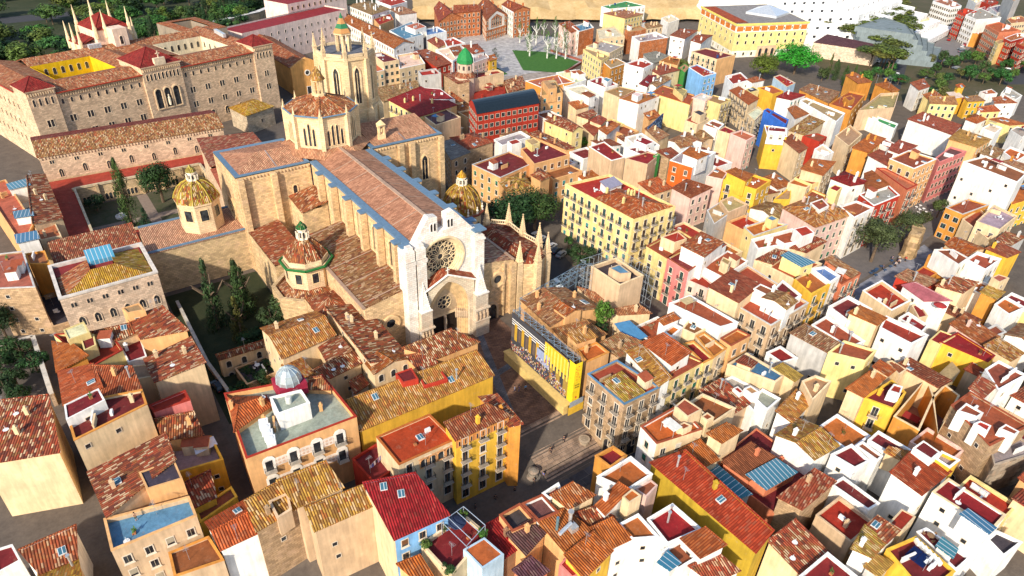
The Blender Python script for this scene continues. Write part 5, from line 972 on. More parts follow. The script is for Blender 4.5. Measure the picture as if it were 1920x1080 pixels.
        for k in range(4): sta.rings([(.16, 4.7), (.27, 5.2), (.25, 6.3), (.1, 6.6), (.16, 6.9), (.05, 7.15)], 6, (x0+.4+k*(wd-.8)/3, yp-1.5))
        part('statue_row', sta, M['trim'], po, (.50, .36, .24))
    jb = MB()
    for k in range(7):
        t = k/6; x = 70.0-2.0*t; jb.rings([(.18, 4.6), (.3, 5.2), (.27, 6.4), (.1, 6.8), (.18, 7.1), (.05, 7.4)], 6, (x, yp+1.0+t*1.6)); x = 59.2+2.2*t; jb.rings([(.18, 4.6), (.3, 5.2), (.27, 6.4), (.1, 6.8), (.18, 7.1), (.05, 7.4)], 6, (x, yp+1.0+t*1.6))
    jb.poly([(70.4, yp+.8, 4.5), (68.3, yp+2.8, 4.5), (68.3, yp+2.8, 0), (70.4, yp+.8, 0)]); jb.poly([(59, yp+.8, 4.5), (61.4, yp+2.8, 4.5), (61.4, yp+2.8, 0), (59, yp+.8, 0)]); part('jamb_statues', jb, M['trim'], po, (.52, .38, .25))
    # transept
    for xa, xb, nm in ((36.9, 56.2, 'transept'), (74.2, 96.6, 'transept')):
        W = MB(); P = [(xa, 167), (xb, 167), (xb, 186.4), (xa, 186.4)]; W.prism(P, 0, 26.9, cap=False); tr_ = part(nm, W, M['stone'], T, WARM, True)
        Bd = MB(); I = [(xa+1.3, 168.2), (xb-1.0, 168.2), (xb-1.0, 185.2), (xa+1.3, 185.2)]
        for i in range(4):
            j = (i+1) % 4; Bd.poly([(*P[i], 27.2), (*P[j], 27.2), (*I[j], 27.05), (*I[i], 27.05)]); Bd.poly([(*P[i], 26.7), (*P[j], 26.7), (*P[j], 27.2), (*P[i], 27.2)])
        part('lead_border', Bd, M['plain'], tr_, LEAD, True)
        ym = 176.7; xi = xa+8 if xa < 50 else xa; xj = xb if xa < 50 else xb-1.2; Rr = MB()
        if xa < 50:
            slab_roof(Rr, [I[0], I[1], (I[1][0], ym), (xi, ym)], [27.05, 27.05, 28.6, 28.6]); slab_roof(Rr, [(xi, ym), (I[1][0], ym), I[2], I[3]], [28.6, 28.6, 27.05, 27.05]); slab_roof(Rr, [I[3], I[0], (xi, ym)], [27.05, 27.05, 28.6])
        else:
            slab_roof(Rr, [I[0], I[1], (I[1][0], ym+5), (I[0][0], ym+5)], [27.05, 27.05, 29, 29]); slab_roof(Rr, [(I[0][0], ym+5), (I[1][0], ym+5), I[2], I[3]], [29, 29, 27.05, 27.05])
        part('roof', Rr, M['tile'], tr_, (.54, .29, .17, .2), True)
        ln = MB(); ln.box(((xa+xb)/2, ym+.1, 27.6), (.01, .01, .01))
        for x in ((xa+11, xa+19) if xa < 50 else (xa+11,)): ln.poly([(x-.12, 168.3, 27.14), (x+.12, 168.3, 27.14), (x+.12, ym, 28.68 if xa < 50 else 28.2), (x-.12, ym, 28.68 if xa < 50 else 28.2)])
        part('roof_seam', ln, M['plain'], tr_, (.2, .22, .25))
        cor = MB()
        for k in range(int((xb-xa)/.9)): cor.box((xa+.6+k*.9, 166.85, 26.2), (.35, .4, .5))
        part('corbel_row', cor, M['trim'], tr_, (.60, .42, .24))
        for xp in ((xa+.9, xa+9.3) if xa < 50 else (xb-.8, xa+8.5, xa+12)):
            bp = MB(); bp.box((xp, 166.4, 13.3), (1.5, 1.4, 26.4)); part('pilaster', bp, M['stone'], tr_, WARM, True)
    arch_window(T, (51.4, 167, 16.2), (1, 0), .55, 5.4, 4.8, .3, 'lancet_window', WARM, 0, .2); arch_window(T, (90.5, 167, 14), (1, 0), .95, 7.5, 5.8, .4, 'lancet_window', WARM, 1, .25)
    ro = MB()
    for r1, r2, o_ in ((3.2, 2.8, .4), (2.8, 2.45, .25)): panel(ro, c(0, 0, r1, 24), [c(0, 0, r2, 24)], (36.9-o_, 176, 15), (0, -1), o_)
    ro.poly([(36.86, 176-2.5*math.cos(a*.2618), 15+2.5*math.sin(a*.2618)) for a in range(24)], 1)
    for k in range(8): a = k*math.pi/4; ro.tube((36.8, 176, 15), (36.8, 176-2.5*math.cos(a), 15+2.5*math.sin(a)), .13, 0, 4)
    part('transept_rose', ro, [M['trim'], M['glass']], T, (.6, .42, .22))
    bc = MB(); bc.box((79.5, 171.2, 28.5), (1.7, .8, 3.4)) if 0 else None
    for sx in (-.75, .75): bc.box((79.3+sx, 171.2, 29.2), (.5, .8, 4.0))
    bc.box((79.3, 171.2, 31.4), (2.3, 1, .7)); bc.rings([(1.5, 31.7), (.1, 33.0)], 4, (79.3, 171.2), math.pi/4); bc.box((79.3, 171.2, 28.0), (2.2, .9, 1.6)); bc.rings([(.35, 29.6), (.25, 30.4), (.1, 30.6)], 8, (79.3, 171.2)); part('bellcote', bc, M['trim'], T, (.76, .55, .30))
    # crossing tower
    C0 = (64.5, 176.5); W = MB(); ra = 8.6/math.cos(math.pi/8); W.prism(octring(C0, ra), 24, 38, cap=False); W.prism(octring(C0, ra+.35), 37.4, 38, cap=True, bottom=True); W.prism(octring(C0, ra+.8), 24, 28.2)
    ct = part('crossing_tower', W, M['ashlar'], T, (.80, .60, .36), True)
    sk_ = MB(); a0, a1 = octring(C0, ra+3.2), octring(C0, ra+.3)
    for i in range(8): j = (i+1) % 8; sk_.poly([(*a0[i], 27.4), (*a0[j], 27.4), (*a1[j], 29.2), (*a1[i], 29.2)])
    part('skirt_roof', sk_, M['tile'], ct, (.50, .26, .14, .2), True)
    Rf = MB(); o0 = octring(C0, ra+.5); lb_ = MB()
    for i in range(8): j = (i+1) % 8; Rf.poly([(*o0[i], 38.05), (*o0[j], 38.05), (C0[0], C0[1], 41.6)]); Rf.tube((*o0[i], 38.1), (*C0, 41.65), .2, 0, 5)
    part('roof', Rf, M['tile'], ct, (.40, .16, .06, .7), True)
    eb = MB(); q = octring(C0, ra+.62)
    for i in range(8): j = (i+1) % 8; eb.tube((*q[i], 37.95), (*q[j], 37.95), .22, 0, 5)
    part('lead_eave', eb, M['plain'], ct, LEAD)
    for i in range(8):
        a = math.pi/8+2*math.pi*i/8; bt = MB(); bt.prism(octring((C0[0]+(ra+.25)*math.cos(a), C0[1]+(ra+.25)*math.sin(a)), .75, 4, a+math.pi/4), 27, 38.2); bt.rings([(.4, 38.2), (.05, 40.3)], 4, (C0[0]+(ra+.25)*math.cos(a), C0[1]+(ra+.25)*math.sin(a)), a); part('corner_buttress', bt, M['ashlar'], ct, (.80, .60, .36))
    for i in (4, 5, 6, 7):
        a = math.pi/4*(i)+0; am = a if 0 else 2*math.pi*i/8; n_ = Vector((math.cos(am), math.sin(am))); ex = (-n_.y, n_.x)
        for k in range(4 if i % 2 == 0 else 3):
            t = (k-(1.5 if i % 2 == 0 else 1))*1.25; hh = 6.2-abs(t)*1.0; lw = arch_window(ct, (C0[0]+n_.x*8.6+ex[0]*t, C0[1]+n_.y*8.6+ex[1]*t, 29.8), ex, .34, hh, hh-.8, .13, 'lattice_window', (.76, .56, .33), 0, .16)
    LT = MB(); LT.rings([(1.9, 40.9), (1.9, 41.5), (1.5, 41.6)], 8, C0, math.pi/8)
    for p in octring(C0, 1.35): LT.box((*p, 43.2), (.42, .42, 3.4))
    LT.rings([(1.75, 44.8), (1.8, 45.2)], 8, C0, math.pi/8); lt = part('lantern', LT, M['ashlar'], ct, (.78, .58, .33))
    LC = MB(); LC.rings([(2.1, 45.2), (1.5, 46.2), (1.0, 47.2), (.3, 48.2), (.08, 48.5)], 8, C0, math.pi/8); part('lantern_roof', LC, M['tile'], lt, (.42, .25, .06, .7))
    # bell tower
    B0 = (80.3, 194.5); W = MB(); rb = 7.6/math.cos(math.pi/8); W.prism(octring(B0, rb+.6), 0, 31, cap=True); W.prism(octring(B0, rb), 31, 46.5, cap=True); W.prism(octring(B0, rb+.45), 45.6, 46.4, cap=True, bottom=True); W.prism(octring(B0, rb+.9), 30.6, 31.3, cap=True, bottom=True)
    bt = part('bell_tower', W, M['ashlar'], T, (.74, .55, .32), True)
    fl = MB(); fl.prism(octring(B0, rb-.3), 46.4, 46.6); part('tower_deck', fl, M['flat'], bt, (.13, .14, .17))
    for i in range(8):
        a = math.pi/8+2*math.pi*i/8; x, y = B0[0]+rb*math.cos(a), B0[1]+rb*math.sin(a); pn = MB(); pinnacle(pn, x, y, 45.6, 2.4, 3.4, .95); part('pinnacle', pn, M['ashlar'], bt, (.74, .56, .34)); bu = MB(); bu.prism(octring((x, y), .95, 4, a+math.pi/4), 0, 45.8); bu.rings([(1.4, 26), (1.4, 30), (.2, 33)], 4, (x+.5*math.cos(a), y+.5*math.sin(a)), a); part('corner_buttress', bu, M['ashlar'], bt, (.74, .55, .32), True)
    for i in range(3, 9):
        am = 2*math.pi*i/8; n_ = Vector((math.cos(am), math.sin(am))); ex = (-n_.y, n_.x); arch_window(bt, (B0[0]+n_.x*7.6, B0[1]+n_.y*7.6, 33), ex, .8, 10.5, 8.6, .45, 'belfry_window', (.76, .58, .35), 1, .3)
    cr = MB()
    for k in range(8): cr.box((B0[0]+rb*.93*math.cos(k*math.pi/4), B0[1]+rb*.93*math.sin(k*math.pi/4), 46.9), (.5, 4.6, .9), k*math.pi/4)
    part('parapet', cr, M['ashlar'], bt, (.7, .54, .34))
    cu = MB()
    for k in range(6): cu.box((B0[0]+1.9*math.cos(k*math.pi/3), B0[1]+1.9*math.sin(k*math.pi/3), 49), (.7, .7, 5), k*math.pi/3)
    cu.rings([(2.7, 51.3), (2.7, 51.9)], 6, B0); cp_ = part('bell_cupola', cu, M['ashlar'], bt, (.74, .56, .34)); cr_ = MB()
    for k, (r1, z1, r2, z2) in enumerate(((2.9, 51.8, 2.1, 53), (2.1, 53, 1.4, 54.2), (1.4, 54.2, .6, 55.6), (.6, 55.6, .1, 57))): cr_.rings([(r1, z1), (r2, z2)], 6, B0, 0, k % 2)
    gm = m_plain('green_glaze', .4); cr2 = part('cupola_roof', cr_, [M['plain'], gm], cp_, (.45, .22, .08)); gm.node_tree.nodes['Principled BSDF'].inputs['Base Color'].default_value = (.03, .16, .07, 1)
    for l in list(gm.node_tree.links):
        if l.to_socket.name == 'Base Color': gm.node_tree.links.remove(l)
    # side chapels
    def chapel(c0, r, z0, zw, name, prof, dome, n=8, ring=None, glaze=None, wincol=(.7, .52, .3), lant=None, wall=(.76, .56, .34), ww=.75, wh=2.6):
        W = MB(); W.prism(octring(c0, r, n, math.pi/n), z0, zw); W.prism(octring(c0, r+.35, n, math.pi/n), zw-.5, zw, bottom=True); ch = part(name, W, M['ashlar'], T, wall, True)
        D = MB(); D.rings(prof, n, c0, math.pi/n)
        for i in range(n):
            a = math.pi/n+2*math.pi*i/n
            for (r1, z1), (r2, z2) in zip(prof, prof[1:]): D.tube((c0[0]+r1*math.cos(a), c0[1]+r1*math.sin(a), z1+.05), (c0[0]+r2*math.cos(a), c0[1]+r2*math.sin(a), z2+.05), .16, 1 if glaze else 0, 5)
        dm = part('dome', D, [M['tile'], M['trim']], ch, (*dome, .9), True)
        if ring:
            q = octring(c0, r+.7, n, math.pi/n); Rg = MB()
            for i in range(n): Rg.tube((*q[i], zw-.1), (*q[(i+1) % n], zw-.1), .35, 0, 6)
            part('cornice', Rg, M['plain'], ch, ring)
        for i in range(n):
            am = 2*math.pi*i/n; n_ = Vector((math.cos(am), math.sin(am)))
            if n_.y > .3: continue
            ap = r*math.cos(math.pi/n); ex = (-n_.y, n_.x); zz = z0+(zw-z0)*.42
            F = MB(); o_ = Vector((c0[0]+n_.x*ap, c0[1]+n_.y*ap, zz)); panel(F, [(-ww-.15, -.15), (ww+.15, -.15), (ww+.15, wh+.15), (-ww-.15, wh+.15)], [[(-ww, 0), (ww, 0), (ww, wh), (-ww, wh)]], (o_.x+n_.x*.12, o_.y+n_.y*.12, zz), ex, .12); e3 = Vector((*ex, 0)); g = o_+Vector((n_.x, n_.y, 0))*.03
            F.poly([g-e3*ww, g+e3*ww, g+e3*ww+Vector((0, 0, wh)), g-e3*ww+Vector((0, 0, wh))], 1); part('window', F, [M['trim'], M['glass']], ch, wincol)
        if lant:
            rl, zl, hl, colr = lant; Lm = MB(); Lm.rings([(rl*1.25, zl), (rl*1.2, zl+.3), (rl, zl+.35), (rl, zl+hl), (rl*1.3, zl+hl+.05), (rl*1.3, zl+hl+.3)], 8, c0, math.pi/8)
            for p in octring(c0, rl*1.35): Lm.box((*p, zl+hl*.4), (.25, .25, hl*.8))
            ln_ = part('lantern', Lm, M['trim'], ch, (.82, .72, .56)); Lc = MB(); Lc.rings([(rl*1.35, zl+hl+.3), (rl*1.1, zl+hl+.9), (rl*.5, zl+hl+1.5), (.08, zl+hl+2.1)], 8, c0, math.pi/8); part('lantern_cap', Lc, M['tile'], ln_, (*colr, .3)); gb = MB()
            for i in range(8):
                am = math.pi/4*i; gb.box((c0[0]+rl*.93*math.cos(am), c0[1]+rl*.93*math.sin(am), zl+hl*.5), (.1, rl*.35, hl*.55), am)
            part('lantern_window', gb, M['glass'], ln_)
        return ch
    chapel((28.6, 176.0), 5.3, 12, 20.2, 'domed_chapel', [(5.7, 20.2), (5.2, 21.6), (4.2, 23.2), (2.8, 24.5), (1.5, 25.0)], (.40, .30, .05), lant=(1.0, 25, 2.0, (.34, .30, .06)), glaze=1, ww=.95, wh=3.0)
    chapel((42.6, 138.5), 5.3, 9, 16.2, 'octagonal_chapel', [(5.0, 17.4), (3.6, 19.4), (1.4, 21.6)], (.30, .11, .04), ring=(.02, .13, .03), lant=(1.0, 21.5, 2.5, (.02, .16, .04)))
    ub = MB(); ub.prism(octring((42.6, 138.5), 5.1), 16, 17.5); part('drum_band', ub, M['ashlar'], T, (.76, .58, .36))
    ap = MB(); ap.prism(octring((41.5, 137.5), 8.0), 0, 10.2, cap=False); ap.prism(octring((41.5, 137.5), 7.2), 9.3, 10.2, cap=False); q, q2 = octring((41.5, 137.5), 8.1), octring((41.5, 137.5), 7.1)
    for i in range(8): j = (i+1) % 8; ap.poly([(*q[i], 10.2), (*q[j], 10.2), (*q2[j], 10.2), (*q2[i], 10.2)])
    apo = part('apse_wall', ap, M['stone'], T, (.62, .44, .24), True); ar = MB(); ar.rings([(7.3, 9.4), (4.6, 10.6)], 8, (41.5, 137.5), math.pi/8); part('apse_roof', ar, M['tile'], apo, (.36, .15, .06, .8), True)
    for k, (x0, x1, y0, y1, zz, rr) in enumerate(((38.5, 46, 122, 131, 10.5, 1.6), (41, 46, 113.6, 122, 10.5, 1.4), (37.2, 45.5, 146, 166.5, 12, 1.2))):
        W = MB(); W.prism([(x0, y0), (x1, y0), (x1, y1), (x0, y1)], 0, zz, cap=False); ch = part('side_chapel', W, M['stone'], T, (.62, .44, .24), True); Rr = MB(); cx, cy = (x0+x1)/2, (y0+y1)/2
        if k < 2:
            q = octring((cx, cy), 1)
            for i in range(10):
                a, a2 = 2*math.pi*i/10, 2*math.pi*(i+1)/10; ex_, ey = (x1-x0)/2+.2, (y1-y0)/2+.2; Rr.poly([(cx+ex_*math.cos(a), cy+ey*math.sin(a), zz), (cx+ex_*math.cos(a2), cy+ey*math.sin(a2), zz), (cx+.5, cy, zz+rr)])
            Rr.poly([(x0, y0, zz-.02), (x1, y0, zz-.02), (x1, y1, zz-.02), (x0, y1, zz-.02)])
        else: slab_roof(Rr, [(x0, y0), (x1, y0), (x1, y1), (x0, y1)], [zz, zz+rr, zz+rr, zz])
        part('roof', Rr, M['tile'], ch, (.34, .10, .04, .7), True)
    W = MB(); W.prism([(49.5, 158), (56.4, 158), (56.4, 166.8), (49.5, 166.8)], 10, 18, cap=False); hh = part('stair_annex', W, M['stone'], T, (.66, .47, .26), True); Rr = MB(); slab_roof(Rr, [(49.2, 157.6), (56.4, 157.6), (56.4, 166.8), (49.2, 166.8)], [18, 19.5, 20.5, 19]); part('roof', Rr, M['tile'], hh, (.36, .13, .05, .8), True)
    # right chapels with pinnacles and the ribbed dome
    W = MB(); pr = [(84.5, 113.8), (90, 110.8), (94.6, 113), (95.8, 118), (95, 124), (95.5, 131), (92, 134), (84.5, 134)]; W.prism(pr, 0, 13.4, cap=False); rc_ = part('pinnacled_chapel', W, M['stone'], T, (.72, .50, .27), True); Rr = MB()
    for i in range(len(pr)): j = (i+1) % len(pr); Rr.poly([(*pr[i], 13.4), (*pr[j], 13.4), (88.5, 120 if min(pr[i][1], pr[j][1]) < 122 else 129, 15.6)])
    Rr.poly([(84.5, 134, 13.45), (84.5, 113.8, 13.45), (88.5, 120, 15.6), (88.5, 129, 15.6)]); Rr.poly([(95, 124, 13.4), (95.5, 131, 13.4), (88.5, 129, 15.6), (88.5, 120, 15.6)]); part('roof', Rr, M['tile'], rc_, (.28, .06, .025, .7), True)
    for (x, y) in ((86.0, 113.0), (90, 110.8), (94.6, 113), (95.8, 118), (95, 124), (95.5, 131), (90.5, 134)):
        sp = MB(); sp.box((x, y, 6.8), (1.5, 1.5, 13.6)); pinnacle(sp, x, y, 13, 1.4, 5.2, 1.3); part('pinnacle', sp, M['ashlar'], rc_, (.78, .58, .34), True)
    bl = MB()
    for p, q in zip(pr[3:6], pr[4:7]): bl.tube((*p, 14.6), (*q, 14.6), .18); bl.tube((*p, 13.6), (*q, 13.6), .15); [bl.box((*lerp(p, q, t/9), 14.1), (.16, .16, 1.0)) for t in range(10)]
    part('balustrade', bl, M['trim'], rc_, (.78, .6, .38))
    chapel((88.4, 143.0), 5.2, 8, 15.2, 'ribbed_dome_chapel', [(5.3, 15.3), (5.1, 17.2), (4.4, 19.2), (3.2, 20.9), (1.4, 22.2)], (.34, .21, .03), n=12, ring=(.22, .05, .025), glaze=1, lant=(1.0, 22.1, 2.1, (.60, .33, .03)), ww=.5, wh=1.2)
    fs = MB()
    for p in octring((88.4, 143), 5.6, 12, math.pi/12): fs.rings([(.3, 15), (.35, 15.6), (.15, 15.9), (.35, 16.4), (.1, 16.9), (.2, 17.2), (.03, 17.5)], 6, p)
    part('finial_ring', fs, M['trim'], T, (.82, .72, .58))
    return T
cathedral()
# ---------------------------------------------------------------- buildings with their own plan
def frame(A, th): 
    e = (math.cos(th), math.sin(th)); n_ = (-e[1], e[0]); return lambda u, v: (A[0]+e[0]*u+n_[0]*v, A[1]+e[1]*u+n_[1]*v)
def hip_or_gable(mb, f, u0, v0, u1, v1, z, r, along):
    P = [f(u0, v0), f(u1, v0), f(u1, v1), f(u0, v1)]; c = [f((u0+u1)/2, v0), f((u0+u1)/2, v1)] if along == 'v' else [f(u0, (v0+v1)/2), f(u1, (v0+v1)/2)]
    if along == 'v': slab_roof(mb, [P[0], c[0], c[1], P[3]], [z, z+r, z+r, z]); slab_roof(mb, [c[0], P[1], P[2], c[1]], [z+r, z, z, z+r])
    else: slab_roof(mb, [P[0], P[1], c[1], c[0]], [z, z, z+r, z+r]); slab_roof(mb, [c[0], c[1], P[2], P[3]], [z+r, z+r, z, z])
def seminary():
    A, th = (.8, 268.), R(15.27); f = frame(A, th); T = thing('seminary', 'long stone seminary with two courtyards, one of them yellow, and red tower roofs', 'seminary', (*f(45, 20), 0))
    ex = (math.cos(th), math.sin(th)); TC = (.42, .17, .075, .6); SC = (.70, .50, .33); zt = 24.5
    W = MB()
    def ringwall(u0, v0, u1, v1, top, mi=0, inside=False):
        P = [f(u0, v0), f(u1, v0), f(u1, v1), f(u0, v1)]; W.prism(P if not inside else P[::-1], 0, top, mi, cap=False)
    ringwall(0, 0, 91, 48, zt); part('wall', W, M['stone'], T, SC, True)
    for (u0, u1, col, nm) in ((14.5, 35.5, (.78, .50, .01), 'courtyard_wall'), (60.5, 81.5, (.78, .66, .46), 'courtyard_wall')):
        W = MB(); P = [f(u0, 15.5), f(u1, 15.5), f(u1, 37), f(u0, 37)]; W.prism(P[::-1], 0, zt, cap=False); W.poly([(*p, 1) for p in P]); cw = part(nm, W, M['plaster'], T, col, True)
        for row, z in enumerate((20.3, 15.0, 10)):
            for k in range(7): uu = u0+1.8+k*(u1-u0-3.6)/6; arch_window(cw, (*f(uu, 37), z), ex, .55, 2.4, 1.85, .1, 'window', (.7, .6, .4), 0, .06)
            if u0 > 50:
                for k in range(5): arch_window(cw, (*f(u1, 18+k*4.2), z), (ex[1], -ex[0]), .5, 2.2, 1.7, .1, 'window', (.7, .6, .4), 0, .06)
    Rf = MB()
    for (u0, v0, u1, v1, al) in ((8, -.6, 37.5, 15.2, 'u'), (-.6, 10, 14.2, 48.4, 'v'), (14.2, 37.3, 60, 48.6, 'u'), (35.8, 12, 47, 37.3, 'v'), (51.5, -.6, 83, 15.2, 'u'), (81.8, 10, 91.6, 48.4, 'v'), (60, 37.3, 82, 48.6, 'u'), (47, 15, 60.2, 37.3, 'v')):
        hip_or_gable(Rf, f, u0, v0, u1, v1, zt, 1.7, al)
    part('roof', Rf, M['tile'], T, TC, True)
    ea = MB(); ea.tube((*f(8, -.7), zt), (*f(37.5, -.7), zt), .25); ea.tube((*f(51.5, -.7), zt), (*f(83, -.7), zt), .25); ea.tube((*f(-.7, 10), zt), (*f(-.7, 48), zt), .25); part('red_eave', ea, M['plain'], T, (.34, .04, .02))
    for (u0, u1, v1, top, nm, k) in ((-.4, 8.2, 10, 26.8, 'corner_tower', 4), (82.6, 91.4, 10, 26.8, 'corner_tower', 5), (37.3, 51.8, 16, 27.2, 'central_block', 9)):
        W = MB(); P = [f(u0, -.9), f(u1, -.9), f(u1, v1), f(u0, v1)]; W.prism(P, 0, top, cap=False); W.prism([f(u0-.4, -1.3), f(u1+.4, -1.3), f(u1+.4, v1+.4), f(u0-.4, v1+.4)], top-.4, top, bottom=True); b_ = part(nm, W, M['stone'], T, SC, True)
        Rr = MB(); q = [f(u0-.4, -1.3), f(u1+.4, -1.3), f(u1+.4, v1+.4), f(u0-.4, v1+.4)]; a = (*f((u0+u1)/2, v1/2-.5), top+3.2 if k < 9 else top+4.6)
        for i in range(4): Rr.poly([(*q[i], top), (*q[(i+1) % 4], top), a]); Rr.tube((*q[i], top), a, .16)
        part('roof', Rr, M['tile'], b_, (.24, .022, .018, .05), True)
        for i in range(k): arch_window(b_, (*f(u0+1.5+i*(u1-u0-3)/(k-1), -.9), top-5.2), ex, .36, 2.4, 1.9, .14, 'window', (.74, .56, .38), 0, .1)
        cb = MB()
        for i in range(int((u1-u0)/.75)): cb.box((*f(u0+.5+i*.75, -1.1), top-1.3), (.3, .4, .9), th)
        part('corbel_row', cb, M['trim'], b_, (.66, .48, .3))
        if k == 9:
            for i, uu in enumerate((41.2, 44.6, 48)): arch_window(b_, (*f(uu, -.9), 11.5), ex, 1.15, 7.2, 5.9, .4, 'tall_arched_window' if i != 1 else 'statue_niche', (.70, .50, .31), 0, .35)
            cs = MB(); cs.box((*f(44.5, -.7), top+1.1), (4, 1.3, 2.4), th); cs.box((*f(44.5, -.7), top+3.4), (.3, .3, 2.6), th); cs.box((*f(44.5, -.7), top+3.8), (1.5, .3, .3), th); part('gable_cross', cs, M['trim'], b_, (.7, .55, .38))
            stt = MB(); stt.rings([(.4, 12.2), (.5, 13.2), (.45, 15), (.2, 15.4), (.3, 15.9), (.05, 16.3)], 7, f(44.6, -1.3)); part('statue', stt, M['trim'], b_, (.7, .6, .45))
        else:
            for z in (14.2, 8.8):
                for s in (-.55, .55): rectwin(b_, f((u0+u1)/2+s, -.9), ex, z, .42, 2.3, (.75, .58, .4))
    cb = MB()
    for u0, u1 in ((8.4, 37), (52, 82.4)):
        for i in range(int((u1-u0)/.8)): cb.box((*f(u0+.4+i*.8, -.25), zt-1.1), (.32, .45, .8), th)
    part('corbel_row', cb, M['trim'], T, (.66, .48, .3))
    for u0, u1, n_ in ((8.4, 37.2, 10), (52, 82.6, 10)):
        for i in range(n_): uu = u0+1.4+i*(u1-u0-2.8)/(n_-1); arch_window(T, (*f(uu, 0), zt-4.0), ex, .4, 1.7, 1.25, .12, 'window', (.72, .54, .36), 0, .08)
        for z in (14.2, 8.6):
            for i in range(5):
                uu = u0+3+i*(u1-u0-6)/4
                for s in (-.55, .55): rectwin(T, f(uu+s, 0), ex, z, .42, 2.2, (.76, .58, .4))
        if u0 > 50:
            for i in range(5): arch_window(T, (*f(u0+3+i*(u1-u0-6)/4, 0), 3.2), ex, .85, 2.9, 1.9, .2, 'window', (.72, .54, .36), 1, .12)
    for z in (18, 12, 6):
        for k in range(9): rectwin(T, f(0, 12+k*4), (ex[1], -ex[0]), z, .5, 2.0, (.7, .52, .32))
    # second rear court on the right and the chapel between the courts
    W = MB(); P = [f(82, 48.5), f(101, 48.5), f(101, 76), f(82, 76)]; P2 = [f(86, 53), f(96, 53), f(96, 71), f(86, 71)]; W.prism(P, 0, zt-1, cap=False); W.prism(P2[::-1], 8, zt-1, cap=False); W.poly([(*p, 8) for p in P2]); rw = part('rear_wing', W, M['plaster'], T, (.34, .27, .2), True); Rr = MB()
    for i in range(4): j = (i+1) % 4; slab_roof(Rr, [P[i], P[j], P2[j], P2[i]], [zt-.9, zt-.9, zt-.3, zt-.3])
    part('roof', Rr, M['tile'], rw, (.42, .14, .05, .5), True)
    C = MB(); C.prism([f(43.5, 46), f(57, 46), f(57, 62), f(43.5, 62)], 0, 31, cap=False); C.prism([f(47.5, 40), f(53, 40), f(53, 46), f(47.5, 46)], 20, 32, cap=True); C.prism([f(38, 49), f(43.5, 49), f(43.5, 60), f(38, 60)], 0, 26, cap=True); ch = part('seminary_chapel', C, M['plaster'], T, (.80, .60, .46), True)
    Rr = MB(); q = [f(43.2, 45.7), f(57.3, 45.7), f(57.3, 62.3), f(43.2, 62.3)]; a = (*f(50.2, 54), 36)
    for i in range(4): Rr.poly([(*q[i], 31), (*q[(i+1) % 4], 31), a]); Rr.tube((*q[i], 31), a, .2)
    slab_roof(Rr, [f(37.6, 48.6), f(43.5, 48.6), f(43.5, 60), f(37.6, 60)], [26.1, 28, 28, 26.1]); part('roof', Rr, M['tile'], ch, (.28, .025, .018, .05), True)
    for i, (u, v, z) in enumerate(((43.5, 46, 31), (57, 46, 31), (57, 62, 31), (43.5, 62, 31), (50.2, 62, 33), (38, 49, 26), (38, 60, 26), (38, 54.5, 26), (60, 50, 26), (61.5, 56, 26), (47.5, 46, 31))):
        s = MB(); s.rings([(.75, z-3), (.75, z+1.2), (.55, z+1.6), (.1, z+7.5), (.03, z+7.6)], 6, f(u, v)); part('spire', s, M['trim'], ch, (.80, .62, .38))
    arch_window(ch, (*f(50.2, 40), 26), ex, .6, 3.2, 2.5, .2, 'window', (.78, .6, .45), 0, .15)
    ac = MB()
    for k in range(7): ac.box((*f(84+k*.3, 22+k*1.5), 27), (1.3, 1.1, 1.5), th)
    for k in range(4): ac.box((*f(38.5+k*1.2, 42), 26.6), (1.1, 1.4, 1.6), th)
    part('air_conditioners', ac, M['metal'], T, (.75, .78, .8))
def rectwin(parent, xy, ex, z, hw, h_, col, name='window', out=.08):
    F = MB(); nx, ny = ex[1], -ex[0]; e3 = Vector((*ex, 0)); panel(F, [(-hw-.16, -.16), (hw+.16, -.16), (hw+.16, h_+.16), (-hw-.16, h_+.16)], [[(-hw, 0), (hw, 0), (hw, h_), (-hw, h_)]], (xy[0]+nx*out, xy[1]+ny*out, z), ex, out)
    g = Vector((xy[0]+nx*.02, xy[1]+ny*.02, z)); up = Vector((0, 0, h_)); F.poly([g-e3*hw, g+e3*hw, g+e3*hw+up, g-e3*hw+up], 1)
    return part(name, F, [M['trim'], M['glass']], parent, col)
seminary()
def simple_hall(label, name, cat, P, z, wc, roofs, mats='stone', zg=-1):
    T = thing(name, label, cat, (sum(p[0] for p in P)/len(P), sum(p[1] for p in P)/len(P), 0)); W = MB(); W.prism(P, zg, z, cap=False); part('wall', W, M[mats], T, wc, True)
    for Q, zz, col in roofs: Rr = MB(); slab_roof(Rr, Q, zz); part('roof', Rr, M['tile'], T, col, True)
    return T
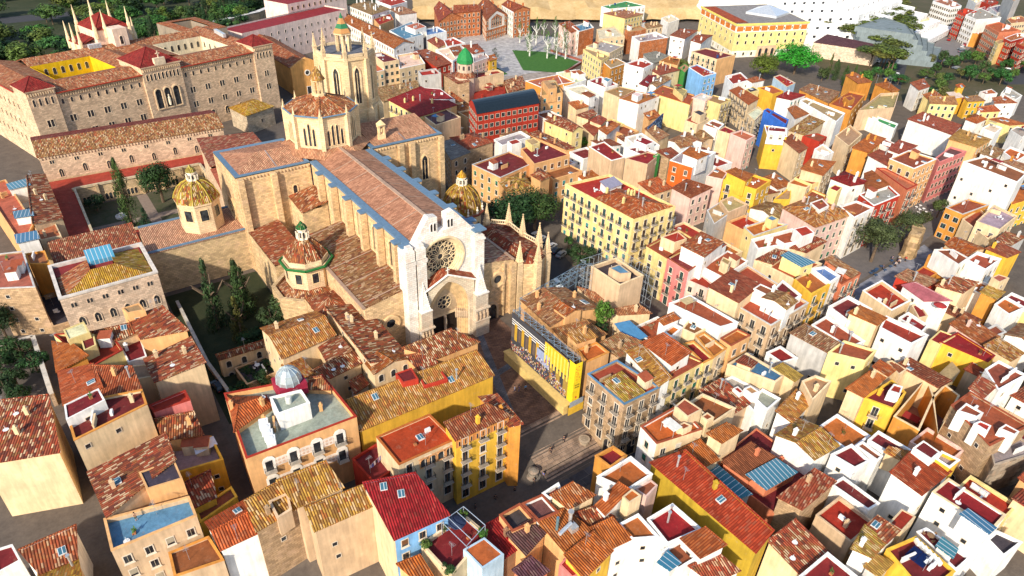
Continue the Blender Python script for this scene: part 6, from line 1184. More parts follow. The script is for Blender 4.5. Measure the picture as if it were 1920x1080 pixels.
# chapter house range along the cloister
P = [(-1.9, 244), (52.7, 242), (53, 252), (-2, 256)]; T = simple_hall('long cloister range with mossy tile roof, arched windows and twin slits', 'cloister_range', 'cloister range', [(-1.9, 242.4), (52.5, 240.5), (53, 256), (-2, 258)], 14, (.70, .50, .34), [([(-2.4, 242), (52.9, 240.1), (53.2, 249), (-2.2, 251)], [14.05, 14.05, 16.4, 16.4], (.36, .19, .075, .75)), ([(-2.2, 251), (53.2, 249), (53.2, 257), (-2.2, 259)], [16.4, 16.4, 15, 15], (.24, .05, .04, .2))])
ex = Vector((54.4, -1.9)).normalized()
for k in range(8):
    t = 3+k*6.7; x, y = -1.9+ex.x*t, 242.4+ex.y*t
    for s in (-.35, .35): rectwin(T, (x+s, y), tuple(ex), 11.2, .25, 1.1, (.6, .45, .3))
    arch_window(T, (x+1.5, y-.05, 6.6+(k % 2)*.6), tuple(ex), .55, 2.6, 1.9, .18, 'window', (.62, .46, .3), 1, .12)
    if k in (0, 2, 4, 6): arch_window(T, (x+2.0, y-.05, 3.6), tuple(ex), 1.2, 1.6, .5, .3, 'lunette', (.5, .36, .24), 0, .2)
cb = MB()
for k in range(60): cb.box((-1.9+ex.x*(.5+k*.9), 242.3+ex.y*(.5+k*.9), 13.2), (.35, .4, .6))
part('corbel_row', cb, M['trim'], T, (.62, .45, .3))
# cloister galleries
T = thing('cloister', 'square cloister with red roof terraces and arcaded galleries round a garden', 'cloister', (22, 214, 0)); W = MB(); W2 = MB()
O_, I_ = [(-5, 190), (47, 190), (47, 240.6), (-5, 242.5)], [(4.2, 195.5), (41, 195.5), (41, 232), (4.2, 232)]
W.prism(I_[::-1], 0, 6.2, cap=False); W.prism(O_, 0, 6.2, cap=False); part('gallery_wall', W, M['stone'], T, (.60, .44, .26), True)
for i in range(4): j = (i+1) % 4; W2.poly([(*O_[i], 5.6), (*O_[j], 5.6), (*I_[j], 5.6), (*I_[i], 5.6)])
part('terrace', W2, M['flat'], T, (.36, .05, .03), True); pr = MB()
for i in range(4): j = (i+1) % 4; pr.tube((*I_[i], 6.1), (*I_[j], 6.1), .45, 0, 4)
part('parapet', pr, M['trim'], T, (.52, .42, .28))
for k in range(6):
    x = 7+k*6.2; pl = MB(); pl.box((x-3.1, 231.6, 3.2), (.8, .8, 6.4)); part('buttress', pl, M['stone'], T, (.6, .44, .26)); 
    for s in (-1.1, 0, 1.1): arch_window(T, (x+s, 232, .6), (1, 0), .42, 2.1, 1.6, .12, 'arcade_arch', (.62, .46, .28), 0, .12)
    arch_window(T, (41, 199+k*5.8, .6), (0, -1), 1.6, 4.0, 2.2, .3, 'arcade_arch', (.62, .46, .28), 1, .2)
# hall beside the left transept
P = [(13, 167.9), (36.9, 167.9), (36.9, 183), (14, 183)]; T = simple_hall('low hall with pinkish roof and blue lead edge carrying the domed chapel', 'chapter_hall', 'hall', P, 12, (.60, .44, .25), [([(13, 167.6), (37, 167.6), (37, 183.2), (14, 183.2)], [12.05, 12.05, 12.05, 12.05], (.54, .30, .18, .15))])
lb = MB()
for a, c_ in ((0, 1), (2, 3)): lb.tube((*P[a], 12.1), (*P[c_], 12.1), .42, 0, 4)
part('lead_edge', lb, M['plain'], T, LEAD)
T = simple_hall('striped tile gallery roof between cloister terrace and low hall', 'gallery', 'gallery', [(-6, 175.5), (13.5, 175.5), (13.5, 189.6), (-6, 189.6)], 9, (.5, .36, .22), [([(-6.2, 175.3), (13.5, 175.3), (13.5, 189.6), (-6.2, 189.6)], [9, 9, 11, 11], (.30, .10, .05, .6))])
# salmon roofed link between range and transept, ochre chapel, orange church
simple_hall('salmon ribbed roof hall between the cloister range and the transept', 'link_hall', 'hall', [(38, 188.5), (54, 187.5), (57, 216), (41, 224)], 14, (.66, .46, .3), [([(37.6, 188.3), (54.4, 187.3), (57.4, 204), (39, 206)], [13.6, 14.8, 15.4, 14.4], (.46, .13, .07, .05)), ([(39, 206), (57.4, 204), (58, 224), (41.5, 230)], [15.2, 16, 16.5, 15.6], (.32, .10, .06, .6))])
T = simple_hall('little grey chapel with a yellow mossy hip roof in front of the seminary', 'garden_chapel', 'chapel', [(67.5, 266), (80, 272), (76, 284), (65, 278.5)], 7.5, (.52, .42, .3), [([(67, 265.6), (80.5, 271.6), (75, 276), (71.5, 274.5)], [7.6, 7.6, 9.8, 9.8], (.44, .28, .03, .5)), ([(80.5, 271.6), (76.2, 284.5), (75, 276)], [7.6, 7.6, 9.8], (.34, .25, .04, .5)), ([(76.2, 284.5), (64.6, 278.8), (71.5, 274.5), (75, 276)], [7.6, 7.6, 9.8, 9.8], (.44, .28, .03, .5)), ([(64.6, 278.8), (67, 265.6), (71.5, 274.5)], [7.6, 7.6, 9.8], (.48, .30, .03, .5))])
rectwin(T, (74, 269.1), (.9, .43), 3, .4, 1.2, (.3, .25, .2))
f = frame((98.5, 300), R(2)); T = thing('orange_church', 'orange church front with round window and stone doorway behind the bell tower', 'church', (105, 320, 0)); W = MB(); panel(W, [(0, 0), (14.5, 0), (14.5, 13), (10, 15.5), (7.2, 16.6), (4.4, 15.5), (0, 13)], [], (*f(0, 0), 0), (math.cos(R(2)), math.sin(R(2))), 1.2); W.prism([f(1, .8), f(13.5, .8), f(13.5, 58), f(1, 58)], 0, 12.5, cap=False); part('wall', W, M['plaster'], T, (.72, .36, .11), True)
Rr = MB(); hip_or_gable(Rr, f, .4, .8, 14.1, 58, 12.6, 2.8, 'v'); part('roof', Rr, M['tile'], T, (.36, .11, .04, .6), True)
O = MB(); cc = lambda r: [(7.2+r*math.cos(2*math.pi*i/20), 10.2+r*math.sin(2*math.pi*i/20)) for i in range(20)]
panel(O, cc(1.3), [cc(.9)], (*f(0, -.25), 0), (math.cos(R(2)), math.sin(R(2))), .25); O.poly([(*f(x, -.03), z) for x, z in cc(.9)], 1); part('round_window', O, [M['trim'], M['glass']], T, (.75, .68, .58)); rectwin(T, f(7.2, 0), (math.cos(R(2)), math.sin(R(2))), .2, .9, 3.8, (.6, .58, .56), 'door', .3)
# pink hospital
f = frame((94.4, 352), R(23.3)); T = thing('hospital', 'long pale pink hospital with a maroon flat roof and rows of small windows', 'hospital', (*f(35, 8), 0)); W = MB(); W.prism([f(0, 0), f(72, 0), f(72, 16), f(0, 16)], 0, 17.5, cap=False); W.prism([f(45, 16), f(90, 16), f(90, 34), f(45, 34)], 0, 22, cap=False); part('wall', W, M['plaster'], T, (.80, .62, .54), True); Rr = MB(); Rr.poly([(*f(0.4, .4), 16.9), (*f(71.6, .4), 16.9), (*f(71.6, 15.6), 16.9), (*f(.4, 15.6), 16.9)]); Rr.poly([(*f(45.4, 16.4), 21.5), (*f(89.6, 16.4), 21.5), (*f(89.6, 33.6), 21.5), (*f(45.4, 33.6), 21.5)]); part('roof', Rr, M['flat'], T, (.26, .02, .025), True)
for z in (13, 9, 5):
    for k in range(15): rectwin(T, f(4+k*4.6, 0), (math.cos(R(23.3)), math.sin(R(23.3))), z, .55, 1.5, (.8, .66, .58))
for k in range(10): rectwin(T, f(48+k*4.2, 16), (math.cos(R(23.3)), math.sin(R(23.3))), 18.6, .6, 1.6, (.7, .5, .35))
# bishop palace
f = frame((-6.8, 154.2), R(.9)); T = thing('stone_palace', 'stone palace with a yellow-green hip roof and twin arched windows', 'palace', (3, 162, 0)); W = MB(); P = [f(0, 0), f(19.8, 0), f(19.8, 16.2), f(0, 16.2)]; W.prism(P, 0, 14, cap=False); I = offset(P[::-1], -.5); W.prism(I, 13, 14, cap=False); part('wall', W, M['stone'], T, (.72, .54, .40), True); cp = MB(); Q = P[::-1]; A_ = offset(Q, .15); B_ = offset(Q, -.6)
for i in range(4): j = (i+1) % 4; cp.poly([(*A_[j], 14.1), (*A_[i], 14.1), (*B_[i], 14.1), (*B_[j], 14.1)]); cp.poly([(*A_[j], 13.7), (*A_[i], 13.7), (*A_[i], 14.1), (*A_[j], 14.1)]); cp.poly([(*B_[i], 13.2), (*B_[j], 13.2), (*B_[j], 14.1), (*B_[i], 14.1)])
part('coping', cp, M['trim'], T, (.58, .52, .46))
for Q, zz, col in (([f(.8, .8), f(19, .8), f(12.5, 7), f(7.5, 7)], [13.2, 13.2, 15.2, 15.2], (.46, .27, .03, .35)), ([f(19, .8), f(19, 15.2), f(12.5, 12), f(12.5, 7)], [13.2, 13.2, 15.2, 15.2], (.34, .24, .03, .5)), ([f(.8, 11), f(.8, .8), f(7.5, 7), f(7.5, 12)], [13.2, 13.2, 15.2, 15.2], (.44, .16, .06, .8))):
    Rr = MB(); slab_roof(Rr, Q, zz); part('roof', Rr, M['tile'], T, col, True)
Rr = MB(); Rr.poly([(*f(.6, 11), 13.3), (*f(7.5, 12), 13.3), (*f(19, 12), 13.3), (*f(19, 15.6), 13.3), (*f(.6, 15.6), 13.3)]); Rr.poly([(*f(7.6, 7), 14.3), (*f(12.4, 7), 14.3), (*f(12.4, 12), 14.3), (*f(7.6, 12), 14.3)]); part('roof_deck', Rr, M['flat'], T, (.25, .03, .03), True)
sl_ = MB(); slab_roof(sl_, [f(7.6, 10.4), f(13.2, 10.4), f(13.2, 13.6), f(7.6, 13.6)], [15.4, 15.4, 17, 17], 1.2); part('glass_lantern', sl_, M['sky'], T, (.08, .28, .42), True)
for k in range(6):
    for s in (-.33, .33): arch_window(T, (*f(2.2+k*3.1+s, 0), 11), (1, .016), .24, 1.1, .85, .07, 'twin_window', (.6, .46, .34), 0, .06)
    arch_window(T, (*f(2.6+k*3.1, 0), 5.8), (1, .016), .6, 2.4, 1.5, .2, 'window', (.66, .5, .36), 1, .12)
# yellow ministry
P = [(352.5, 291), (332.1, 247.6), (376.2, 232.2), (399, 276)]; z = 18; T = thing('ministry', 'big pale yellow ministry with orange panels under the eaves and a glass pyramid', 'ministry', (365, 262, 0)); W = MB(); W.prism(P, 0, z, cap=True); part('wall', W, M['plaster'], T, (.82, .66, .26), True); ba = MB(); bw = MB(); top = MB(); org = MB()
for a, c_, n_ in ((0, 1, 7), (1, 2, 9)):
    a3, c3 = Vector(P[a]), Vector(P[c_]); d = (c3-a3); L = d.length; d /= L; nn = Vector((d.y, -d.x))
    def strip(mb, t0, t1, z0, z1, o): mb.poly([(*(a3+d*t0+nn*o), z0), (*(a3+d*t1+nn*o), z0), (*(a3+d*t1+nn*o), z1), (*(a3+d*t0+nn*o), z1)])
    strip(bw, 0, L, 0, 3.6, .05); strip(ba, -.4, L+.4, 17.2, 18.4, .5); strip(bw, 0, L, 13.6, 17.1, .04)
    for k in range(n_):
        t0 = (k+.12)*L/n_; t1 = (k+.88)*L/n_; strip(org, t0, t1, 14.2, 16.7, .08)
        for zz in (11, 7.2, 1): rectwin(T, tuple(a3+d*(k+.5)*L/n_+nn*.05), tuple(d), zz, .6, 1.7, (.85, .75, .5))
        rectwin(T, tuple(a3+d*(k+.98)*L/n_+nn*.05), tuple(d), 14.8, .35, 1.2, (.85, .8, .6)) if k < n_-1 else None
part('white_base', bw, M['plaster'], T, (.85, .80, .68)); part('cornice', ba, M['plaster'], T, (.85, .66, .16)); part('orange_panel', org, M['plaster'], T, (.62, .18, .03)); rf = MB(); rf.poly([(*p, 18.06) for p in offset(P, .6)]); part('roof', rf, M['flat'], T, (.25, .23, .22)); s = MB(); s.poly([(350.5, 288, 18.3), (333.5, 250, 18.3), (341, 247, 18.3), (359, 286, 18.3)]); part('roof_tiles', s, M['tile'], T, (.40, .07, .02, .1))
py = MB(); c0 = (372, 258); q = [(360, 264), (366, 247), (384, 251), (379, 270)]
py.prism(q, 18, 19.2, cap=False)
for i in range(4): py.poly([(*q[i], 19.2), (*q[(i+1) % 4], 19.2), (*c0, 23)])
part('glass_pyramid', py, M['metal'], T, (.75, .78, .8)); dr = MB(); a3, c3 = Vector(P[1]), Vector(P[2]); d = (c3-a3).normalized(); dr.box((*(a3+d*22+Vector((d.y, -d.x))*.3), 3), (12, .8, 6), math.atan2(d.y, d.x)); po = part('doorway', dr, M['trim'], T, (.66, .44, .28))
for t in (18, 22, 26): arch_window(po, (*(a3+d*t+Vector((d.y, -d.x))*.7), .3), tuple(d), .9, 4.4, 3.4, .2, 'door', (.6, .42, .26), 0, .1)
# terraced white complex
T = thing('terraced_building', 'white terraced building stepping down like a pyramid beside the ministry', 'terraced building', (430, 245, 0))
for k in range(10):
    W = MB(); s = k*5.2; P = [(392, 330-s*.2), (384+s*.5, 222+s*1.5), (425+s*.4, 196+s*1.9), (520-s*.6, 215+s*1.6), (520, 330)]; W.prism(P, k*3.0-.2*(k > 0), k*3.0+3.0); W.prism(P, k*3+3.0, k*3+3.7, cap=False); tr = part('terrace_storey', W, M['plaster'], T, (.86, .85, .83), True)
    a3, c3 = Vector(P[1]), Vector(P[2]); d = (c3-a3); L = d.length; d /= L
    for q in range(int(L/7)): rectwin(tr, tuple(a3+d*(3+q*7)), tuple(d), k*3+.6, 1.0, 1.5, (.8, .8, .8))
    a3, c3 = Vector(P[2]), Vector(P[3]); d = (c3-a3); L = d.length; d /= L
    for q in range(int(L/8)): rectwin(tr, tuple(a3+d*(3+q*8)), tuple(d), k*3+.6, .8, 1.5, (.8, .8, .8))
T = thing('grey_terraced_building', 'grey slatted terraced building below the white stepped one', 'terraced building', (432, 205, 0))
for k in range(6):
    s = k*3.4; P = [(398+s*.6, 205+s), (420, 176+s), (458-s, 192+s), (450, 228), (410, 222)]; W = MB(); W.prism(P, k*2.3, k*2.3+2.3); W.prism(P, k*2.3+2.3, k*2.3+2.9, cap=False); part('terrace_storey', W, M['plaster'], T, (.20, .24, .25), True)
T = simple_hall('low peach annex with a dark roof between ministry and grey terraces', 'annex', 'annex', [(376, 226), (390, 196), (402, 200), (398, 232)], 8, (.72, .56, .42), [([(376, 226), (390, 196), (402, 200), (398, 232)], [8.1, 8.1, 9, 9], (.12, .05, .06, .05))])
# green capped turret
c0 = (156.5, 249.5); T = thing('turret', 'octagonal turret with a shiny green tiled cap', 'turret', (*c0, 0)); W = MB(); W.prism(octring(c0, 3.2), 0, 20); W.prism(octring(c0, 4.4), 0, 14.5); part('wall', W, M['plaster'], T, (.62, .46, .34), True); D = MB(); D.rings([(3.6, 20), (3.5, 21.5), (2.6, 23.6), (1.2, 25.2), (.1, 26.2)], 8, c0, math.pi/8); part('cap', D, M['plain'], T, (.02, .22, .06), True); D = MB(); D.rings([(4.7, 14.4), (3.3, 16.2)], 8, c0, math.pi/8); part('skirt_roof', D, M['tile'], T, (.36, .13, .06, .6))
D = MB()
for k in range(8): a = k*math.pi/4; D.box((c0[0]+2.95*math.cos(a), c0[1]+2.95*math.sin(a), 18.2), (.12, .9, 1.7), a)
part('opening', D, M['iron'], T, (.06, .05, .05))
# ---------------------------------------------------------------- low houses filling the gaps of the right hand quarter
FPS = [[Vector(v[:2]) for v in o_] for o_ in FOOTS]
def hit_fp(x, y): return any(min(p.x for p in P) <= x <= max(p.x for p in P) and min(p.y for p in P) <= y <= max(p.y for p in P) and _in(P, x, y) for P in FPS)
def _in(P, x, y):
    s = [((P[(i+1) % 4].x-P[i].x)*(y-P[i].y)-(P[(i+1) % 4].y-P[i].y)*(x-P[i].x)) for i in range(4)]; return all(v < 0 for v in s) or all(v > 0 for v in s)
g = random.Random(31); nf = 0
KEEP = [[Vector(p) for p in q] for q in ([(148, 58), (148, 74), (258, 92), (258, 66)], [(96, 92), (96, 150), (124, 150), (124, 84)], [(46, 62), (46, 113), (81, 113), (84, 62)], [(188, 255), (188, 375), (285, 375), (285, 255)])]
def free(x, y): return not hit_fp(x, y) and not any(_in(K, x, y) for K in KEEP)
for gx in range(78, 330, 6):
    for gy in range(8, 245, 6):
        x, y = gx+g.uniform(-1, 1), gy+g.uniform(-1, 1); wd, dp = g.uniform(6, 9), g.uniform(6, 9)
        if gy > 200-.35*(gx-150) + 60 or gx*.45 > gy+120 or (gx < 140 and gy > 100): continue
        if not all(free(x+a*wd*.34, y+c*dp*.34) for a in (-1, 0, 1) for c in (-1, 0, 1)): continue
        P = [(x-wd/2, y+dp/2), (x+wd/2, y+dp/2), (x+wd/2, y-dp/2), (x-wd/2, y-dp/2)]; z_ = g.uniform(6.5, 8.5); FPS.append([Vector(p) for p in P])
        o = h('low house filling a gap between the taller houses of the old quarter', z_, P, g.choice(['f:r', 'f:m', 'f:rr', 's0:tr', 's3:rr', 'g0:tb', 'f:to', 's0:to']), g.choice('WWWCybop'), g.choice(['sn', 'ns', 'wn'])); o['group'] = 'low houses filling gaps'; nf += 1
        if nf > 70: break
    if nf > 70: break
print('fill', nf)
# ---------------------------------------------------------------- openings: shared meshes, one object each
def win_mesh(kind):
    F = MB()
    def pane(hw, h_, fr, out): 
        panel(F, [(-hw-fr, -fr), (hw+fr, -fr), (hw+fr, h_+fr), (-hw-fr, h_+fr)], [[(-hw, 0), (hw, 0), (hw, h_), (-hw, h_)]], (0, -out, 0), (1, 0), out); F.poly([(-hw, -.015, 0), (hw, -.015, 0), (hw, -.015, h_), (-hw, -.015, h_)], 1)
    if kind == 'small': pane(.38, .85, .09, .06)
    elif kind == 'window': pane(.5, 1.55, .15, .08); F.box((0, -.12, -.2), (1.5, .24, .12)); F.box((0, -.03, .78), (.07, .05, 1.55), 2)
    elif kind == 'shutter': pane(.5, 1.55, .12, .07); F.box((0, -.06, 1.02), (.98, .06, 1.06), 2); [F.box((0, -.1, .55+q*.18), (.96, .03, .05), 2) for q in range(6)]; F.box((0, -.12, -.18), (1.4, .24, .1))
    elif kind == 'balcony': pane(.52, 2.2, .14, .08); F.box((0, -.04, 1.1), (.08, .06, 2.2), 2)
    elif kind == 'awning': pane(.52, 2.2, .14, .08); F.poly([(-.6, -.1, 2.2), (.6, -.1, 2.2), (.62, -.85, .75), (-.62, -.85, .75)], 2); F.poly([(-.6, -.1, 2.17), (-.62, -.85, .72), (.62, -.85, .72), (.6, -.1, 2.17)], 2)
    elif kind == 'door': pane(.65, 2.4, .18, .08); F.box((0, -.05, 1.2), (.08, .06, 2.4), 2)
    elif kind == 'wide': pane(.72, 1.5, .1, .06); F.box((0, -.04, .75), (.07, .06, 1.5), 2)
    elif kind == 'arch':
        inner = pointed(0, 0, .5, 1.2, 1.7, 5); panel(F, pointed(0, -.15, .66, 1.2, 1.88, 5), [inner], (0, -.09, 0), (1, 0), .09); F.poly([(x, -.015, z) for x, z in inner], 1)
    elif kind == 'rail':
        F.box((0, -.42, -.08), (1.9, .84, .14), 0); F.box((0, -.82, .95), (1.9, .05, .05), 2)
        for k in range(13): F.box((-.92+k*.153, -.82, .45), (.03, .03, 1.0), 2)
        for s in (-1, 1): F.box((s*.93, -.42, .95), (.04, .8, .05), 2); [F.box((s*.93, -.2-q*.2, .45), (.03, .03, 1.0), 2) for q in range(4)]
    return F
TRIMC = m_plain('window_surround', .9, 0, .12, .8)
for l in list(TRIMC.node_tree.links):
    if l.from_node.type == 'OBJECT_INFO': TRIMC.node_tree.links.remove(l)
for x in TRIMC.node_tree.nodes:
    if x.type == 'MIX': x.inputs[6].default_value = (.66, .56, .44, 1)
WM = {k: win_mesh(k).mesh(k, [TRIMC, M['glass'], M['plain']]) for k in ('small', 'window', 'shutter', 'balcony', 'awning', 'door', 'wide', 'arch', 'rail')}
BV = BVHTree.FromPolygons(SOLID_V, SOLID_F)
EYES = [Vector((0, 0, 100)), Vector((-22, 16, 100)), Vector((22, -16, 100))]
def seen(p):
    for e in EYES:
        d = e-p; L = d.length
        if BV.ray_cast(p, d/L, L-1)[0] is None: return True
    return False
wr = random.Random(9); nwin = 0
for root, xy, z, ang, nrm, kind, acc, wc in WINS:
    n3 = Vector((nrm.x, nrm.y, 0)); c0 = Vector((xy.x, xy.y, z+.8)); c1 = c0+n3*.35
    if (Vector((0, 0, 100))-c0).dot(n3) < 0 or not seen(c1): continue
    L = Vector((0, 0, 0)); p = root
    while p is not None: L += p.location; p = p.parent
    k = kind
    if kind == 'window' and wr.random() < .35: k = 'shutter'
    if kind == 'balcony' and root.name.startswith('house') and 'awnings' in str(root.get('label', '')) and wr.random() < .4: k = 'awning'; acc = (.02, .22, .12)
    o = obj('window' if k != 'door' and k != 'balcony' else 'door' if k == 'door' else 'balcony_door', WM[k], root, acc, (xy.x-L.x, xy.y-L.y, z-L.z)); o.rotation_euler = (0, 0, ang); nwin += 1
    if kind == 'balcony': q = obj('balcony', WM['rail'], root, (.03, .03, .032), (xy.x-L.x, xy.y-L.y, z-L.z)); q.rotation_euler = (0, 0, ang)
print('openings', len(WINS), nwin)
# ---------------------------------------------------------------- roof clutter: shared meshes, each a part of its house
def clut(kind):
    F = MB()
    if kind == 'chimney': F.box((0, 0, .7), (.6, .6, 1.6)); F.box((0, 0, 1.5), (.78, .78, .12)); F.box((0, 0, 1.75), (.34, .34, .4), 1); mats = [M['plaster'], M['plain']]
    elif kind == 'air_conditioner': F.box((0, 0, .45), (1.0, .42, .8)); F.rings([(.3, 0), (.3, .02)], 10, (0, 0)) if 0 else None; F.tube((0, -.2, .48), (0, -.24, .48), .3, 1, 10); mats = [M['plain'], M['iron']]
    elif kind == 'antenna':
        F.tube((0, 0, 0), (0, 0, 3.0), .035, 0, 5)
        for q in range(5): F.tube((-.45+.05*q, -.5+q*.22, 2.85), (.45-.05*q, -.5+q*.22, 2.85), .02, 0, 4)
        F.tube((0, -.6, 2.85), (0, .6, 2.85), .025, 0, 4); mats = [M['metal']]
    elif kind == 'satellite_dish': F.tube((0, 0, 0), (0, 0, 1.0), .04, 0, 5); F.rings([(.12, 0), (.35, .06), (.48, .16)], 10, (0, 0)); mats = [M['plain']]
    elif kind == 'skylight': F.box((0, 0, .12), (1.1, 1.4, .3)); F.box((0, 0, .29), (.9, 1.2, .04), 1); mats = [M['plain'], M['sky2']]
    elif kind == 'water_tank': F.rings([(.55, 0), (.55, 1.2), (.4, 1.35)], 12); mats = [M['plain']]
    elif kind == 'flue': F.tube((0, 0, 0), (0, 0, 2.4), .17, 0, 8); F.tube((0, 0, 2.4), (0, 0, 2.65), .3, 0, 8); mats = [M['metal']]
    elif kind == 'planter': F.box((0, 0, .2), (.5, .5, .4)); mats = [M['plain']]; [F.poly([(a*.5, b_*.5, .4+c), (a*.5+.3, b_*.5+.1, .5+c), (a*.5+.1, b_*.5+.3, .8+c)], 1) for a, b_, c in ((-.5, -.5, 0), (.2, -.3, .2), (-.3, .3, .1), (0, 0, .4), (-.6, .1, .3), (.3, .3, 0), (-.1, -.6, .3), (.1, .2, .6))]; mats = [M['plain'], M['leafc']]
    elif kind == 'roof_hut': F.box((0, 0, 1.15), (2.2, 2.0, 2.3)); F.poly([(-1.25, -1.15, 2.32), (1.25, -1.15, 2.32), (1.25, 1.15, 2.75), (-1.25, 1.15, 2.75)], 1); F.poly([(-1.1, -1, 2.3), (-1.1, 1, 2.3), (-1.1, 1, 2.7)], 0); F.poly([(1.1, 1, 2.3), (1.1, -1, 2.3), (1.1, 1, 2.7)], 0); F.box((-.3, -1.02, 1.0), (.8, .06, 1.9), 2); mats = [M['plaster'], M['tilec'], M['iron']]
    elif kind == 'wall_stub': F.box((0, 0, .6), (2.8, .22, 1.2)); F.box((0, 0, 1.22), (2.9, .32, .08)); mats = [M['plaster']]
    elif kind == 'awning_roof': F.box((0, 0, 2.1), (3.0, 2.2, .07)); [F.tube((x, y, 0), (x, y, 2.1), .05, 1, 5) for x in (-1.4, 1.4) for y in (-1, 1)]; mats = [M['cloth'], M['metal']]
    elif kind == 'roof_table': F.rings([(.06, 0), (.06, .7), (.6, .72), (.6, .76)], 10); [F.box((math.cos(a)*.95, math.sin(a)*.95, .45), (.4, .4, .06)) or F.box((math.cos(a)*1.12, math.sin(a)*1.12, .7), (.07, .4, .5), 0, a) for a in (0, 2.1, 4.2)]; mats = [M['plain']]
    return F.mesh(kind, mats)
def const(m_, col):
    for l in list(m_.node_tree.links):
        if l.from_node.type == 'OBJECT_INFO' and l.from_socket.name == 'Color':
            s_ = l.to_socket; m_.node_tree.links.remove(l); s_.default_value = (*col, 1)
    return m_
M['sky2'] = const(m_skylight(), (.05, .14, .2)); M['leafc'] = const(m_leaf(), (.05, .11, .02)); M['tilec'] = const(m_flat(), (.34, .08, .035))
CM = {k: clut(k) for k in ('chimney', 'air_conditioner', 'antenna', 'satellite_dish', 'skylight', 'water_tank', 'flue', 'planter', 'roof_hut', 'wall_stub', 'awning_roof', 'roof_table')}
cr = random.Random(21); FOOT = [(q[1], q[2]) for q in ROOFTOPS]
def inside(P, x, y):
    s = [((P[(i+1) % 4][0]-P[i][0])*(y-P[i][1])-(P[(i+1) % 4][1]-P[i][1])*(x-P[i][0])) for i in range(4)]; return all(v < 0 for v in s) or all(v > 0 for v in s)
ncl = 0
for root, geo, z, kind, wc in ROOFTOPS:
    L = Vector((0, 0, 0)); p = root
    while p is not None: L += p.location; p = p.parent
    own = root if root.parent is None else root.parent
    if kind == 'f':
        P = geo; A = abs(sum(P[i][0]*P[(i+1) % 4][1]-P[(i+1) % 4][0]*P[i][1] for i in range(4)))/2
        n_ = int(min(9, A/16)) if A > 12 else 0; far = Vector((L.x, L.y)).length; n_ = max(1, int(n_*(1 if far < 200 else .6))) if n_ else 0
        for q in range(n_):
            u, v = cr.uniform(.15, .85), cr.uniform(.15, .85); a = lerp(lerp(P[0], P[1], u), lerp(P[3], P[2], u), v)
            hit = BV.ray_cast(Vector((a[0], a[1], z+9)), Vector((0, 0, -1)))
            if hit[0] is None or abs(hit[0].z-z) > .3: continue
            k = cr.choices(['chimney', 'air_conditioner', 'antenna', 'satellite_dish', 'skylight', 'water_tank', 'planter', 'roof_hut', 'wall_stub', 'awning_roof', 'roof_table', 'flue'], [6, 5, 7, 3, 3, 1.5, 5, 3.5 if A > 45 else 0, 5, 1.2, 1.6, 1.2])[0]
            col = {'chimney': wc, 'air_conditioner': (.75, .75, .73), 'antenna': (.5, .5, .5), 'satellite_dish': (.75, .75, .74), 'skylight': (.7, .7, .68), 'water_tank': cr.choice([(.35, .37, .4), (.55, .55, .5), (.02, .05, .15)]), 'planter': (.4, .15, .06), 'roof_hut': cr.choice([(.82, .79, .74), wc, (.74, .6, .4)]), 'wall_stub': cr.choice([(.8, .78, .74), wc]), 'awning_roof': cr.choice([(.7, .68, .62), (.3, .03, .03), (.1, .25, .45), (.5, .38, .2)]), 'roof_table': cr.choice([(.7, .7, .7), (.25, .15, .08)]), 'flue': (.6, .62, .62)}[k]
            e = Vector((P[1][0]-P[0][0], P[1][1]-P[0][1])); o = obj(k, CM[k], root, col, (a[0]-L.x, a[1]-L.y, z-L.z-.02)); o.rotation_euler = (0, 0, math.atan2(e.y, e.x)+cr.choice([0, math.pi/2]) if k != 'roof_hut' else math.atan2(e.y, e.x)); ncl += 1
    else:
        for pl in geo:
            ar = (pl[1]-pl[0]).cross(pl[2]-pl[0]).length
            for q in range(int(min(5, ar/30+cr.random()))):
                u, v = cr.uniform(.15, .85), cr.uniform(.12, .7); a, b_, c_ = pl[0], pl[1], pl[2]; d_ = pl[3] if len(pl) > 3 else pl[2]
                pt = a.lerp(b_, u).lerp(d_.lerp(c_, u), v); hit = BV.ray_cast(pt+Vector((0, 0, 8)), Vector((0, 0, -1)))
                if hit[0] is None or abs(hit[0].z-pt.z) > .5: continue
                k = cr.choices(['chimney', 'skylight', 'antenna', 'flue', 'satellite_dish'], [6, 2.5, 4, 1, 1.5])[0]
                e = b_-a; o = obj(k, CM[k], root, {'chimney': wc, 'skylight': (.6, .6, .58), 'antenna': (.5, .5, .5), 'flue': (.6, .62, .62), 'satellite_dish': (.75, .75, .74)}[k], (pt.x-L.x, pt.y-L.y, pt.z-L.z-.1)); ncl += 1
                nn = e.cross(c_-b_).normalized(); nn = nn if nn.z > 0 else -nn
                if k == 'skylight': o.rotation_euler = nn.to_track_quat('Z', 'Y').to_euler()
                else: o.rotation_euler = (0, 0, math.atan2(e.y, e.x))
print('clutter', ncl)
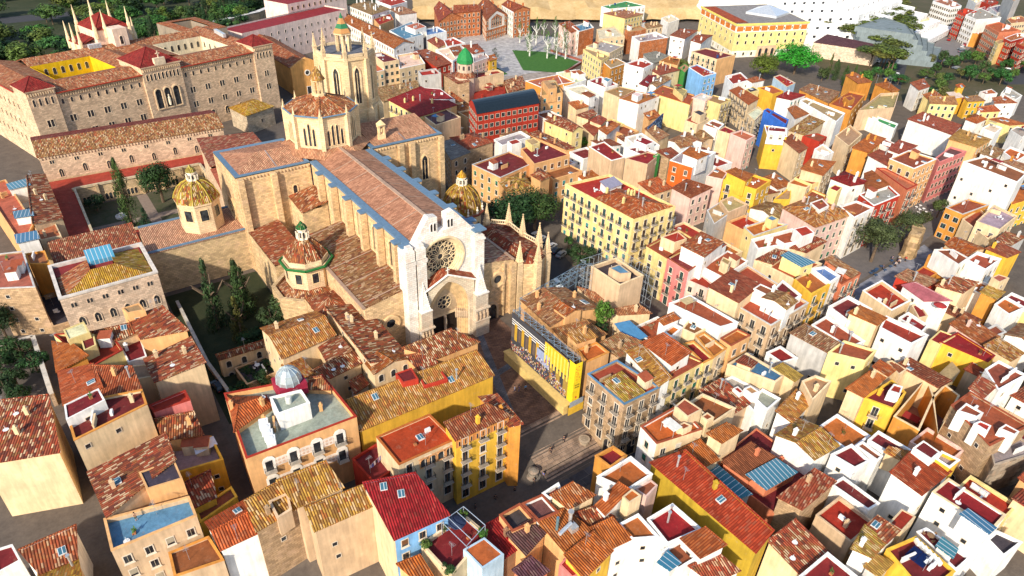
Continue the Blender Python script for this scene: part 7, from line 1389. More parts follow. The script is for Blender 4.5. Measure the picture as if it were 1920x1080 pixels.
# ---------------------------------------------------------------- special roof fittings
def at_house(key): return IDS[key]
r_, P, z = IDS['palace2']; dm = MB(); c0 = lerp(lerp(P[0], P[1], .62), lerp(P[3], P[2], .62), .17); dm.rings([(2.3, z+2.2), (2.25, z+3), (1.8, z+4.2), (1.0, z+5), (.15, z+5.4)], 12, c0)
for k in range(12): a = 2*math.pi*k/12; [dm.tube((c0[0]+ra*math.cos(a), c0[1]+ra*math.sin(a), za), (c0[0]+rb*math.cos(a), c0[1]+rb*math.sin(a), zb), .08, 1, 4) for (ra, za), (rb, zb) in zip(((2.3, z+2.2), (2.25, z+3), (1.8, z+4.2), (1.0, z+5)), ((2.25, z+3), (1.8, z+4.2), (1.0, z+5), (.15, z+5.4)))]
part('glass_dome', dm, [M['metal'], M['plain']], r_, (.42, .48, .5)); db = MB(); db.box((*c0, z+1), (5, 4.4, 2.6)); part('dome_base', db, M['flat'], r_, (.34, .02, .05))
f_a, f_b = Vector(P[3]), Vector(P[2]); d = (f_b-f_a).normalized(); nn = Vector((d.y, -d.x)); Lf = (f_b-f_a).length
for zz in (z-4.6, z-8.8):
    for k in range(4):
        q = f_a+d*(3.2+k*(Lf-5)/3.4)+nn*.06; w_ = MB(); inner = [(-.62, 0), (.62, 0), (.62, 2.3), (-.62, 2.3)]; panel(w_, [(-1.05, -.25), (1.05, -.25), (1.05, 2.5), (.7, 3.1), (0, 3.35), (-.7, 3.1), (-1.05, 2.5)], [inner], (q.x+nn.x*.06, q.y+nn.y*.06, zz), tuple(d), .06); g = Vector((q.x+nn.x*.02, q.y+nn.y*.02, zz)); e3 = Vector((d.x, d.y, 0))
        w_.poly([g-e3*.62, g+e3*.62, g+e3*.62+Vector((0, 0, 2.3)), g-e3*.62+Vector((0, 0, 2.3))], 1); part('ornate_window', w_, [M['trim'], M['doorwood']] if 'doorwood' in M else [M['trim'], M['glass']], r_, (.80, .74, .66)); o = obj('balcony', WM['rail'], r_, (.03, .03, .03), (q.x-r_.location.x, q.y-r_.location.y, zz)); o.rotation_euler = (0, 0, math.atan2(d.y, d.x))
        if k < 3:
            q2 = f_a+d*(3.2+(k+.5)*(Lf-5)/3.4)+nn*.08; o_ = MB(); oo = [(-1.45, 0), (1.45, 0), (1.5, .5), (1.45, 1.6), (.8, 1.85), (-.8, 1.85), (-1.45, 1.6), (-1.5, .5)]; panel(o_, oo, [], (q2.x, q2.y, zz+.5), tuple(d), .06)
            for s in range(8): cx, cz = -1.05+(s % 4)*.7, .5+(s//4)*.75; o_.poly([(q2.x+d.x*(cx+.26*math.cos(t*.785))+nn.x*.02, q2.y+d.y*(cx+.26*math.cos(t*.785))+nn.y*.02, zz+.5+cz+.26*math.sin(t*.785)) for t in range(8)], 1)
            part('painted_panel', o_, [M['trim'], const(m_plain('panel_motif'), (.66, .45, .33))], r_, (.78, .66, .56))
ac = MB(); e1 = (Vector(P[1])-Vector(P[0])).normalized(); e2 = (Vector(P[3])-Vector(P[0])).normalized()
for k in range(4): q = lerp(lerp(P[0], P[1], .24), lerp(P[3], P[2], .24), .62+k*.09); ac.box((*q, z-.1), (1.5, 1.3, 1.7), math.atan2(e1.y, e1.x)); ac.tube((*q, z+.75), (*q, z+.82), .45, 1, 12)
part('chiller_row', ac, [M['plain'], M['iron']], r_, (.72, .74, .75))
r_, P, z = IDS['solarwater']
def onroof(P, u, v): return lerp(lerp(P[0], P[1], u), lerp(P[3], P[2], u), v)
for k in range(3):
    q = onroof(P, .12+k*.16, .80); s = MB(); s.box((0, 0, 0), (1.15, 2.1, .1)); o = part('solar_panel', s, M['paint'], r_, (.008, .03, .16)); o.location = (q[0]-r_.location.x, q[1]-r_.location.y, z+1.0-r_.location.z+.3); o.rotation_euler = (R(38), 0, R(-8))
tk = MB(); a = onroof(P, .04, .66); c_ = onroof(P, .56, .58); tk.tube((*a, z+2.1), (*c_, z+2.1), .33, 0, 10); part('solar_tank', tk, M['metal'], r_, (.7, .72, .74))
fl_ = MB(); a = onroof(P, .72, .42); fl_.tube((*a, z+.5), (*a, z+3.2), .3, 0, 10); fl_.tube((*a, z+3.2), (*a, z+3.5), .48, 0, 10); a2 = onroof(P, .62, .62); fl_.tube((*a, z+.9), (*a2, z+.9), .28, 0, 10); fl_.box((*a2, z+.9), (1.3, 1.1, 1)); part('steel_flue', fl_, M['metal'], r_, (.62, .6, .56))
fl_ = MB(); a = onroof(P, .26, .38); fl_.tube((*a, z+.2), (*a, z+3.4), .24, 0, 10); part('steel_flue', fl_, M['metal'], r_, (.2, .36, .42))
r_, P, z = IDS['solardeck']; s = MB(); q = onroof(P, .42, .32)
for i in range(2):
    for j in range(2): s.box((q[0]+i*1.45, q[1]-j*1.45, z+.25), (1.4, 1.4, .08))
part('solar_panel', s, M['paint'], r_, (.006, .015, .07))
for k in range(6): a = onroof(P, .9, .12+k*.11); o = obj('air_conditioner', CM['air_conditioner'], r_, (.78, .78, .76), (a[0]-r_.location.x, a[1]-r_.location.y, z-.5)); o.rotation_euler = (0, 0, 1.0)
for k in range(4): a = onroof(P, .62+.12*(k % 2), .55+.12*(k//2)); o = obj('roof_vent', CM['air_conditioner'], r_, (.8, .8, .8), (a[0]-r_.location.x, a[1]-r_.location.y, z-.5))
r_, P, z = IDS['arcade']; ang = math.atan2(P[3][1]-P[0][1], P[3][0]-P[0][0])
for k in range(2):
    q = lerp(P[0], P[3], .78+k*.16); e = Vector((P[3][0]-P[0][0], P[3][1]-P[0][1])).normalized(); arch_window(r_, (q[0]-.02, q[1], -3.4), tuple(e), 1.3, 4.2, 2.6, .3, 'arcade_arch', (.42, .32, .2), 0, .15)
for k in range(3):
    q = lerp(P[3], P[2], .1+k*.3); e = Vector((P[2][0]-P[3][0], P[2][1]-P[3][1])).normalized(); arch_window(r_, (*q, -3.4), tuple(e), 1.4, 4.2, 2.6, .3, 'arcade_arch', (.42, .32, .2), 0, .15)
r_, P, z = IDS['ochre']; e = (Vector(P[2])-Vector(P[3])).normalized(); nn = Vector((e.y, -e.x)); fr = MB(); L = (Vector(P[2])-Vector(P[3])).length
fr.poly([(*(Vector(P[3])+nn*.05), z-2.1), (*(Vector(P[2])+nn*.05), z-2.1), (*(Vector(P[2])+nn*.05), z-.5), (*(Vector(P[3])+nn*.05), z-.5)]); part('orange_band', fr, M['plaster'], r_, (.58, .22, .06))
for k in range(9): q = Vector(P[3])+e*(L*(k+.6)/9.2)+nn*.06; rectwin(r_, tuple(q), tuple(e), z-1.9, .16, 1.1, (.6, .28, .1), 'slit_window', .06)
r_, P, z = IDS['loft']; e = (Vector(P[2])-Vector(P[3])).normalized(); nn = Vector((e.y, -e.x)); L = (Vector(P[2])-Vector(P[3])).length
for k in range(4): q = Vector(P[3])+e*(L*(.42+.155*k))+nn*.03; arch_window(r_, (*q, z-3.0), tuple(e), .6, 1.8, 1.25, .2, 'arched_opening', (.62, .30, .12), 0, .1)
cb = MB(); q0, q1 = Vector(P[3])+e*L*.33+nn*.12, Vector(P[2])+nn*.12; cb.tube((*q0, z-.95), (*q1, z-.95), .12, 0, 4); part('string_course', cb, M['trim'], r_, (.5, .26, .12))
r_, P, z = IDS['gable']; e = (Vector(P[2])-Vector(P[3])).normalized(); nn = Vector((e.y, -e.x)); m_ = (Vector(P[2])+Vector(P[3]))/2; L = (Vector(P[2])-Vector(P[3])).length
bd = MB(); o_ = [(-L*.38, z-6), (L*.38, z-6), (L*.38, z), (L*.22, z+1.6), (0, z+3.2), (-L*.22, z+1.6), (-L*.38, z)]; i_ = [(-L*.27, z-5.4), (L*.27, z-5.4), (L*.27, z-.6), (0, z+1.8), (-L*.27, z-.6)]; panel(bd, o_, [i_], (*(m_+nn*.1), 0), tuple(e), .1); part('white_edging', bd, M['plaster'], r_, (.8, .74, .66))
for k in range(5): t = k-2; arch_window(r_, (*(m_+e*t*L*.095+nn*.02), z-4.4), tuple(e), L*.036, 5.2-abs(t)*.9, 4.6-abs(t)*.9, .12, 'tall_light', (.6, .3, .16), 0, .08)
r_, P, z = IDS['church2']; q = [(-14, 112.5), (-4.2, 112.5)]; T0 = r_
# ---------------------------------------------------------------- trees
def crown_mesh(seed, n, leaf, shape='round', clumps=16):
    g = random.Random(seed); F = MB(); cl = []
    for k in range(clumps):
        if shape == 'round':
            a, c = g.uniform(0, 6.28), g.uniform(-.45, 1); rr = math.sqrt(max(0, 1-c*c)); k_ = g.uniform(.45, .78); cl.append((rr*math.cos(a)*k_, rr*math.sin(a)*k_, c*.72*k_, g.uniform(.22, .42)))
        elif shape == 'pine':
            a = g.uniform(0, 6.28); k_ = math.sqrt(g.random())*.74; cl.append((k_*math.cos(a), k_*math.sin(a), .42-.55*k_*k_+g.uniform(-.1, .1), g.uniform(.2, .36)))
        else:
            t = g.random(); w_ = (1-t)**.7*.75 if shape == 'cone' else math.sin(math.pi*min(1, t*.9+.12))**.6*.8; a = g.uniform(0, 6.28); k_ = g.uniform(.3, 1)*w_; cl.append((k_*math.cos(a), k_*math.sin(a), -1+2*t, .16+.2*(1-t)))
    for k in range(n):
        x, y, z, r = g.choice(cl); a, c = g.uniform(0, 6.28), g.uniform(-1, 1); rr = math.sqrt(1-c*c); s = r*g.uniform(.72, 1.08); p = Vector((x+s*rr*math.cos(a), y+s*rr*math.sin(a), z+s*c*.9))
        d1 = Vector((g.uniform(-1, 1), g.uniform(-1, 1), g.uniform(-.7, .7))).normalized(); nrm = Vector((rr*math.cos(a), rr*math.sin(a), c+.25)).normalized(); d1 = (d1-nrm*d1.dot(nrm)*.7).normalized(); d2 = nrm.cross(d1); l = leaf*g.uniform(.6, 1.3)
        F.poly([p-d1*l, p-d2*l*.55, p+d1*l, p+d2*l*.55])
    return F.mesh('crown', [M['leaf']])
def trunk_mesh(seed, limbs=5):
    g = random.Random(seed); F = MB(); F.tube((0, 0, -.2), (.02, .01, .55), .045, 0, 7, .03)
    for k in range(limbs): a = 6.28*k/limbs+g.uniform(-.4, .4); F.tube((.015, .01, .42+.03*k), (.25*math.cos(a), .25*math.sin(a), .72+g.uniform(-.06, .1)), .024, 0, 5, .01)
    F.tube((.02, .01, .5), (0, 0, .9), .03, 0, 5, .008); return F.mesh('trunk', [M['bark']])
CROWN = {'round': [crown_mesh(s, 1500, .085, 'round', 20) for s in (1, 2, 3)], 'big': [crown_mesh(s, 5200, .048, 'round', 34) for s in (4, 5)], 'pine': [crown_mesh(s, 900, .10, 'pine', 16) for s in (6, 7, 8, 9)], 'column': [crown_mesh(s, 3600, .05, 'column', 60) for s in (10,)], 'cone': [crown_mesh(s, 2200, .065, 'cone', 40) for s in (11, 12)], 'sparse': [crown_mesh(s, 420, .07, 'column', 22) for s in (13, 14)]}
TRUNK = [trunk_mesh(s) for s in (1, 2, 3)]
tr_r = random.Random(4)
def tree(name, label, x, y, h_, r, kind, col, z0=0, group=None, low=.3, trunkcol=(.13, .09, .06)):
    T = thing(name, label, 'tree', (x, y, z0), group); t = obj('trunk', tr_r.choice(TRUNK), T, trunkcol); t.scale = (h_*(.8 if kind != 'column' else .4),)*2+(h_,)
    c = obj('crown', tr_r.choice(CROWN[kind]), T, tuple(k*tr_r.uniform(.85, 1.15) for k in col)); hc = h_*(1-low); c.location = (0, 0, h_-hc/2); c.scale = (r, r, hc/2*(1.12 if kind != 'pine' else 1.3)); c.rotation_euler = (0, 0, tr_r.uniform(0, 6.28)); return T
DK, MD, BRT, OLV = (.018, .045, .012), (.035, .075, .018), (.05, .17, .02), (.075, .10, .018)
tree('cypress_tree', 'tall slim cypress rising from the cloister garden', 15, 209.7, 19.5, 3.0, 'column', (.045, .075, .018), low=.02)
tree('magnolia_tree', 'broad dark evergreen tree in the cloister garden by the domed chapel', 26, 222, 14.5, 6.4, 'big', DK, low=.1)
tree('shrub_tree', 'low round dark tree at the far left corner of the cloister garden', 8, 226, 5.8, 3.2, 'round', DK, low=.05)
tree('cone_tree', 'small clipped cone tree right at the foot of the cloister cypress', 18.4, 207.6, 5.6, 2.5, 'cone', (.015, .05, .02), low=.02)
tree('ball_shrub', 'clipped dark ball shrub nearest the cloister corner', 11, 198.5, 2.6, 1.6, 'round', DK, low=.02); tree('ball_shrub', 'clipped dark shrub beside the cloister garden fountain', 10, 206, 3.2, 2.2, 'round', DK, low=.02)
for x, y, hh, rr, kd, lb_ in ((21.3, 145.5, 17.5, 3.1, 'cone', 'tallest dark conifer in the shaded garden, beside the palace lane'), (27.9, 146.3, 15.2, 3.6, 'cone', 'bushy dark conifer in the middle of the shaded garden'), (24.6, 137.8, 11.2, 2.6, 'cone', 'yellowish pointed conifer at the near end of the shaded garden'), (35.2, 138.3, 9.6, 4.0, 'round', 'rounded dark pine against the apse wall'), (31.5, 136.2, 8.2, 3.4, 'round', 'low dark pine between the conifers and the apse pine'), (30, 152, 10, 3.3, 'cone', 'half hidden conifer at the far end of the shaded garden')):
    tree('conifer_tree' if kd == 'cone' else 'pine_tree', lb_, x, y, hh, rr, kd, (.03, .055, .015) if 'yellowish' not in lb_ else (.06, .075, .015), low=.12)
for k in range(9): tree('garden_shrub', 'dark low shrub filling the shaded garden under the conifers', tr_r.uniform(17, 36), tr_r.uniform(118, 136), tr_r.uniform(2.5, 4.5), tr_r.uniform(2, 3.2), 'round', DK, 0, 'shrubs under the garden conifers', .02)
tree('ficus_tree', 'huge dark round tree between the dome chapel and the cream block', 106.5, 145, 15.5, 8.8, 'big', DK, low=.15); tree('ficus_tree', 'second dark crown merging into the huge tree on its right', 114.5, 143.5, 15, 7.2, 'big', (.025, .05, .012), low=.15)
tree('street_tree', 'round dark street tree in front of the cream block balconies', 112.4, 119.5, 7.4, 4.6, 'round', (.02, .05, .012), low=.2); tree('street_tree', 'slim small tree beside the recycling bins by the cream block', 116.8, 130, 4.6, 1.4, 'round', MD, low=.2)
tree('terrace_tree', 'bright green tree growing among tile roofs behind the banner', 92.5, 89.1, 8.5, 2.7, 'round', (.06, .13, .015), 6, low=.15); tree('terrace_shrub', 'dark shrub at the foot of the tree among the tile roofs', 91.0, 87.6, 3.0, 1.8, 'round', DK, 6.5, low=.05)
for x, y, hh, rr, lb_ in ((186.9, 76.3, 14.2, 6.6, 'largest plane tree over the cafe tables on the paved square'), (206.5, 78, 11, 4.8, 'second plane tree, beside the ruined arch'), (193.5, 82, 11.5, 4, 'plane tree half hidden behind the largest one'), (220.2, 79, 6.6, 2.6, 'small round plane tree by the white cafe tables'), (233, 80.3, 7, 3, 'dark small tree beside the orange corner office'), (249, 92, 7.5, 3.4, 'dark tree below the big white apartment house')):
    tree('plane_tree', lb_, x, y, hh, rr, 'big' if rr > 4.5 else 'round', (.045, .065, .02), low=.25)
tree('ficus_tree', 'very bright green dome shaped tree in front of the ministry', 336, 208.5, 17.5, 12.2, 'big', (.03, .19, .015), low=.1); tree('holm_oak', 'olive green round tree left of the bright dome tree', 310.2, 209.8, 14.5, 8, 'big', (.07, .10, .015), low=.12)
for x, y, hh, rr, kd, lb_ in ((344.5, 194.3, 12, 1.3, 'column', 'thin tall cypress beside the bright dome tree'), (346, 191.5, 9.5, 2.8, 'column', 'plump cypress right of the thin tall cypress'), (338.4, 193.5, 8, 3.2, 'round', 'round dark shrub tree left of the thin tall cypress'), (341.6, 183.3, 9, 2.4, 'column', 'dark cypress in front of the red roofed villas'), (344, 180, 10, 1.4, 'column', 'second thin cypress near the red roofed villas')):
    tree('cypress_tree', lb_, x, y, hh, rr, kd, (.04, .075, .018), low=.04)
tree('pine_tree', 'dark pine at the left edge above the walled garden', -19.7, 166, 11, 3.8, 'big', DK, low=.1)
for k in range(7): tree('garden_tree', 'dark tree in the walled garden at the left edge', -22+tr_r.uniform(0, 7), 141+k*3.1, tr_r.uniform(3.5, 6), tr_r.uniform(2.4, 3.4), 'round', DK, 0, 'trees in the left walled garden', .05)
for k, (x, y) in enumerate(((246, 332), (238, 313), (251, 323), (262, 330), (264, 322), (255, 303), (239, 297), (243, 294), (247, 291), (233, 305))):
    tree('birch_tree', 'slender white trunked young tree on the lawn of the car free square', x, y, tr_r.uniform(11, 15), 2.6, 'sparse', (.07, .13, .03), .2, 'young trees on the square lawn', .25, (.6, .58, .52))
for x, y, lb_ in ((204, 311, 'bare purple branched tree on the grey square'), (210, 305, 'small leafy tree beside the bare one on the grey square')): tree('square_tree', lb_, x, y, 7, 3, 'sparse', (.06, .07, .05) if 'bare' in lb_ else (.05, .11, .03), .1, None, .25)
for k in range(3): tree('courtyard_shrub', 'bright green bushes beside the striped residence', 165+k*6, 188-k*2, 6.5-k*.6, 3.6, 'round', (.05, .13, .015), 0, 'bushes beside the striped residence', .05)
for k in range(3): tree('hillside_tree', 'yellowish tree among the hill houses below the ministry', 283+k*7, 240-k*4, 8, 4, 'round', (.09, .11, .02), 0, 'yellowish trees below the ministry', .1)
fr_ = random.Random(8)
WOOD = [(-16, 320), (10, 348), (36, 352), (88, 350), (110, 412), (160, 492), (60, 640), (-200, 640), (-110, 380)]
def inpoly(P, x, y):
    c = False
    for i in range(len(P)):
        (x1, y1), (x2, y2) = P[i], P[i-1]
        if (y1 > y) != (y2 > y) and x < (x2-x1)*(y-y1)/(y2-y1)+x1: c = not c
    return c
n_ = 0
while n_ < 285:
    x, y = fr_.uniform(-160, 160), 320+320*fr_.random()**1.25
    if not inpoly(WOOD, x, y) or 505 < y < 528 and x < 45 or (25 < x < 92 and y < 352): continue
    tree('wood_tree', 'leafy green tree in the wood behind the seminary', x, y, fr_.uniform(9, 15), fr_.uniform(6.5, 10), fr_.choice(['round', 'round', 'pine', 'cone'][:4]), fr_.choice([MD, (.05, .10, .02), DK, (.085, .12, .02), (.04, .11, .02)]), fr_.uniform(-2, 1), 'trees of the wood behind the seminary', .08); n_ += 1
for k in range(7): tree('tall_cypress', 'dark tall cypress standing in the wood behind the seminary', (62, 118, 128, 140, 100, 90, 30)[k], (392, 470, 462, 470, 440, 402, 372)[k], 19, 3.4, 'column', (.02, .045, .015), 0, 'cypresses in the wood', .03)
PARK = [(372, 176), (400, 186), (470, 222), (540, 262), (600, 330), (520, 372), (440, 300), (405, 240), (392, 205)]
n_ = 0
while n_ < 135:
    x, y = fr_.uniform(365, 620), fr_.uniform(165, 380)
    if not inpoly(PARK, x, y): continue
    tree('stone_pine', 'round topped olive green pine in the park beyond the old town', x, y, fr_.uniform(11, 15), fr_.uniform(8, 12), 'pine', fr_.choice([(.085, .10, .015), (.075, .095, .018), (.06, .085, .015), (.10, .11, .02)]), 0, 'pines of the park', .45); n_ += 1
for k in range(34):
    x, y = fr_.uniform(345, 470), fr_.uniform(140, 185)
    tree('park_edge_tree', 'leafy tree along the road at the edge of the park', x, y, fr_.uniform(6, 9), fr_.uniform(3, 5), 'round', fr_.choice([MD, (.06, .12, .02), (.03, .09, .02), (.10, .10, .03)]), 0, 'trees along the park road', .1)
for k in range(40):
    x = fr_.uniform(290, 420); y = 470-.72*(x-250)+fr_.uniform(-10, 60)
    tree('hilltop_tree', 'green tree on the slope behind the earth bank', x, y, fr_.uniform(8, 12), fr_.uniform(4, 6), 'round', fr_.choice([MD, (.05, .11, .02), (.07, .11, .02)]), 8, 'trees behind the earth bank', .08)
# ---------------------------------------------------------------- scaffold, banner, hoarding
T = thing('scaffold', 'steel scaffold bridge standing behind the printed banner', 'scaffold', (74.2, 88, 0)); F = MB()
for k in range(11):
    y = 77.3+k*2.08
    for x in (73.6, 75.2): F.tube((x, y, 0), (x, y, 13.6), .07, 0, 5)
    for z in (4, 7, 10, 13.2): F.tube((73.6, y, z), (75.2, y, z), .05, 0, 4)
    if k < 10:
        for z in (4, 7, 10, 13.2, 13.6): [F.tube((x, y, z), (x, y+2.08, z), .05, 0, 4) for x in (73.6, 75.2)]
        F.tube((73.6, y, 13.2), (75.2, y+2.08, 13.4), .05, 0, 4); F.tube((75.2, y, 13.2), (73.6, y+2.08, 13.4), .05, 0, 4)
part('pole_frame', F, M['metal'], T, (.36, .45, .52))
T = thing('scaffold', 'blue-grey scaffold bridge over the lane between cathedral and tile roofs', 'scaffold', (88, 106, 0)); F = MB()
for k in range(9):
    a, c_ = lerp((79.5, 103.6), (103.5, 108.2), k/8), lerp((80, 101.8), (104, 106.4), k/8)
    for q in (a, c_): F.tube((*q, 0), (*q, 11.2), .07, 0, 5)
    if k < 8:
        a2, c2 = lerp((79.5, 103.6), (103.5, 108.2), (k+1)/8), lerp((80, 101.8), (104, 106.4), (k+1)/8)
        for z in (8, 9.6, 11.2): F.tube((*a, z), (*a2, z), .06, 0, 4); F.tube((*c_, z), (*c2, z), .06, 0, 4); F.tube((*a, z), (*c_, z), .05, 0, 4)
        F.tube((*a, 8), (*a2, 11.2), .05, 0, 4); F.tube((*c_, 11.2), (*c2, 8), .05, 0, 4); F.tube((*a, 11.2), (*c2, 11.2), .05, 0, 4)
part('pole_frame', F, M['metal'], T, (.30, .42, .52))
r_, P, z = IDS['tantower']; T = thing('scaffold', 'scaffold tower wrapped round the back of the peeling tan tower house', 'scaffold', (*P[1], 0)); F = MB(); Q = offset(P, .9); Q2 = offset(P, 1.9)
for i in (0, 1, 3):
    j = (i+1) % 4; L = (Vector(Q[j])-Vector(Q[i])).length; n_ = max(2, int(L/2.2))
    for k in range(n_+1):
        a, c_ = lerp(Q[i], Q[j], k/n_), lerp(Q2[i], Q2[j], k/n_)
        if i == 3 and k/n_ < .8: continue
        for q in (a, c_): F.tube((*q, 0), (*q, z+1.4), .06, 0, 4)
        if k < n_:
            a2, c2 = lerp(Q[i], Q[j], (k+1)/n_), lerp(Q2[i], Q2[j], (k+1)/n_)
            for zz in (4, 6, 8, 10, 12, 14, z+1.3): F.tube((*c_, zz), (*c2, zz), .045, 0, 4); F.tube((*a, zz), (*c_, zz), .04, 0, 4)
            F.tube((*c_, 6), (*c2, 10), .04, 0, 4); F.tube((*c_, 14), (*c2, 10), .04, 0, 4)
part('pole_frame', F, M['metal'], T, (.5, .56, .6))
T = thing('banner', 'huge printed banner of a crowd and yellow columns hung before the scaffold', 'banner', (73.2, 87.5, 0)); br_ = random.Random(2); X = 73.25; F = MB(); F.box((X, 88, 7.9), (.06, 20, 10.3)); part('cloth', F, M['cloth'], T, (.05, .05, .06))
def bprint(rects, col, x_=.05, name='printed_area'):
    F = MB()
    for y0, y1, z0, z1 in rects: F.poly([(X-x_, y0, z0), (X-x_, y1, z0), (X-x_, y1, z1), (X-x_, y0, z1)][::-1])
    part(name, F, M['cloth'], T, col)
bprint([(85.4, 97.8, 11.4-.6*k, 11.65-.6*k) for k in range(3)], (.75, .72, .68), .052); bprint([(78.6, 86, 8.6, 12.8)], (.70, .40, .02), .05); bprint([(78.2+k*1.05, 78.7+k*1.05, 7.2, 12.4) for k in range(8)], (.78, .55, .10), .06)
bprint([(88+k*2.6, 89+k*2.6, 6.2, 10.8) for k in range(4)], (.46, .27, .03), .055); bprint([(89.2+k*2.6, 90.1+k*2.6, 6.6, 9.8) for k in range(4)], (.13, .09, .07), .057); bprint([(84.2, 88.6, 6.2, 9.6)], (.28, .33, .50), .058); bprint([(78, 79.5, 3.4, 8.2), (80.6, 82, 3.4, 8.2), (83, 84, 4.4, 8)], (.34, .22, .05), .056)
for col in ((.35, .05, .04), (.62, .45, .33), (.06, .09, .26), (.7, .66, .6), (.2, .09, .05), (.5, .33, .1)):
    rs = []
    for k in range(95):
        y = br_.uniform(78.4, 97.8); top = 5.6+.9*math.sin(y*.7)+(2.4 if 84 < y < 88.6 else 0); zc = 2.9+(top-2.9)*br_.random(); s = br_.uniform(.12, .3); rs.append((y, y+s, zc, zc+s*1.4))
    bprint(rs, col, .062+br_.random()*.02, 'printed_crowd')
F = MB(); F.box((X+.02, 77.3, 8.0), (.08, 1.9, 10.4)); st_ = part('yellow_strip', F, M['cloth'], T, (.80, .58, .02))
F = MB(); F.box((X+.9, 76.3, 8.0), (1.9, .08, 10.4)); st2 = part('yellow_strip', F, M['cloth'], T, (.80, .58, .02))
def text(body, parent, loc, rot, size, col):
    c = bpy.data.curves.new('lettering', 'FONT'); c.body = body; c.size = size; c.align_x = 'CENTER'; c.extrude = .01; c.materials.append(M['plain']); o = obj('lettering', bpy.data.meshes.new_from_object(bpy.data.objects.new('t', c)), parent, col); L = parent.location+parent.parent.location; o.location = Vector(loc)-L; o.rotation_euler = rot; return o
text('santa\ntecla', st2, (X+.9, 76.24, 7.4), (R(90), 0, 0), .62, (.02, .02, .02))
F = MB()
for k in range(9): F.box((X+.3+br_.uniform(0, 1.3), 76.23, 9+k*.42), (.22, .04, .16))
F.box((X+.9, 76.23, 4.2), (.3, .05, .5)); part('printed_motif', F, M['cloth'], st2, (.60, .06, .03))
T = thing('hoarding', 'pale yellow hoarding with a shelf roof below the printed banner', 'hoarding', (72.4, 87.5, 0)); F = MB(); F.box((72.2, 87.5, 1.2), (1.2, 21.5, 2.4)); F.box((72.6, 87.5, 2.45), (2.3, 22, .14)); part('panel', F, M['plain'], T, (.66, .47, .17)); F = MB(); F.box((74.4, 76.1, 1.1), (4, .12, 2.2)); part('end_panel', F, M['plain'], T, (.72, .45, .05)); F = MB(); F.box((74.3, 76.0, 2.9), (3.6, .1, 1.4)); part('grey_sheet', F, M['cloth'], T, (.3, .34, .38))
# ---------------------------------------------------------------- cars
def car_parts():
    B_ = MB(); pr = [(-2.1, .35), (-2.15, .75), (-1.95, 1.0), (-1.0, 1.06), (1.05, 1.04), (2.0, .88), (2.12, .6), (2.08, .35)]
    def loft(mb, prof, w0, w1, mi):
        n = len(prof); zs = [p[1] for p in prof]; zm, zM = min(zs), max(zs); A_ = [(x, -(w0+(w1-w0)*(z-zm)/(zM-zm)), z) for x, z in prof]; C_ = [(x, -y, z) for x, y, z in A_]
        mb.poly(A_[::-1], mi); mb.poly(C_, mi)
        for i in range(n): j = (i+1) % n; mb.poly([A_[i], A_[j], C_[j], C_[i]], mi)
    loft(B_, pr, .86, .82, 0); C_ = MB(); loft(C_, [(-1.75, 1.0), (-1.35, 1.46), (.35, 1.48), (1.15, 1.02)], .80, .62, 0); R_ = MB(); loft(R_, [(-1.38, 1.44), (-1.3, 1.52), (.3, 1.53), (.4, 1.46)], .66, .6, 0)
    Wm = MB(); Wm.tube((0, -.1, 0), (0, .1, 0), .32, 0, 12); Wm.tube((0, -.11, 0), (0, .11, 0), .19, 1, 10); Lm = MB(); Lm.box((0, 0, 0), (.08, .36, .16))
    return B_.mesh('body', [M['paint']]), C_.mesh('cabin_glass', [M['glass']]), R_.mesh('roof', [M['paint']]), Wm.mesh('wheel', [M['iron'], M['metal']]), Lm.mesh('headlight', [M['plain']])
CP = car_parts()
def car(label, x, y, rz, col, z0=.05, grp=None, s=1.0):
    T = thing('parked_car', label, 'car', (x, y, z0), grp); T.rotation_euler = (0, 0, rz); T.scale = (s, s, s); obj('body', CP[0], T, col); obj('cabin_glass', CP[1], T, col); obj('roof', CP[2], T, col)
    for sx in (-1.3, 1.32):
        for sy in (-.78, .78): obj('wheel', CP[3], T, (.02, .02, .02), (sx, sy, .32))
    for sy in (-.6, .6): obj('headlight', CP[4], T, (.8, .8, .75), (2.06, sy, .68)); obj('tail_light', CP[4], T, (.4, .02, .02), (-2.12, sy, .72))
    return T
for (x, y), col, lb_ in (((112.7, 140.8), (.75, .75, .75), 'white car parked deepest under the huge dark tree'), ((112.6, 138.1), (.72, .73, .75), 'white car parked second from the huge dark tree'), ((112.5, 135.4), (.10, .12, .16), 'dark blue car parked between two white cars'), ((112.5, 132.8), (.78, .78, .78), 'white estate car parked in front of the dark blue car'), ((112.3, 130.2), (.03, .04, .06), 'black car parked beside the white estate car'), ((112.3, 127.6), (.22, .24, .27), 'grey car at the near end of the parked row')):
    car(lb_, x, y, R(18), col)
car('silver-white car driving down the shaded road by the scaffold bridge', 101.4, 116, R(-104), (.70, .76, .80)); car('dark blue car in the lane below the tan tower house', 110, 88.5, R(-60), (.05, .08, .16)); car('dark car in the lane beside the shaded garden', 15.2, 124, R(100), (.02, .022, .03)); car('white car outside the left end of the seminary', 6, 263, R(25), (.8, .8, .8), 3); car('blue car in the market hall yard', 196, 326, R(10), (.12, .25, .5)); car('parked dark car in the alley by the yellow corner house', 166, 98, R(70), (.1, .16, .26))
for k, (x, y) in enumerate(((428, 168), (424, 162), (470, 186), (476, 188), (483, 191), (490, 193), (452, 152), (446, 147), (463, 160), (482, 170), (500, 178), (391, 192), (400, 200), (408, 206), (384, 178), (377, 172), (495, 205), (510, 186), (372, 176), (520, 195))):
    car('small far car parked along the park roads', x, y, R((22+90*(k % 3 == 0))), fr_.choice([(.8, .8, .8), (.7, .72, .75), (.3, .02, .02), (.1, .12, .15), (.5, .52, .55)]), .1, 'cars along the park roads', 1.15)
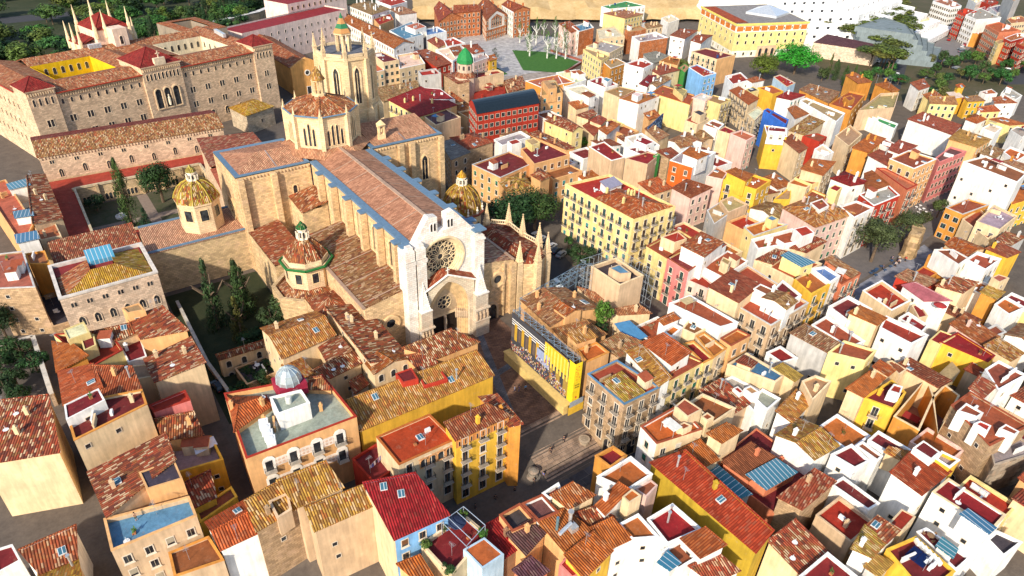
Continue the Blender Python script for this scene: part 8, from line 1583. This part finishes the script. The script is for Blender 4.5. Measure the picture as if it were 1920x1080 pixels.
# ---------------------------------------------------------------- people
def person(label, x, y, z0, rz, shirt, trousers, hair=(.02, .015, .012), bare=False, shorts=False, fold=False, walk=.0, grp=None):
    T = thing('person', label, 'person', (x, y, z0), grp); T.rotation_euler = (0, 0, rz); SK = (.55, .30, .18)
    ax = .10 if fold else .02
    arm = lambda s: [(s*.19, 0, 1.42), (s*.27, -.03-ax, 1.16), (s*(.10 if fold else .29), -.20 if fold else -.08, 1.10 if fold else .90), (s*(.02 if fold else .30), -.23 if fold else -.11, 1.10 if fold else .80)]
    leg = lambda s: [(s*.09, 0, .92), (s*.11, -.04-.16*walk*s, .50), (s*.12, .02-.26*walk*s, .09), (s*.13, -.13-.26*walk*s, .04)]
    V = [(0, 0, .96), (0, 0, 1.18), (0, .01, 1.40), (0, 0, 1.50), (0, -.01, 1.62), (0, -.015, 1.74)]; Rr = [(.15, .12), (.15, .11), (.17, .10), (.055, .055), (.095, .11), (.07, .08)]; E = [(i, i+1) for i in range(5)]
    for s in (-1, 1):
        i0 = len(V); V += arm(s); Rr += [(.06, .06), (.045, .045), (.036, .036), (.04, .025)]; E += [(2, i0)]+[(i0+k, i0+k+1) for k in range(3)]
        i0 = len(V); V += leg(s); Rr += [(.095, .095), (.065, .065), (.045, .045), (.05, .03)]; E += [(0, i0)]+[(i0+k, i0+k+1) for k in range(3)]
        h0 = 6 if s < 0 else 14; hx, hy, hz_ = V[h0+3]
        for q in range(4): i1 = len(V); V += [(hx+(q-1.5)*.018, hy-.02, hz_-.05), (hx+(q-1.5)*.02, hy-.05, hz_-.10+abs(q-1.5)*.01)]; Rr += [(.009, .009), (.008, .008)]; E += [(h0+3, i1), (i1, i1+1)]
        i1 = len(V); V += [(hx-s*.04, hy-.03, hz_-.02), (hx-s*.05, hy-.06, hz_-.05)]; Rr += [(.010, .010), (.009, .009)]; E += [(h0+3, i1), (i1, i1+1)]
    def sk(name, V, E, Rr, m_, col, lev=1):
        me = bpy.data.meshes.new(name); me.from_pydata(V, E, []); me.materials.append(m_); o = obj(name, me, T, col); md = o.modifiers.new('skin', 'SKIN')
        for v, r in zip(me.skin_vertices[0].data if me.skin_vertices else [], Rr): v.radius = r
        return o, md
    me = bpy.data.meshes.new('body'); me.from_pydata(V, E, []); me.materials.append(M['skin']); o = obj('body', me, T, SK)
    for a in (me,): 
        o.modifiers.new('skin', 'SKIN')
        for v, r in zip(a.skin_vertices[0].data, Rr): v.radius = r
        a.skin_vertices[0].data[0].use_root = True; o.modifiers.new('sub', 'SUBSURF').render_levels = 2
    def cloth(name, V, E, Rr, col):
        me = bpy.data.meshes.new(name); me.from_pydata(V, E, []); me.materials.append(M['cloth']); o = obj(name, me, T, col); o.modifiers.new('skin', 'SKIN')
        for v, r in zip(me.skin_vertices[0].data, Rr): v.radius = r
        me.skin_vertices[0].data[0].use_root = True; o.modifiers.new('sub', 'SUBSURF').render_levels = 2
    tl = lambda s: leg(s)[:2]+([] if shorts else [leg(s)[2]])
    V = [(0, 0, 1.02), (0, 0, .94)]; E = [(0, 1)]; Rr = [(.165, .135), (.17, .14)]
    for s in (-1, 1): i0 = len(V); q = tl(s); V += q; Rr += [(.115, .115), (.09, .09), (.075, .075)][:len(q)]; E += [(1, i0)]+[(i0+k, i0+k+1) for k in range(len(q)-1)]
    cloth('trousers' if not shorts else 'shorts', V, E, Rr, trousers)
    if not bare:
        V = [(0, 0, 1.0), (0, 0, 1.2), (0, .01, 1.40)]; E = [(0, 1), (1, 2)]; Rr = [(.175, .14), (.17, .125), (.185, .115)]
        for s in (-1, 1): i0 = len(V); q = arm(s)[:3]; V += q; Rr += [(.075, .075), (.06, .06), (.05, .05)]; E += [(2, i0), (i0, i0+1), (i0+1, i0+2)]
        cloth('shirt', V, E, Rr, shirt)
    H_ = MB(); H_.rings([(.105, 1.66), (.122, 1.72), (.10, 1.79), (.04, 1.83)], 8, (0, .02)); part_l('hair', H_, M['cloth'], T, hair)
    Fc = MB(); Fc.box((0, -.115, 1.68), (.03, .04, .05)); part_l('nose', Fc, M['skin'], T, SK); Ey = MB(); [Ey.box((s*.036, -.104, 1.705), (.026, .014, .013)) for s in (-1, 1)]; Ey.box((0, -.108, 1.635), (.05, .012, .012)); part_l('face_marks', Ey, M['plain'], T, (.06, .03, .03))
    for s in (-1, 1): ea = MB(); ea.box((s*.1, 0, 1.69), (.022, .05, .07)); part_l('ear', ea, M['skin'], T, SK)
    return T
def part_l(name, mb, m_, parent, col): return obj(name, mb.mesh(name, [m_]), parent, col)
person('bare chested man in dark green shorts standing on the blue roof terrace', -5.2, 85.8, 12.12, R(20), (0, 0, 0), (.02, .06, .03), bare=True, shorts=True, fold=True)
person('person in a light blue top, leftmost of the three on the plaza', 67.4, 88.2, .03, R(40), (.18, .28, .5), (.03, .04, .08), walk=.6); person('person in a dark blue top, in the middle of the three on the plaza', 68.2, 87.7, .03, R(70), (.04, .07, .3), (.08, .1, .2), walk=.4); person('person in a bright blue top, rightmost of the three on the plaza', 69.5, 87.2, .03, R(10), (.05, .3, .6), (.03, .03, .05), walk=.5)
person('person in black walking down the wide stairs', 64.2, 71.5, -2.05, R(-20), (.02, .02, .03), (.02, .02, .03), walk=.8); person('second dark dressed person on the wide stairs, nearer the stone house', 68.2, 72.2, -1.85, R(150), (.03, .03, .06), (.02, .02, .03), walk=.6); person('person in blue at the foot of the ochre house by the stairs', 60, 68.2, -3.5, R(90), (.05, .12, .4), (.03, .03, .05), walk=.3)
for k in range(4): person('dark dressed passer-by in the shaded street below the stairs', 45+k*4.2, 69.2-.4*k, -3.5, R(60+70*k), (.04, .04, .05), (.03, .03, .04), walk=.6, grp='passers-by in the shaded street')
for k in range(8): person('small figure seated or standing among the cafe tables under the plane trees', 184+fr_.uniform(0, 12), 70.5+fr_.uniform(0, 3), .05, fr_.uniform(0, 6), fr_.choice([(.5, .03, .03), (.5, .5, .5), (.05, .08, .2)]), (.04, .04, .05), grp='people among the cafe tables')
# ---------------------------------------------------------------- street furniture and odds and ends
tb = MB(); tb.rings([(.05, 0), (.05, .72), (.5, .74), (.5, .78)], 12)
TBM = tb.mesh('cafe_table', [M['plain']])
def cafe(x, y, col, label, grp): o = obj('cafe_table', TBM, None, col, (x, y, .06)); tag(o, label, 'table', grp)
for k in range(14): cafe(227+fr_.uniform(0, 9), 82+fr_.uniform(0, 6), (.8, .8, .8), 'small white cafe table on the paved square', 'white cafe tables')
for k in range(12): cafe(178+fr_.uniform(0, 14), 70.6+fr_.uniform(0, 2.2), (.04, .08, .16), 'dark blue cafe table under the largest plane tree', 'dark cafe tables')
T = thing('stone_basin', 'round stone well head on the wide stairs near the arcade house', 'well', (72, 70.2, -3.3)); F = MB(); F.rings([(1.3, 0), (1.3, .5), (1.0, .6), (1.0, 1.5), (1.25, 1.6), (1.2, 1.9), (.5, 2.0)], 10); part_l('basin', F, M['stone'], T, (.34, .27, .2))
T = thing('stone_fountain', 'round stone fountain at the foot of the ochre house', 'fountain', (58.4, 69.3, -3.5)); F = MB(); F.rings([(1.5, 0), (1.5, .7), (1.1, .8), (.9, 1.9), (1.1, 2.1), (.4, 2.5)], 10); part_l('basin', F, M['stone'], T, (.3, .26, .22)); F = MB(); F.rings([(2.6, 0), (2.6, .15), (2.3, .16)], 16); part_l('step', F, M['stone'], T, (.25, .22, .2))
T = thing('garden_fountain', 'small white basin fountain in the cloister garden', 'fountain', (13.4, 218, 0)); F = MB(); F.rings([(1.7, 0), (1.7, .6), (1.4, .62), (1.3, .3), (.2, .3), (.2, 1.2), (.6, 1.3)], 16); part_l('basin', F, M['trim'], T, (.6, .58, .54))
T = thing('ancient_masonry', 'tall block of ruined Roman masonry standing on the paved square', 'ruin', (203, 73.5, 0)); F = MB(); g = random.Random(6); ringA = [(-5.5, -1.5), (-3, -2), (0, -1.7), (3, -2.2), (5.5, -1.2), (5.2, 1.6), (2, 2), (-1, 1.7), (-4, 2.1), (-5.8, 1)]
prev = None
for z, k in ((-.2, 1.06), (1.5, 1.0), (3, .94), (4.5, .9), (6, .84), (7.2, .74)):
    cur = [(x*k+g.uniform(-.35, .35), y*k+g.uniform(-.3, .3), z+g.uniform(-.3, .3)) for x, y in ringA]
    if prev: [F.poly([prev[i], prev[(i+1) % 10], cur[(i+1) % 10], cur[i]]) for i in range(10)]
    prev = cur
F.poly(prev); o = part_l('masonry', F, M['rubble'], T, (.46, .31, .16)); o.rotation_euler = (0, 0, R(20))
T = thing('blue_awning', 'faded blue tarpaulin awning stretched over the roofs behind the banner', 'awning', (94, 82, 9)); F = MB(); q = [(-.5, 4.4, 0), (3.1, 3.2, .2), (2.4, -3.4, .1), (-2.6, -2.8, -.2)]; F.poly(q); F.poly([(a, b_, c_-.05) for a, b_, c_ in q[::-1]]); part_l('sheet', F, M['cloth'], T, (.07, .22, .40)); F = MB(); [F.tube((a, b_, c_), (a, b_, -4), .05) for a, b_, c_ in q]; part_l('post', F, M['metal'], T, (.4, .4, .4))
def laundry(label, p, q, z, cols, n_=9):
    T = thing('washing_line', label, 'washing line', (*p, z)); d = Vector((q[0]-p[0], q[1]-p[1])); F = MB(); F.tube((0, 0, 0), (0, 0, 1.9), .04); F.tube((d.x, d.y, 0), (d.x, d.y, 1.9), .04); F.tube((0, 0, 1.8), (d.x, d.y, 1.8), .015); part_l('line', F, M['metal'], T, (.6, .6, .6))
    for k in range(n_):
        a, b_ = d*(k+.1)/n_, d*(k+.85)/n_; hh = fr_.uniform(.6, 1.3); F = MB(); F.poly([(a.x, a.y, 1.8), (b_.x, b_.y, 1.8), (b_.x+.05, b_.y, 1.8-hh), (a.x+.05, a.y, 1.8-hh)]); F.poly([(a.x, a.y+.03, 1.8), (a.x+.05, a.y+.03, 1.8-hh), (b_.x+.05, b_.y+.03, 1.8-hh), (b_.x, b_.y+.03, 1.8)]); part_l('garment', F, M['cloth'], T, cols[k % len(cols)])
LC_ = [(.75, .75, .78), (.06, .3, .6), (.03, .03, .06), (.7, .25, .03), (.6, .6, .65), (.02, .05, .25), (.65, .5, .05)]
laundry('washing line of bright clothes on the stone corner block', (122, 66.5), (126, 67.6), 10.9, LC_); laundry('second washing line on the stone corner block', (122.4, 68.2), (126.2, 69.3), 10.9, LC_[::-1])
laundry('washing line with blue and lilac clothes on the maroon deck', (29.4, 78.4), (33.5, 80.2), 7.6, [(.3, .3, .6), (.08, .1, .35), (.65, .6, .7), (.03, .03, .06), (.35, .25, .5)])
T = thing('fabric_awning', 'white cloth awning over the pink floored yard', 'awning', (0, 0, 0))
IDS_Y = [r for r in bpy.data.objects if r.get('label', '').startswith('yellow house with stepped')][0]; T.location = IDS_Y.location+Vector((2.0, .6, 9.4)); F = MB(); F.poly([(-1.9, -1.2, 0), (1.9, -1, .2), (1.8, 1.2, .4), (-1.7, 1.1, .3)]); F.poly([(-1.7, 1.1, .25), (1.8, 1.2, .35), (1.9, -1, .15), (-1.9, -1.2, -.05)]); part_l('sheet', F, M['cloth'], T, (.62, .66, .72))
r_, P, z = IDS['garden']; T = thing('pergola', 'white metal pergola frame on the planted roof terrace', 'pergola', (*r_.location.xy, z-.8)); F = MB(); c_ = r_.location.xy
for u in (.45, .97):
    for v in (.05, .95): q = onroof(P, u, v); F.tube((q[0]-c_.x, q[1]-c_.y, 0), (q[0]-c_.x, q[1]-c_.y, 3), .07)
for (u1, v1), (u2, v2) in (((.45, .05), (.97, .05)), ((.97, .05), (.97, .95)), ((.97, .95), (.45, .95)), ((.45, .95), (.45, .05)), ((.6, .05), (.6, .95)), ((.8, .05), (.8, .95))): a, b_ = onroof(P, u1, v1), onroof(P, u2, v2); F.tube((a[0]-c_.x, a[1]-c_.y, 3), (b_[0]-c_.x, b_[1]-c_.y, 3), .06)
part_l('frame', F, M['metal'], T, (.5, .55, .6))
for k in range(13):
    u, v = fr_.choice([.06, .94, fr_.random()]), fr_.choice([.08, .9, fr_.random()]); q = onroof(P, u, v); tree('potted_shrub', 'leafy potted shrub on the planted roof terrace with the pergola', q[0], q[1], fr_.uniform(1.2, 2.4), fr_.uniform(.6, 1.1), 'round', fr_.choice([MD, (.05, .13, .02), (.07, .12, .02)]), z-.8, 'potted shrubs on the pergola terrace', .02)
# mural wall, garden walls and the rampart
def wallstrip(label, pts, z0, z1, th, col, mat_='stone', name='boundary_wall', cap=None):
    T = thing(name, label, 'wall', (*pts[0], 0)); F = MB(); pv = [Vector(p) for p in pts]
    for a, b_ in zip(pv, pv[1:]): d = (b_-a).normalized(); n2 = Vector((-d.y, d.x))*th/2; F.prism([tuple(a-n2), tuple(b_-n2), tuple(b_+n2), tuple(a+n2)], z0, z1)
    part('wall', F, M[mat_], T, col, False)
    if cap:
        F = MB()
        for a, b_ in zip(pv, pv[1:]): d = (b_-a).normalized(); n2 = Vector((-d.y, d.x))*(th/2+.1); F.prism([tuple(a-n2), tuple(b_-n2), tuple(b_+n2), tuple(a+n2)], z1+.003, z1+.16, bottom=True)
        part('coping', F, M['trim'], T, cap)
    return T
wallstrip('high garden wall of rough stone at the left edge', [(-24, 160.2), (-14.4, 160.2), (-13.4, 136.5)], -1, 3.2, .7, (.45, .34, .24), 'stone', 'garden_wall', (.5, .46, .4)); wallstrip('low stone wall with lamp posts along the shaded garden lane', [(15.8, 160), (15.5, 132), (17, 114)], -1, 1.6, .5, (.4, .32, .24), 'stone', 'garden_wall', (.46, .42, .36))
wallstrip('long old rampart wall with a pale walkway behind the hospital', [(92, 418), (128, 436), (160, 466)], 0, 9, 3, (.40, .31, .20), 'stone', 'rampart', (.6, .58, .55)); wallstrip('pink panelled low wall along the paved square lawn', [(226, 268), (252, 281), (250, 308)], 0, 1, .4, (.3, .09, .06), 'plaster', 'planter_wall', (.25, .1, .08))
mw = wallstrip('low wall painted with a blue and black mural among the hill houses', [(184, 167), (200.5, 175.2)], 3, 12.5, .4, (.05, .09, .18), 'plaster', 'mural_wall'); F = MB(); g = random.Random(12)
for k in range(60): t = g.random(); z = g.uniform(7, 12.2); F.box((184+16.5*t-.12, 167+8.2*t-.3, z), (g.uniform(.3, 1.0), .05, g.uniform(.2, .7)), 0, math.atan2(8.2, 16.5))
part('mural_marks', F, M['plaster'], mw, (.28, .42, .6))
# parasols
for x, y, z, col, lb_ in ((160, 47, 10, (.3, .03, .03), 'small red parasol on a roof deck by the yellow ruin'), (35, 59, 9.4, (.02, .03, .07), 'closed navy parasol on the planted terrace')):
    T = thing('parasol', lb_, 'parasol', (x, y, z)); F = MB(); F.tube((0, 0, 0), (0, 0, 2.4), .04); part_l('pole', F, M['metal'], T, (.6, .6, .6)); F = MB(); F.rings([(1.5, 1.9), (.8, 2.3), (.05, 2.5)], 8); part_l('canopy', F, M['cloth'], T, col)
# street lamps of the square and park
lm = MB(); lm.tube((0, 0, 0), (0, 0, 6.5), .09, 0, 6, .06); lm.box((0, .3, 6.5), (.25, .8, .14)); LM = lm.mesh('street_lamp', [M['metal']])
for x, y in ((244, 300), (232, 318), (258, 312), (205, 300), (222, 332), (268, 326), (352, 172), (395, 190), (440, 204)): tag(obj('street_lamp', LM, None, (.45, .46, .48), (x, y, 0)), 'slim grey street lamp of the car free square or park road', 'street lamp', 'slim grey street lamps')
fx = [o for o in bpy.data.objects if o.parent is None and o.type in ('MESH', 'EMPTY')]
print('top level', len(fx), 'objects', len(bpy.data.objects))
